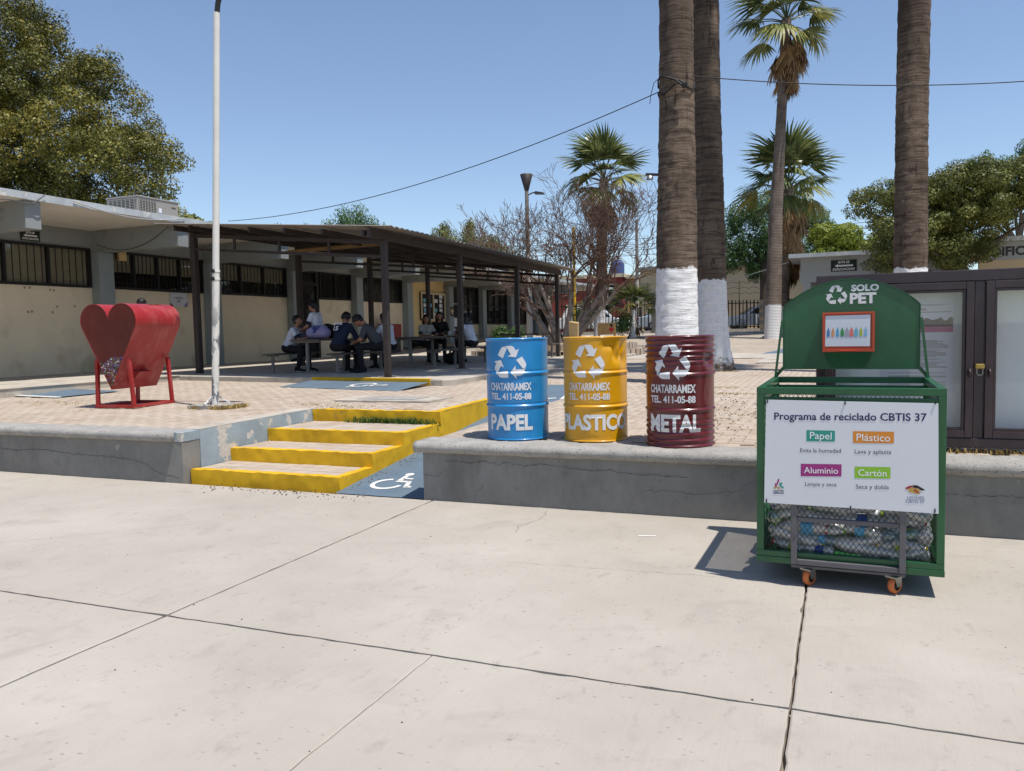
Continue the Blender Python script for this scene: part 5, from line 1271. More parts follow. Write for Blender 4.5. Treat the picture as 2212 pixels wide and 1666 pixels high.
# ------------------------------------------------------------------ leafless multi-trunk tree
BT = thing('bare_tree', 'leafless pale-barked tree with many trunks and fine twigs', 'tree', (-10.9, 32.4, zp(32.4))); rr = random.Random(12)
tk = MB(); tw = MB(); tips = []
starts = [((-.35, .1, 0), (-.62, .1, 1), 1.5, .17), ((-.1, .0, 0), (-.22, .2, 1), 1.6, .16), ((.1, .1, 0), (.05, -.1, 1), 1.7, .15), ((.35, 0, 0), (.75, .1, .85), 1.8, .17), ((.3, .2, 0), (.38, .2, 1), 1.7, .14), ((.0, .2, 0), (-.45, -.1, 1), 1.7, .13), ((.25, .1, 0), (.6, -.1, .7), 1.9, .12)]
for p, d, l, r_ in starts:
    q = Vector(p); d = Vector(d).normalized(); pts = [q]; rs = [r_*1.2]
    for i in range(4): d = (d+Vector((rr.gauss(0, .10), rr.gauss(0, .1), .08))).normalized(); q = q+d*l*.42; pts.append(q); rs.append(r_*(1-.12*(i+1)))
    tk.tube(pts, rs, 10, cap=False)
    for j in (2, 3, 4, 4, 4):
        a = (d+Vector((rr.gauss(0, .42), rr.gauss(0, .4), rr.gauss(.12, .25)))).normalized(); limb_tree(tw, pts[j], a, rs[j]*.55, rr.uniform(1.35, 1.9), 5, rr, .46, .13, 6, .009, (2, 3), .6, None, .20)
tk.build('trunk', 'bark_pale', BT, True); stuff(tw.build('crown', 'twig', BT, True))
# ------------------------------------------------------------------ palms
s = NT('palm_trunk'); s.set(.95, 0, .15)
z_ = s.n('SeparateXYZ'); s.l(s.pos(), z_.inputs[0])
ringf = s.noise(3.0, 7, .72, stretch=(.55, .55, 7.5), dist=.6); fis = s.noise(9, 6, .75, stretch=(1.2, 1.2, .22))
k = s.ramp(s.noise(1.3, 5, .65, stretch=(1, 1, .45)), [(.3, srgb('#4b4139')), (.5, srgb('#685a4e')), (.72, srgb('#897867'))])
k = s.mix(s.mul(s.mask(ringf, .52, .40), .7), k, srgb('#362d27'))
k = s.mix(s.mul(s.mask(fis, .56, .66), .75), k, srgb('#2a231f'))
edge = s.mul(s.noise(5, 4, .7), .30); lim = s.mul(z_.outputs['Z'], edge, 'ADD')
wh_ = s.mask(lim, 2.71, 2.68)
foot = s.mask(s.mul(z_.outputs['Z'], s.mul(s.noise(8, 5, .7), .8), 'ADD'), 1.10, 1.36)
wcol = s.mix(s.mask(s.noise(24, 4, .7), .68, .72), s.ramp(s.noise(9, 5, .7), [(.25, srgb('#cdcbc7')), (.5, srgb('#e8e7e5'))]), srgb('#7d766e'))
k = s.mix(s.mul(wh_, s.mask(foot, .1, .9)), k, wcol); s.col(k)
s.bump(s.mul(s.mul(ringf, 1.2), s.mul(fis, -.5), 'ADD'), .9, .035)
s = NT('palm_trunk_far'); s.set(.95, 0, .15); z_ = s.n('SeparateXYZ'); s.l(s.pos(), z_.inputs[0])
k = s.ramp(s.noise(2, 5, .65), [(.3, srgb('#5b5049')), (.7, srgb('#8b7d70'))]); rg = s.n('TexWave'); rg.bands_direction = 'Z'; rg.inputs['Scale'].default_value = 5; rg.inputs['Distortion'].default_value = 2; s.l(s.pos(), rg.inputs['Vector']); k = s.mix(s.mul(s.mask(rg.outputs['Fac'], .4, 0), .5), k, srgb('#40362f'))
k = s.mix(s.mask(s.mul(z_.outputs['Z'], s.mul(s.noise(5), .2), 'ADD'), 2.56, 2.52), k, srgb('#d5d4d2')); s.col(k); s.bump(rg.outputs['Fac'], .5, .02)
def frond_mesh(seed, m, L=1.15, pet=1.0, spread=82, nl=26, droop=.55, closed=0.):
    rr = random.Random(seed); mb = MB(); T = []
    cur = [(0, 0, 0), (pet*.5, 0, .05), (pet, 0, 0)]; o = len(mb.f); mb.tube(cur, [.028, .02, .014], 5, cap=False); T += [.35]*(len(mb.f)-o)
    for i in range(nl):
        a = R(-spread+2*spread*i/(nl-1))*(1-closed); l = L*(.72+.28*math.cos(a))*rr.uniform(.9, 1.08); w0 = .046; tn = rr.random()
        ca, sa = math.cos(a), math.sin(a); dr = droop*rr.uniform(.7, 1.4)
        def P(t, w_): 
            x = pet+ca*l*t; y = sa*l*t; z = -dr*l*(t**2.4)*.8+.06*math.cos(a*2)*t; return (x-sa*w_, y+ca*w_, z)
        V = [(pet, 0, 0), P(.38, w0), P(.38, -w0), P(.72, w0*.75), P(.72, -w0*.75), P(1, 0)]; V[1] = (V[1][0], V[1][1], V[1][2]+.012); 
        mb.add(V, [(0, 2, 1), (1, 2, 4, 3), (3, 4, 5)]); T += [tn]*3
    me = mb.mesh('frond', m); a_ = me.attributes.new('tint', 'FLOAT', 'FACE'); a_.data.foreach_set('value', T); return me
FRG = [frond_mesh(i, 'palm_green', droop=.35+.2*(i % 3)) for i in range(3)]+[frond_mesh(9, 'palm_pale', droop=.6)]
FRD = [frond_mesh(20+i, 'palm_dead', L=1.0, pet=.8, spread=60, nl=22, droop=.25, closed=.45) for i in range(2)]
def trunk_mesh(pts, rs, rings, seg, amp, flare=None):
    mb = MB(); P = [Vector(p) for p in pts]
    def cat(t):
        u = t*(len(P)-1); i = min(int(u), len(P)-2); f_ = u-i; return P[i].lerp(P[i+1], f_), rs[i]+(rs[i+1]-rs[i])*f_
    for i in range(rings+1):
        c, r = cat(i/rings); z = c.z-P[0].z
        if flare: r += flare*math.exp(-z/.45)
        for j in range(seg):
            a = 2*math.pi*j/seg; q = Vector((math.cos(a), math.sin(a), 0)); n_ = mnoise.noise(Vector((q.x*2.2, q.y*2.2, (z+P[0].x)*9)))*amp+mnoise.noise(Vector((q.x*6, q.y*6, z*28)))*amp*.8
            if flare and z < .5: n_ += mnoise.noise(Vector((q.x*7, q.y*7, z*9)))*.06*(1-z/.5)
            mb.v.append(tuple(c+q*(r+n_)))
    for i in range(rings):
        for j in range(seg): a = i*seg+j; b = i*seg+(j+1) % seg; mb.f.append((a, b, b+seg, a+seg)); mb.m.append(0)
    return mb
def palm(label, base, top, r0, r1, scale, ngreen, ndead, seed, near=False, mid=None, flare=.12, low=-35, skirt=1.0):
    t = thing('palm_tree', label, 'palm tree', base, 0, 'palm trees with whitewashed trunks'); rr = random.Random(seed); b = Vector(base); tp = Vector(top)-b
    md = Vector(mid)-b if mid else tp*.5
    pts = [Vector((0, 0, -.05)), md*.5, md, (md+tp)*.5, tp]; rs = [r0, r0*.97, (r0+r1)/2, r1*1.02, r1]
    tm = trunk_mesh(pts, rs, 260 if near else 90, 44 if near else 20, .016 if near else .008, flare if near else .04)
    tm.build('trunk', 'palm_trunk' if near else 'palm_trunk_far', t, True)
    for i in range(ngreen):
        el = R(low+(82-low)*((i+.5)/ngreen)**.85+rr.uniform(-7, 7)); az = i*2.39996+rr.uniform(-.25, .25); me = FRG[3] if (i < ngreen*.25 and rr.random() < .6) else FRG[rr.randrange(3)]
        f_ = obj('frond', me, t, loc=tuple(tp+Vector((0, 0, -.15+.3*math.sin(el)*scale*.4))), rot=(rr.uniform(-.4, .4), -el, az)); f_.rotation_mode = 'XYZ'; k_ = scale*rr.uniform(.85, 1.1); f_.scale = (k_, k_, k_)
    for i in range(ndead):
        u = rr.random(); az = rr.uniform(0, 6.28); el = R(-58-26*u); zz = -.25-skirt*u*scale*.9
        f_ = obj('dead_frond', FRD[rr.randrange(2)], t, loc=tuple(tp+Vector((0, 0, zz))), rot=(rr.uniform(-.3, .3), -el, az)); k_ = scale*rr.uniform(.7, .95); f_.scale = (k_, k_, k_)
    return t
palm('thick whitewashed palm trunk with wires tied round it, behind the red drum', (-2.54, 13.52, zp(13.5)), (-2.6, 14.0, 16.5), .345, .24, 1.25, 34, 26, 1, True, (-2.56, 13.82, 5.2), .10)
palm('darker whitewashed palm trunk with knobbly foot just right of the wired one', (-2.50, 17.35, zp(17.3)), (-2.8, 18.2, 17.5), .33, .25, 1.25, 30, 22, 2, True, (-2.66, 17.75, 6.5), .16)
palm('lone thick palm trunk above the maroon notice cabinet', (1.16, 16.05, zp(16)), (1.3, 16.8, 17.0), .285, .25, 1.25, 32, 24, 3, True, (1.17, 16.35, 5.2), .10)
palm('tall slim palm whose shaggy crown touches the top of the picture', (-2.63, 35.25, zp(35.2)-.25), (-2.15, 36.4, 14.35), .33, .20, 1.25, 24, 42, 4, False, (-2.52, 35.75, 6.2), low=-30)
palm('palm with full fan crown behind the bare tree', (-10.02, 34.9, zp(34.9)-.2), (-9.84, 35.45, 8.3), .25, .21, 1.12, 24, 26, 5, low=-38, skirt=.5)
palm('shorter palm with long dead skirt behind the tall slim palm', (-2.5, 39.0, zp(39)-.35), (-2.25, 39.6, 8.0), .27, .24, 1.28, 26, 90, 6, low=-35, skirt=2.2)
palm('young stubby fan palm beside the iron fence', (-9.05, 37.2, zp(37.2)), (-9.0, 37.3, 2.55), .12, .10, .75, 16, 4, 8, low=5)
# ------------------------------------------------------------------ grass and litter
def blades(name, spots, m, seed, h, parent=None, label=None, cat=None):
    g = random.Random(seed); V = []; F = []; T = []
    for (x, y, z, rx, ry, n) in spots:
        for _ in range(n):
            a, r_ = g.uniform(0, 6.28), g.random()**.5; px = x+rx*r_*math.cos(a); py = y+ry*r_*math.sin(a); hh = h*g.uniform(.4, 1.2); d = g.uniform(0, 6.28); ln = g.uniform(.2, .9)*hh; w_ = .004+.003*g.random()
            o = len(V); u = Vector((math.cos(d), math.sin(d), 0)); v = Vector((-u.y, u.x, 0))*w_; p = Vector((px, py, z)); q = p+u*ln*.4+Vector((0, 0, hh*.65)); e = p+u*ln+Vector((0, 0, hh*.9))
            V += [p-v, p+v, q+v*.8, q-v*.8, e]; F += [(o, o+1, o+2, o+3), (o+3, o+2, o+4)]; t_ = g.random(); T += [t_, t_]
    me = bpy.data.meshes.new(name); me.from_pydata([tuple(v) for v in V], [], F); me.materials.append(MATS[m]); a_ = me.attributes.new('tint', 'FLOAT', 'FACE'); a_.data.foreach_set('value', T); return stuff(obj(name, me, parent), label, cat)
blades('green_grass', [(-5.9+.12*i, 8.86, .405, .10, .05, 75 if 1 < i < 9 else 30) for i in range(11)], 'grass_green', 1, .11, None, 'green grass growing along the foot of the top step', 'grass')
blades('dry_grass', [(-7.90, 8.64, zp(8.7), .16, .07, 150), (-7.74, 8.85, zp(8.9), .09, .2, 190), (-8.3, 8.6, zp(8.6), .10, .05, 25)], 'grass_dry', 2, .07, None, 'dry straw-coloured grass round the footing of the white pole', 'grass')
blades('dry_straw', [(-6.2-.3*i, 9.2+.16*i, zp(9.2)+.004, .45, .25, 90) for i in range(5)]+[(-11.4, 9.0, zp(9)+.004, .9, .35, 130), (-1.4, 8.6, zp(8.6)+.004, .5, .25, 110), (-.9, 9.2, zp(9.2)+.004, .4, .25, 90), (-2.2, 12.6, zp(12.6), .8, .25, 900), (-1.6, 11.6, zp(11.6), .5, .16, 380), (-2.4, 16.7, zp(16.7), .6, .2, 400), (-6.5, 8.0, .28, .03, .1, 40), (-6.5, 8.7, .415, .05, .15, 80), (-5.2, 8.75, .415, .4, .06, 120), (-9.8, 8.1, zp(8), .2, .1, 40)], 'grass_dry', 3, .018, None, 'flattened dry straw scattered over the brick paving', 'straw')
blades('cabinet_weeds', [(.8+.25*i, 6.96, .556, .15, .03, 50) for i in range(10)], 'grass_dry', 4, .05, None, 'dry leaves and weeds under the maroon notice cabinet', 'weeds')
mat('seed_brown', '#4c3f33', .9, var=.3, bump=0)
g_ = random.Random(9); mb = MB()
def pebble(x, y, z, r): mb.hexa([(x-r, y-r*.6, z), (x+r, y-r*.7, z), (x+r*.8, y+r*.6, z), (x-r*.9, y+r*.7, z)], [(x-r*.5, y-r*.3, z+r*.9), (x+r*.6, y-r*.4, z+r*.8), (x+r*.4, y+r*.3, z+r), (x-r*.5, y+r*.4, z+r*.7)])
for _ in range(520): y = 7.2+g_.random()**1.4*4.5; x = g_.uniform(-1.3, 1.4)-.25*(y-7); pebble(x, y, zp(y)+.004, g_.uniform(.006, .013))
for _ in range(150): y = g_.gauss(6.52, .10); x = g_.uniform(-6.2, -4.2); pebble(x, min(y, 6.68), .0, g_.uniform(.003, .010))
for _ in range(70): pebble(g_.uniform(-8, 3.5), g_.uniform(1.6, 6.4), 0, g_.uniform(.002, .006))
for _ in range(70): y = g_.uniform(6.8, 8.6); pebble(-4.6+.10*abs(g_.gauss(0, 1)), y, rz_(0, y), g_.uniform(.004, .009))
stuff(mb.build('litter', 'seed_brown'), 'small dark seeds and grit scattered over the paving', 'litter')
mat('litter_paper', '#d8d6d0', .8, var=.03)
t = thing('paper_scrap', 'thin white paper scrap lying on the concrete left of the cart shadow', 'litter', (-1.34, 5.9, .002), .3); o = MB(); o.box(-.065, .065, -.012, .012, 0, .002); o.build('scrap', 'litter_paper', t)
# ------------------------------------------------------------------ far building on the right
mat('far_grey', '#a2a6a6', .8, var=.06, scale=1.2, bump=.15); mat('far_beige', '#cdb795', .85, var=.06, scale=.8, bump=.15); mat('letter_grey', '#3b3d40', .7, var=.05, bump=0)
EB = thing('annex_building', 'low grey and beige school building lettered EDIFICIO at the right edge', 'building', (0,0,0))
o = MB(); o.box(-2.0, 4.6, 35.4, 44, 4.36, 4.52); o.build('roof', 'fascia', EB); o = MB(); o.box(-1.55, 4.5, 35.9, 36.15, 3.35, 4.358); o.build('portal_beam', 'far_grey', EB)
for (x0, x1) in ((-1.45, -1.15), (1.75, 2.9)): o = MB(); o.box(x0, x1, 35.95, 36.25, .7, 3.349); o.build('portal_pier', 'far_grey', EB)
for i in range(4): o = MB(); o.box(-1.2, 4.5, 37.6+i*1.7, 37.85+i*1.7, 3.1-.0*i, 4.35); o.build('roof_beam', 'grey_beam', EB)
o = MB(); o.box(-1.0, 4.6, 42.6, 42.8, .9, 4.35); o.build('rear_wall', 'interior_dark', EB)
o = MB(); o.box(2.9, 4.6, 36.0, 36.3, .7, 4.34); o.build('wall', 'far_beige', EB)
o = MB(); o.box(4.4, 16, 33.4, 44, 4.42, 4.58); o.build('roof', 'fascia', EB); o = MB(); o.box(4.65, 16, 33.85, 34.1, 3.78, 4.418); o.build('sign_band', 'far_grey', EB); o = MB(); o.box(4.7, 16, 33.9, 34.2, .7, 3.779); o.build('wall', 'far_beige', EB)
o = MB(); put_text(o, text2d('EDIFICIO', 1.72, .34, bold=.04), (5.72, 33.845, 4.09)); o.build('lettering', 'letter_grey', EB)
evac_sign('evacuation_sign', 'dark RUTA DE EVACUACION sign on the grey portal of the right building', (.12, 35.88, 3.98), 0, .98, .46)
# beige wall building behind the fence
t = thing('warehouse', 'long plain beige building beyond the fence behind the feathery tree', 'building', (0,0,0)); o = MB(); o.box(-13, 2.5, 56, 66, 1.3, 5.6); o.build('wall', 'far_beige', t); o = MB(); o.box(-13.3, 2.7, 55.6, 66.3, 5.6, 5.85); o.build('roof', 'roof_sheet', t)
t = thing('block_wall', 'grey concrete block wall at the end of the iron fence', 'wall', (0,0,0))
mat('block_grey', '#6b6a69', .9, var=.12, scale=2, bump=.3)
o = MB(); o.box(-3.9, 2.2, 43.65, 43.83, 1.0, 2.95); o.build('wall_core', 'joint_dirt', t)
bk = MB().add([(x, z, y) for (x, y, z) in brick_verts(.39, .19)], [tuple(q) for q in BF]); bk.v = [(x, -y, z) for x, y, z in bk.v]; bkm = bk.mesh('block', 'block_grey')
for r in range(8):
    for c in range(15):
        x = -3.7+c*.4+(.2 if r % 2 else 0)
        if x < 2.1: obj('block', bkm, t, loc=(x, 43.645, 1.42+r*.2))
t = thing('masonry_pier', 'dark grey masonry pier at the fence opening behind the wired palm', 'pier', (-9.0, 41.9, 1.2)); o = MB(); o.box(-.1, 1.9, -.2, .2, 0, 1.85); o.build('pier_body', 'block_grey', t); o = MB(); o.box(-.15, 1.95, -.24, .24, 1.851, 1.93); o.build('coping', 'cap_concrete', t)
# ------------------------------------------------------------------ iron fences
def fence(label, a, b, z0, z1, n, planks=0):
    t = thing('iron_fence', label, 'fence', (0,0,0), 0, 'iron fences along the street'); a = Vector((*a, 0)); b = Vector((*b, 0)); d = (b-a).normalized(); nn = Vector((-d.y, d.x, 0))
    o = MB(); o.bar((a.x, a.y, z0-.12), (b.x, b.y, z0-.12), .22, .30); o.build('plinth', 'cap_concrete', t)
    for z in (z0+.14, z1-.16): o = MB(); o.bar((a.x, a.y, z), (b.x, b.y, z), .05, .05); o.build('rail', 'black_iron', t)
    me = None
    for i in range(n):
        p = a.lerp(b, (i+.5)/n); w_ = .045 if i % 2 else .075
        o = MB(); o.box(-w_/2, w_/2, -.012, .012, z0+.03, z1); ob = o.build('bar', 'black_iron', t); ob.location = (p.x-nn.x*.04, p.y-nn.y*.04, 0); ob.rotation_euler = (0, 0, math.atan2(d.y, d.x))
    o = MB()
    for q in range(3): 
        pts = [a.lerp(b, i/20)+Vector((0, 0, z1+.35+.28*q+.05*math.sin(i*2.1+q))) for i in range(21)]; o.tube([tuple(p) for p in pts], .012, 4)
    for i in range(0, n, 6): p = a.lerp(b, (i+.5)/n); o.bar((p.x, p.y, z1-.1), (p.x, p.y, z1+1.0), .03, .03)
    stuff(o.build('barbed_wire', 'wire_black', t)); return t
fence('black iron fence along the street behind the fan-crowned palm', (-13.6, 40.1), (-9.05, 41.9), 1.44, 2.98, 26)
fence('black iron fence behind the palm trunks near the parked white car', (-7.1, 42.6), (-3.9, 43.75), 1.44, 2.96, 18)
# ------------------------------------------------------------------ street, parked cars, houses
struct(MB().add([(-80, 44.2, 1.347), (60, 44.2, 1.347), (60, 54, 1.347), (-80, 54, 1.347)], [(0,1,2,3)]).build('street', 'asphalt'))
m_gloss('car_white', '#d8dadb', .25, coat=.6, chip='#c8c8c8'); m_gloss('car_silver', '#9fa8ad', .25, coat=.6, chip='#8a8f92'); mat('car_glass', '#15191c', .06, var=.05, bump=0, spec=.8); mat('tail_red', '#8f1518', .25, var=.05, bump=0)
def car(label, loc, rz, m, suv=False):
    t = thing('parked_car', label, 'car', loc, rz, 'cars parked in the street'); H = 1.62 if suv else 1.45; hw = .86
    side = [(-2.15, .30), (2.15, .30), (2.2, .62), (2.05, .80), (1.15, .95), (.55, H-.08), (.2, H), (-1.1 if not suv else -1.6, H), (-1.75 if not suv else -2.0, .98), (-2.18, .92), (-2.22, .5)]
    o = MB(); k_ = len(side)
    for y, ins in ((-hw, 0), (hw, 0)):
        for x, z in side: 
            q = .14*max(0, (z-.9)/(H-.9)); o.v.append((x, y*(1-q), z))
    o.f = [tuple(range(k_)), tuple(reversed(range(k_, 2*k_)))]+[((i+1) % k_, i, i+k_, (i+1) % k_+k_) for i in range(k_)]; o.m = [0]*len(o.f)
    body = o.build('body', m, t, bevel=.05)
    for s_ in (-1, 1):
        for (xa, xb, xc, xd) in ((-1.35, -.35, -.35, -1.0), (-.27, .95, .42, -.27)):
            o = MB(); y1, y2 = s_*(hw*.985+.012), s_*(hw*.875+.012); o.add([(xa, y1, .98), (xb, y1, .98), (xc, y2, H-.12), (xd, y2, H-.12)], [(0,1,2,3)]); o.build('side_window', 'car_glass', body)
        for x in (-1.35, 1.35):
            q = MB(); q.lathe([(.30, -.1), (.32, -.07), (.32, .07), (.30, .1), (.001, .1)], 20); w_ = q.build('wheel', 'black_rubber', t, True, loc=(x, s_*.80, .32), rot=(R(90), 0, 0)); q = MB(); q.lathe([(.001, -.105), (.19, -.105), (.2, -.09)], 16); q.lathe([(.2, .09), (.19, .105), (.001, .105)], 16); q.build('rim', 'steel_zinc', w_, True)
        q = MB(); q.cbox((-2.19, s_*.68, .80), (.07, .26, .16)); q.build('tail_light', 'tail_red', t); q = MB(); q.cbox((2.10, s_*.66, .72), (.12, .3, .12)); q.build('headlight', 'paper', t)
    o = MB(); o.add([(1.16, -.70, .96), (1.16, .70, .96), (.57, .64, H-.10), (.57, -.64, H-.10)], [(0,1,2,3)]); o.v = [(x+.02, y, z+.012) for x, y, z in o.v]; o.build('windscreen', 'car_glass', body)
    xr = (-1.1 if not suv else -1.6, -1.75 if not suv else -2.0); o = MB(); o.add([(xr[0]-.06, -.60, H-.08), (xr[0]-.06, .60, H-.08), (xr[1]+.05, .68, 1.02), (xr[1]+.05, -.68, 1.02)], [(0,1,2,3)]); o.v = [(x-.012, y, z+.012) for x, y, z in o.v]; o.build('rear_window', 'car_glass', body); return t
car('white car parked beyond the fence behind the fan-crowned palm', (-14.0, 47.6, 1.35), R(22), 'car_white', True)
car('white hatchback parked beyond the fence right of the two palm trunks', (-4.3, 49.6, 1.35), R(200), 'car_white')
car('silver car half hidden by the masonry pier', (-9.3, 48.6, 1.35), R(20), 'car_silver')
for nm, c in dict(house_tan='#b59a6c', house_red='#8a4238', house_coral='#c4775f', house_blue='#2f5a8c', house_cream='#cfc2a4', tank_blue='#3a4a78').items(): mat(nm, c, .85, var=.08, scale=.8, bump=.15)
def house(label, x0, x1, y0, y1, z1, m, win, trim='house_cream', tank=None):
    t = thing('house', label, 'house', ((x0+x1)/2, y0, 1.3), 0, 'houses across the street'); w_ = (x1-x0)/2; h = z1-1.3
    o = MB(); o.box(-w_, w_, 0, y1-y0, 0, h); wl_ = o.build('wall', m, t); o = MB(); o.box(-w_-.15, w_+.15, -.2, y1-y0, h+.001, h+.28); o.build('parapet', trim, t)
    for (x, z, a, b) in win:
        q = MB(); q.box(x-a/2, x+a/2, -.04, -.002, z, z+b); wn_ = q.build('window', 'car_glass', t); q = MB(); q.box(x-a/2-.08, x+a/2+.08, -.09, -.041, z+b, z+b+.1); q.box(x-.03, x+.03, -.06, -.041, z, z+b-.01); q.build('frame', trim, wn_)
    q = MB(); q.box(-w_*.5, -w_*.5+.9, -.05, -.002, .0, 2.1); q.build('door', 'interior_dark', t)
    if tank: q = MB(); q.lathe([(.001, 1.2), (.25, 1.15), (.5, .95), (.55, .8), (.55, 0)], 18, (tank, 1.5, h+.28)); q.build('water_tank', 'tank_blue', t, True)
    return t
house('dark red house beyond the fence behind the bare tree', -21.5, -15.6, 61, 70, 5.6, 'house_red', [(-1, 1.0, 1.2, 1.2), (1.4, 1.0, 1.2, 1.2), (1.8, 2.7, 1.0, 1.0)], tank=2.2)
house('tan two storey house between the fan palm and the coral house', -15.5, -12.9, 62, 72, 5.5, 'house_tan', [(-.4, .9, .9, 2.4), (.7, 1.9, .7, .9)])
house('narrow coral house behind the iron fence', -12.7, -11.5, 62.5, 72, 4.9, 'house_coral', [(.1, 1.6, .6, .9)])
house('blue shop front left of the wired palm trunk', -11.3, -7.4, 63, 72, 4.4, 'house_blue', [(-1.0, .9, 1.1, 1.0), (.8, .9, 1.3, 1.0)], trim='roof_sheet', tank=-.8)
house('long cream house far off behind the bare tree', -34, -22, 66, 76, 6.0, 'house_cream', [(-3, 1, 1.4, 1.2), (0, 1, 1.4, 1.2), (3, 1, 1.4, 1.2)])
# street lamp with funnel top, utility pole
s = NT('lamp_paint'); s.set(.8, 0, .2); z_ = s.n('SeparateXYZ'); s.l(s.pos(), z_.inputs[0]); k = s.mix(s.mask(z_.outputs['Z'], 5.4, 5.0), s.ramp(s.noise(4), [(.3, srgb('#77706a')), (.7, srgb('#948c84'))]), srgb('#cfcac2')); s.col(k)
LP = thing('street_lamp', 'concrete lamp post with funnel top and small side lamp behind the canopy', 'lamp post', (-13.6, 35.6, zp(35.6)))
MB().tube([(0, 0, 0), (-.06, .1, 7.1)], [.15, .085], 14).build('pole', 'lamp_paint', LP, True)
o = MB(); o.lathe([(.10, 0), (.13, .12), (.30, .75), (.27, .76), (.12, .16), (.001, .14)], 16, (-.06, .1, 7.08)); o.build('funnel_shade', 'brown_steel', LP, True)
MB().tube([(-.05, .1, 6.85), (.25, .05, 6.95), (.45, .0, 6.95)], .03, 8).build('arm', 'brown_steel', LP, True); o = MB(); o.hexa([(.40, -.12, 6.86), (.85, -.10, 6.82), (.85, .12, 6.82), (.40, .14, 6.86)], [(.42, -.08, 7.0), (.80, -.06, 6.92), (.80, .08, 6.92), (.42, .10, 7.0)]); o.build('side_lamp', 'arm_black', LP)
UP = thing('utility_pole', 'thin concrete utility pole with crossarm left of the feathery tree', 'utility pole', (-8.1, 61.9, 1.3)); MB().tube([(0, 0, 0), (0, 0, 9.6)], [.16, .11], 10).build('pole', 'lamp_paint', UP, True); o = MB(); o.box(-1.0, 1.0, -.06, .06, 7.0, 7.12); o.build('crossarm', 'brown_steel', UP); 
for x in (-.8, .1, .8): MB().tube([(x, 0, 7.12), (x, 0, 7.4)], .06, 8).build('insulator', 'brown_steel', UP, True)
MB().tube([(.35, 0, 5.9), (.35, 0, 6.6)], .22, 12).build('transformer', 'far_grey', UP, True)
t = thing('utility_pole', 'white utility pole rising in front of the tan and red houses', 'utility pole', (-14.3, 60.5, 1.3)); MB().tube([(0, 0, 0), (0, 0, 8.5)], [.15, .11], 10).build('pole', 'lamp_paint', t, True)
t = thing('yellow_pole', 'yellow pole by the street beyond the fence', 'pole', (-14.2, 44.5, 1.3)); MB().tube([(0, 0, 0), (0, 0, 6.2)], .08, 10).build('pole', 'yellow_paint', t, True)
FA = thing('floodlight', 'small floodlight on a bracket at the left of the wired palm trunk', 'floodlight', (-2.83, 13.62, 4.13)); o = MB(); o.bar((.05, 0, .0), (-.22, -.02, .03), .04, .04); o.build('bracket', 'brown_steel', FA); o = MB(); o.lathe([(.06, 0), (.045, .06), (.001, .07)], 12, (-.15, -.02, -.06)); o.build('bulb', 'steel_zinc', FA, True); MB().tube([(-.15, -.02, -.05), (-.08, -.02, -.12), (-.02, 0, -.3), (.03, 0, -.55)], .004, 5).build('lead', 'wire_black', FA)
# ------------------------------------------------------------------ overhead cables
def cable(label, a, b, sag, r=.012, m='wire_black', n=40, name='overhead_cable'):
    a = Vector(a); b = Vector(b); pts = [tuple(a.lerp(b, i/n)-Vector((0, 0, sag*4*(i/n)*(1-i/n)))) for i in range(n+1)]
    o = MB().tube(pts, r, 6).build(name, m, None, True); return tag(o, label, 'cable', 'overhead cables')
cable('black cable sagging from the wired palm to the classroom roof', (-2.80, 13.62, 5.50), (-15.1, 17.2, 4.66), .42, .008)
cable('black cable running right from the wired palm across the sky', (-2.3, 13.75, 5.72), (3.6, 16.38, 5.62), .14, .008)
for i in range(4): cable('thin street wire behind the wired palm, number %s from the top' % ['first', 'second', 'third', 'fourth'][i], (-60, 66, 9.3-.42*i), (30, 60, 9.0-.42*i), .5, .018)
cable('thin pale wire from the annex roof to the fence', (-2.0, 35.5, 4.2), (-9.0, 41.5, 3.2), .15, .012, 'wire_white')
t = thing('wire_bundle', 'tangle of black wire and clamps tied round the palm trunk', 'cable', (-2.56, 13.78, 5.55))
MB().tube([(.30*math.cos(a*.35), .30*math.sin(a*.35), .06*math.sin(a*1.3)+.012*a) for a in range(-12, 14)], .014, 6).build('wrap', 'wire_black', t, True)
MB().tube([(.10, -.30, .05), (.2, -.34, -.02), (.25, -.33, -.10), (.16, -.34, -.05), (.05, -.33, .06), (-.1, -.32, .12)], .018, 6).build('loops', 'wire_black', t, True); o = MB(); o.cbox((.20, -.33, -.05), (.09, .05, .08)); o.build('clamp', 'wire_black', t, bevel=.01)
MB().tube([(-.27, -.2, .14), (-.33, -.22, .08), (-.38, -.22, -.10), (-.40, -.22, -.25)], .006, 5).build('loose_end', 'wire_black', t, True)
def rcable(label, pts, m, r=.01): 
    o = MB().tube(pts, r, 6).build('roof_cable', m, None, True); return tag(o, label, 'cable', 'cables on the classroom roof')
rcable('pale cable drooping along the roof edge of the classroom block', [(-14.96, 12.4+.12*i, 4.50-.16*math.sin(math.pi*i/26)) for i in range(27)], 'wire_white', .012)
rcable('thin grey cable hanging in a loop below the first roof beam', [(-17.7+.1*i, 15.30, 4.02-.004*i*(26-i)*.55+.017*i) for i in range(27)], 'wire_black', .008)
rcable('grey cable tied round the leftmost roof beam', [(-15.0, 9.6+.1*i, 4.2+.008*i+.03*math.sin(i*.6)) for i in range(20)]+[(-14.95, 11.6, 4.42), (-14.94, 11.75, 4.54)], 'trolley_grey', .012)
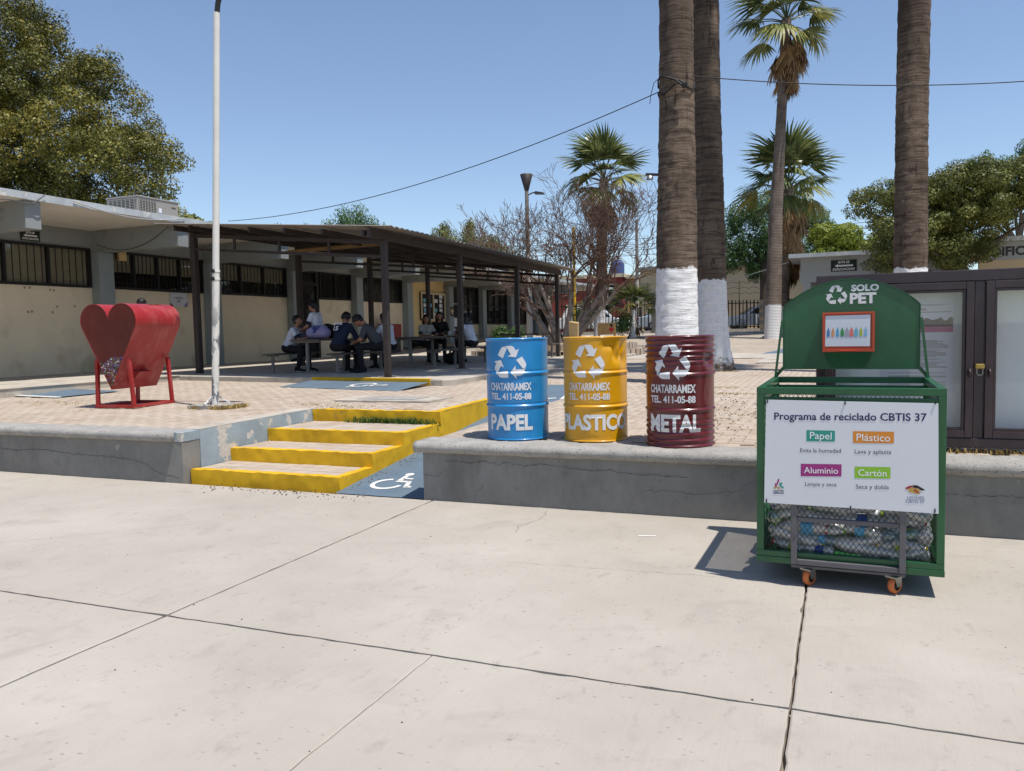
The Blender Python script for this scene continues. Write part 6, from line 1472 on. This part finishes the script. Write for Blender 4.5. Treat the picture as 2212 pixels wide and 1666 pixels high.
# ------------------------------------------------------------------ small things near the bare tree
t = thing('trash_can', 'black bin with a brown paper bag in it behind the drums', 'bin', (-8.4, 25.8, zp(25.8))); o = MB(); o.lathe([(.001, .02), (.21, .02), (.25, .60), (.29, .62), (.29, .66), (.24, .66), (.20, .1)], 20); o.build('bin_body', 'black_rubber', t, True)
mat('kraft', '#b59a70', .85, var=.1, scale=8)
t = thing('paper_bag', 'crumpled brown paper bag standing in the black bin', 'paper bag', (-8.25, 25.75, zp(25.8)+.45)); o = MB(); o.hexa([(-.14, -.1, 0), (.14, -.09, 0), (.13, .1, 0), (-.13, .1, 0)], [(-.17, -.05, .72), (.15, -.08, .66), (.16, .06, .70), (-.15, .07, .74)]); o.build('bag', 'kraft', t)
t = thing('wooden_sign', 'small brown sign board with a dark red diamond in the planter', 'sign', (-7.0, 25.3, zp(25.3))); o = MB(); o.box(-.30, .30, -.02, .02, .72, 1.10); o.build('board', 'wood_old', t)
for x in (-.26, .26): o = MB(); o.box(x-.03, x+.03, -.018, .022, 0, .719); o.build('stake', 'wood_old', t)
o = MB(); o.poly([(.16, .78), (.26, .90), (.16, .97), (.06, .90)], (0, -.0215, 0)); o.build('diamond', 'ink_red', t); o = MB(); o.poly([(.16+.05*math.cos(a*.6283), 1.02+.05*math.sin(a*.6283)) for a in range(10)], (0, -.0215, 0)); o.build('dot', 'ink_black', t)
m_ring = thing('brick_planter', 'low round brick planter at the foot of the bare tree', 'planter', (-9.4, 27.6, 0)); bp = MB().box(-.10, .10, -.055, .055, 0, .24).mesh('brick', 'paver_single')
for rr_, zz in ((2.6, .69), (2.2, .90)):
    n_ = int(2*math.pi*rr_/.23)
    for i in range(n_):
        a = 2*math.pi*i/n_
        if math.sin(a) < .55: obj('brick', bp, m_ring, loc=(rr_*math.cos(a)*1.25, rr_*math.sin(a), zz-.03), rot=(0, 0, a+math.pi/2))
o = MB(); o.lathe([(2.55, .86), (2.2, .90), (2.15, 1.08), (.001, 1.12)], 40); o.v = [(x*1.25, y, z) for x, y, z in o.v]; o.build('soil', 'soil', m_ring)
def bush(label, loc, r, n, m, seed): 
    t = thing('shrub', label, 'shrub', loc, 0, 'shrubs in the planter'); o = MB(); 
    for i in range(4): o.tube([(0, 0, 0), (r*.4*math.cos(i*1.6), r*.4*math.sin(i*1.6), r)], .012, 5)
    o.build('stem', 'bark_brown', t); crown('foliage', [((0, 0, r*.8), (r*.7, r*.7, r*.7)), ((r*.3, 0, r*1.1), (r*.4, r*.4, r*.4))], n, .05, seed, m, t, shell=.2)
bush('small leafy shrub behind the blue drum rim', (-10.6, 26.4, 1.08), .45, 500, 'leaf_dark', 61); bush('small leafy shrub between the bare trunks', (-11.6, 27.2, 1.08), .5, 500, 'leaf_dark', 62); bush('dark shrub beside the stubby fan palm', (-9.5, 37.0, 1.15), .8, 900, 'leaf_dark', 63); bush('tall dark shrub growing over the street fence', (-13.0, 42.6, 1.34), 1.3, 2200, 'leaf_dark', 64)
# ------------------------------------------------------------------ people
mat('skin', '#9c6f57', .55, var=.06, scale=10, bump=.05); mat('hair_black', '#14100f', .5, var=.3, scale=40, bump=.3, bscale=120)
for nm, c in dict(polo_white='#c9ccd6', trousers_grey='#3c3c42', trousers_black='#17171b', hoodie_navy='#17233a', shirt_grey='#46484c', shirt_beige='#a9a69f', jacket_black='#1a191b', shoe_black='#141416', sole_white='#b5b5b5', band_navy='#1c1f33').items(): mat(nm, c, .85, var=.10, scale=14, bump=.35, bscale=18, bdist=.012)
def capsule(mb, a, b, ra, rb, n=12):
    a = Vector(a); b = Vector(b); d = b-a; L = d.length
    if L < 1e-5: d = Vector((0, 0, 1)); b = a+d*1e-4
    d = d.normalized(); u = d.orthogonal().normalized(); w = d.cross(u); rows = []
    for k in range(5): t = math.pi/2*(1-k/4); rows.append((a-d*(ra*math.sin(t)), ra*math.cos(t)))
    for k in range(5): t = math.pi/2*(k/4); rows.append((b+d*(rb*math.sin(t)), rb*math.cos(t)))
    o = len(mb.v)
    for c, r in rows:
        r = max(r, 1e-4)
        for j in range(n): q = 2*math.pi*j/n; mb.v.append(tuple(c+(u*math.cos(q)+w*math.sin(q))*r))
    for i in range(len(rows)-1):
        for j in range(n): p = o+i*n+j; q = o+i*n+(j+1) % n; mb.f.append((p, q, q+n, p+n)); mb.m.append(0)
    mb.f.append(tuple(o+j for j in reversed(range(n)))); mb.m.append(0); mb.f.append(tuple(o+(len(rows)-1)*n+j for j in range(n))); mb.m.append(0)
def blob(name, prims, mats, parent, voxel=.011, smooth=4):
    """one continuous skin over tapered limbs; each face takes the material of the limb it lies nearest to"""
    mb = MB()
    for a, b, ra, rb, k in prims: capsule(mb, a, b, ra, rb)
    o = mb.build('tmp', None); r = o.modifiers.new('r', 'REMESH'); r.mode = 'VOXEL'; r.voxel_size = voxel; r.use_smooth_shade = True
    s_ = o.modifiers.new('s', 'SMOOTH'); s_.iterations = smooth; s_.factor = .5
    dg = bpy.context.evaluated_depsgraph_get(); dg.update(); me = bpy.data.meshes.new_from_object(o.evaluated_get(dg)); bpy.data.objects.remove(o); me.name = name
    names = sorted({p[4] for p in prims}); me.materials.clear()
    for m_ in names: me.materials.append(MATS[mats[m_]])
    nf = len(me.polygons); C = np.zeros(nf*3, np.float32); me.polygons.foreach_get('center', C); C = C.reshape(-1, 3); best = np.full(nf, 9.); ix = np.zeros(nf, np.int32)
    for a, b, ra, rb, k in prims:
        a = np.array(a, float); b = np.array(b, float); ab = b-a; L2 = max(ab@ab, 1e-9); t = np.clip(((C-a)@ab)/L2, 0, 1); d = np.linalg.norm(C-a-t[:, None]*ab, axis=1)-(ra+(rb-ra)*t); q = d < best; best[q] = d[q]; ix[q] = names.index(k)
    me.polygons.foreach_set('material_index', ix); me.polygons.foreach_set('use_smooth', np.ones(nf, bool)); me.update(); return obj(name, me, parent)
def V3(*a): return Vector(a)
def person(label, loc, rz, mats, lean=12, twist=0, head=(0, 0), arms=None, legs=None, hair='short', seat=.46, stand=False, sleeve='short', collar=False, sc_=1.0, side=0, glasses=False, printed=None):
    """local frame: x forward, y left, z up; seated with the hips over the origin"""
    t = thing('person', label, 'person', loc, rz, 'students'); P = []; A = lambda a, b, ra, rb, k: P.append((tuple(Vector(a)*sc_), tuple(Vector(b)*sc_), ra*sc_, rb*sc_, k))
    hz = seat+.09 if not stand else .92
    la = R(lean); up_ = V3(math.sin(la), -math.sin(R(side)), math.cos(la)).normalized(); fw = V3(math.cos(la), 0, -math.sin(la)); lf = V3(-math.sin(R(twist)), math.cos(R(twist)), 0)
    pel = V3(0, 0, hz); wa = pel+up_*.20; ch = pel+up_*.38+fw*.01; nk = pel+up_*.52; sh = {1: ch+up_*.07+lf*.165, -1: ch+up_*.07-lf*.165}
    A(pel+V3(0, .075, 0), pel-V3(0, .075, 0), .115, .115, 'leg'); A(pel+up_*.06, wa, .135, .125, 'top'); A(pel+up_*.03+lf*.06, pel+up_*.03-lf*.06, .118, .118, 'top'); A(wa+lf*.05, ch+lf*.075, .105, .110, 'top'); A(wa-lf*.05, ch-lf*.075, .105, .110, 'top'); A(sh[1]-lf*.03, sh[-1]+lf*.03, .072, .072, 'top'); A(ch+fw*.04, ch+up_*.05, .11, .09, 'top')
    hy, hp_ = head; q = Matrix.Rotation(R(hy), 3, 'Z'); hf = q @ V3(math.cos(R(hp_)), 0, -math.sin(R(hp_))); hl = q @ V3(0, 1, 0); hu = hf.cross(hl); hf0 = hf
    hc = nk+up_*.06+hu*.085+hf*.035
    A(ch+up_*.09, nk+up_*.05, .058, .052, 'skin'); A(nk, hc, .05, .06, 'skin')
    A(hc+hu*.025, hc-hu*.005+hf*.012, .085, .082, 'skin'); A(hc+hu*.03-hf*.03, hc+hu*.02, .088, .085, 'skin'); A(hc-hu*.05+hf*.045, hc-hu*.065+hf*.055, .052, .040, 'skin')
    A(hc-hu*.008+hf*.09, hc-hu*.025+hf*.105, .010, .014, 'skin'); A(hc-hu*.052+hf*.092, hc-hu*.053+hf*.093, .016, .016, 'skin')
    for s_ in (1, -1): A(hc+hl*s_*.084+hu*.005-hf*.01, hc+hl*s_*.09-hu*.03-hf*.005, .016, .012, 'skin')
    # arms: (elbow, wrist) as local points, hand direction follows the forearm
    df = {1: ((.10, .26, hz+.20), (.32, .16, hz+.20)), -1: ((.10, -.26, hz+.20), (.32, -.16, hz+.20))}
    if arms: df.update(arms)
    for s_ in (1, -1):
        e, w = V3(*df[s_][0]), V3(*df[s_][1]); S = sh[s_]; m_ = S.lerp(e, .55)
        # keep natural lengths
        ua = (e-S); e = S+ua.normalized()*.285; fa = (w-e); w = e+fa.normalized()*.245; m_ = S.lerp(e, .62)
        A(S, m_, .066, .056, 'top')
        if sleeve == 'short': A(m_, m_+(e-S).normalized()*.03, .0575, .056, 'trim'); A(m_, e, .044, .040, 'skin'); A(e, w, .042, .029, 'skin')
        else: A(m_, e, .056, .052, 'top'); A(e, e.lerp(w, .9), .052, .042, 'top'); A(e.lerp(w, .9), w, .03, .03, 'skin')
        f_ = (w-e).normalized(); pl = f_.cross(V3(0, 0, 1)); pl = pl.normalized() if pl.length > .1 else V3(0, 1, 0); dn = f_.cross(pl).normalized(); dn = dn if dn.z < 0 else -dn
        pm = w+f_*.075; A(w, w+f_*.03, .026, .028, 'skin'); A(w+f_*.03+pl*.02, pm+pl*.026, .017, .016, 'skin'); A(w+f_*.03-pl*.02, pm-pl*.026, .017, .016, 'skin'); A(w+f_*.04, pm, .018, .017, 'skin')
        for i, (off, ln) in enumerate(((-.031, .060), (-.0105, .072), (.0105, .068), (.031, .052))): b0 = pm+pl*off; b1 = b0+f_*ln*.55+dn*.012; b2 = b1+f_*ln*.30+dn*ln*.45; A(b0, b1, .0092, .0085, 'skin'); A(b1, b2, .0085, .0075, 'skin')
        tb = w+f_*.035+pl*.028*s_; A(tb, tb+f_*.035+pl*.028*s_+dn*.01, .012, .010, 'skin'); A(tb+f_*.035+pl*.028*s_+dn*.01, tb+f_*.065+pl*.03*s_+dn*.02, .010, .008, 'skin')
    # legs: (knee, ankle)
    dl = {1: ((.43, .12, seat+.07), (.40, .12, .09)), -1: ((.43, -.12, seat+.07), (.40, -.12, .09))}
    if stand: dl = {1: ((.03, .10, .50), (0, .11, .09)), -1: ((.03, -.10, .50), (0, -.11, .09))}
    if legs: dl.update(legs)
    shoes = []
    for s_ in (1, -1):
        kn, an = V3(*dl[s_][0]), V3(*dl[s_][1]); H = pel+V3(.02, s_*.085, -.01); A(H, kn, .098, .072, 'leg'); A(kn, kn.lerp(an, .35)+V3(-.015, 0, 0), .070, .062, 'leg'); A(kn.lerp(an, .35)+V3(-.015, 0, 0), kn.lerp(an, .93), .062, .050, 'leg'); A(kn.lerp(an, .9), an, .038, .036, 'sock')
        d_ = V3(1, s_*.12, -.04 if an.z < .12 else -.35).normalized(); shoes.append((an, d_))
    B = blob('body', P, mats, t)
    for an, d_ in shoes:
        Q = []; a0 = an-d_*.03; 
        for a, b, ra, rb, k in ((a0+V3(0, 0, .0), a0-V3(0, 0, .03)-d_*.02, .045, .044, 'shoe'), (an-V3(0, 0, .028), an+d_*.10-V3(0, 0, .045), .047, .040, 'shoe'), (an+d_*.10-V3(0, 0, .045), an+d_*.175-V3(0, 0, .055), .040, .030, 'shoe'), (an-d_*.05-V3(0, 0, .074), an+d_*.17-V3(0, 0, .078), .012, .012, 'sole'), (an-d_*.03-V3(0, .02, .074), an+d_*.15-V3(0, .02, .078), .012, .012, 'sole'), (an-d_*.03-V3(0, -.02, .074), an+d_*.15-V3(0, -.02, .078), .012, .012, 'sole')): Q.append((tuple(a*sc_), tuple(b*sc_), ra*sc_, rb*sc_, k))
        blob('shoe', Q, mats, t, .010, 2)
    Hh = []; HA = lambda a, b, ra, rb: Hh.append((tuple(Vector(a)*sc_), tuple(Vector(b)*sc_), ra*sc_, rb*sc_, 'hair'))
    HA(hc+hu*.055-hf*.02, hc+hu*.045-hf*.035, .088, .090); HA(hc+hu*.02-hf*.045, hc-hu*.01-hf*.04, .085, .075)
    for s_ in (1, -1): HA(hc+hu*.06+hl*s_*.035+hf*.01, hc+hu*.01+hl*s_*.062-hf*.03, .055, .045)
    rr = random.Random(len(label))
    if hair == 'short':
        for i in range(26): a = rr.uniform(0, 6.28); e = rr.uniform(.2, 1.4); d_ = (hf*math.cos(a)*math.cos(e)+hl*math.sin(a)*math.cos(e)+hu*math.sin(e)); p_ = hc+hu*.04-hf*.022+d_*.083; HA(p_, p_+d_*.014, .022, .012)
        HA(hc+hu*.085+hf*.035, hc+hu*.07+hf*.062, .035, .022)
    else:
        back = -up_*.30-fw*.02
        if hair == 'tail':
            b0 = hc+hu*.02-hf*.10; HA(b0, b0-V3(0, 0, .10)-hf*.02, .040, .044); HA(b0-V3(0, 0, .10)-hf*.02, b0-V3(0, 0, .32)+hf*.01, .044, .018)
        else:
            for s_ in (1, 0, -1):
                b0 = hc+hl*s_*.055-hf*.05+hu*.0; HA(b0, b0-V3(0, 0, .16)-hf*.03, .058, .055); HA(b0-V3(0, 0, .16)-hf*.03, b0-V3(0, 0, .36)-hf*.045+hl*s_*.02, .055, .026)
            for s_ in (1, -1): b0 = hc+hl*s_*.075+hu*.03+hf*.01; HA(b0, b0-hu*.14-hf*.01, .026, .022)
        for s_ in (1, -1): HA(hc+hu*.085+hf*.03, hc+hu*.045+hl*s_*.06+hf*.03, .026, .02)
    blob('hair', Hh, {'hair': 'hair_black'}, t, .010, 2)
    ey = MB()
    for s_ in (1, -1):
        c = (hc+hu*.012+hl*s_*.033+hf*.083)*sc_; ey.lathe([(.001, -.004), (.009, -.002), (.011, .002), (.009, .006), (.001, .008)], 8, tuple(c))
    ey.build('eyes', 'hair_black', t, True)
    if glasses:
        o = MB()
        for s_ in (1, -1): c = hc+hu*.012+hl*s_*.036+hf*.104; o.tube([tuple((c+(hl*math.cos(a*.628)+hu*math.sin(a*.628))*.026)*sc_) for a in range(11)], .0022, 5, cap=False); o.bar(tuple((hc+hu*.014+hl*s_*.062+hf*.10)*sc_), tuple((hc+hu*.012+hl*s_*.092)*sc_), .004, .004)
        o.bar(tuple((hc+hu*.014+hl*.010+hf*.105)*sc_), tuple((hc+hu*.014-hl*.010+hf*.105)*sc_), .004, .004); o.build('glasses', 'wire_black', t)
    if printed:
        for s_, w, h, dz in printed:
            V, F = densify(text2d(s_, w, h, bold=.03), .02); vs = []
            for x, y in V:
                c = pel+up_*(dz+y)-fw*.185+lf*(-x); cen = pel+up_*(dz+y); r_ = 1-.9*(x/.36)**2; vs.append(tuple((cen-fw*(.158*r_+.012+.012)-lf*x)*sc_))
            o = MB(); o.add(vs, F); o.build('printed_name', 'ink_white', t)
    return t
PW = dict(skin='skin', top='polo_white', trim='band_navy', leg='trousers_black', sock='polo_white', shoe='shoe_black', sole='sole_white')
def cl(**k): d = dict(PW); d.update(k); return d
# boy in white polo leaning towards the girl on the table
person('curly haired boy in white polo seated on the left bench leaning to the girl', (-11.72, 15.12, ZW), R(12), cl(), lean=26, head=(-6, -12), arms={1: ((.40, .22, .72), (.62, .10, .80)), -1: ((.40, -.22, .70), (.60, -.12, .78))}, legs={-1: ((.42, -.14, .50), (.30, -.14, .09)), 1: ((.44, .12, .50), (.46, .12, .09))})
person('girl in white polo with glasses sitting on the table top', (-10.98, 15.30, ZW+.30), R(186), cl(leg='trousers_grey'), lean=8, head=(-4, 18), hair='tail', glasses=True, arms={1: ((.14, .26, .74), (.36, .10, .66)), -1: ((.12, -.26, .74), (.34, -.12, .66))}, legs={1: ((.44, .14, .50), (.44, .16, .02)), -1: ((.40, -.10, .53), (.42, -.10, .10))}, seat=.445)
person('student in navy hoodie seen from behind, bent forward on the near bench', (-10.02, 14.62, ZW), R(80), cl(top='hoodie_navy', sleeve='x'), lean=24, head=(25, 40), sleeve='long', arms={1: ((.34, .24, .70), (.52, .08, .58)), -1: ((.36, -.24, .66), (.52, -.10, .56))}, printed=[('DENNIS', .25, .055, .43), ('15', .12, .10, .325)], sc_=1.05)
person('man in dark grey shirt bending his head down beside the hoodie student', (-9.22, 15.02, ZW), R(205), cl(top='shirt_grey', trim='shirt_grey', sock='trousers_black', sole='shoe_black'), lean=34, head=(10, 55), arms={1: ((.36, .26, .66), (.50, .02, .62)), -1: ((.34, -.26, .66), (.52, -.06, .62))}, legs={1: ((.42, .14, .52), (.34, .14, .09)), -1: ((.42, -.12, .52), (.44, -.12, .09))}, sc_=1.06)
person('student in white polo behind the corner post resting chin on hand', (-9.80, 16.45, ZW), R(165), cl(), lean=16, head=(0, 8), hair='short', arms={1: ((.30, .20, .78), (.30, .02, 1.02)), -1: ((.30, -.22, .74), (.46, -.06, .74))})
person('long haired girl in beige shirt at the left of the drinks table', (-10.75, 19.95, ZW), R(-35), cl(top='shirt_beige'), lean=6, head=(-25, 4), hair='long', arms={1: ((.20, .24, .74), (.42, .10, .76)), -1: ((.18, -.25, .74), (.42, -.12, .76))})
person('smiling long haired girl in black jacket behind the drinks table', (-10.72, 20.75, ZW), R(-62), cl(top='jacket_black', trim='jacket_black'), lean=8, head=(0, 4), hair='long', sleeve='long', arms={1: ((.20, .26, .76), (.44, .06, .78)), -1: ((.20, -.26, .76), (.44, -.08, .78))}, sc_=1.04, seat=.50)
person('girl in white polo with wavy hair leaning over the right of the drinks table', (-9.02, 19.35, ZW), R(165), cl(), lean=22, head=(5, 12), hair='long', arms={1: ((.34, .22, .80), (.44, .06, .98)), -1: ((.34, -.22, .74), (.52, -.06, .76))})
person('student standing by the classroom wall, only dark hair showing above the red bin', (-14.15, 13.25, .748), R(100), cl(top='shirt_grey', trim='shirt_grey', sock='trousers_black'), lean=2, stand=True, head=(0, 5), arms={1: ((.02, .28, 1.15), (.12, .26, .92)), -1: ((.02, -.28, 1.15), (.12, -.26, .92))})
# ------------------------------------------------------------------ bags and drinks
mat('bag_lilac', '#8f88ae', .85, var=.1, scale=9, bump=.4, bscale=14, bdist=.02); mat('bag_black', '#17171a', .8, var=.2, bump=.3)
t = thing('backpack', 'lilac quilted bag with dark cords lying on the first table', 'bag', (-10.72, 14.92, ZW+.742)); blob('bag_body', [((-.18, 0, .13), (.18, 0, .13), .13, .13, 'b'), ((-.10, 0, .20), (.12, .02, .20), .11, .11, 'b')], {'b': 'bag_lilac'}, t, .015)
for i in range(5): MB().tube([(-.12+.06*i, -.10, .29), (-.05+.03*i, -.135, .22), (.02-.02*i, -.14, .14)], .009, 6).build('cord', 'band_blue', t, True)
t = thing('backpack', 'black backpack lying behind the lilac bag on the table', 'bag', (-10.62, 15.22, ZW+.742)); blob('bag_body', [((-.16, 0, .14), (.18, .03, .13), .14, .13, 'b'), ((-.08, 0, .24), (.10, .02, .20), .11, .10, 'b')], {'b': 'bag_black'}, t, .015); MB().tube([(.12, -.12, .22), (.22, -.15, .15), (.24, -.14, .05)], .015, 6).build('strap', 'bag_black', t, True)
t = thing('backpack', 'black backpack on the floor under the middle bench', 'bag', (-9.15, 18.5, ZW)); blob('bag_body', [((-.14, 0, .16), (.14, 0, .15), .15, .14, 'b'), ((0, 0, .24), (.02, 0, .30), .12, .08, 'b')], {'b': 'bag_black'}, t, .015); MB().tube([(-.14, -.1, .25), (-.24, -.12, .14), (-.22, -.1, .02)], .015, 6).build('strap', 'bag_black', t, True)
t = thing('backpack', 'black backpack on the bench left of the girl in beige', 'bag', (-10.95, 19.75, ZW+.436)); blob('bag_body', [((-.12, 0, .12), (.12, 0, .12), .12, .11, 'b')], {'b': 'bag_black'}, t, .015); MB().tube([(.10, -.1, .16), (.2, -.12, .10), (.2, -.1, .02)], .013, 6).build('strap', 'bag_black', t, True)
t = thing('water_bottle', 'clear water bottle standing on the drinks table', 'bottle', (-9.75, 19.75, ZW+.741)); obj('bottle_body', protos[1][0], t); protos[1][1].build('bottle_cap', 'cap_blue', t, True); protos[1][2].build('bottle_label', 'band_blue', t, True)
t = thing('drink_cup', 'white cup standing beside the water bottle', 'cup', (-9.95, 19.85, ZW+.741)); o = MB(); o.lathe([(.001, 0), (.032, 0), (.045, .13), (.042, .13), (.03, .01)], 16); o.build('cup_body', 'sticker_white', t, True)
t = thing('drink_flask', 'dark flask held up by the girl at the right of the drinks table', 'flask', (-9.46, 19.5, ZW+.90)); o = MB(); o.lathe([(.001, 0), (.036, 0), (.038, .16), (.022, .19), (.022, .22), (.001, .23)], 16); o.build('flask_body', 'bag_black', t, True)
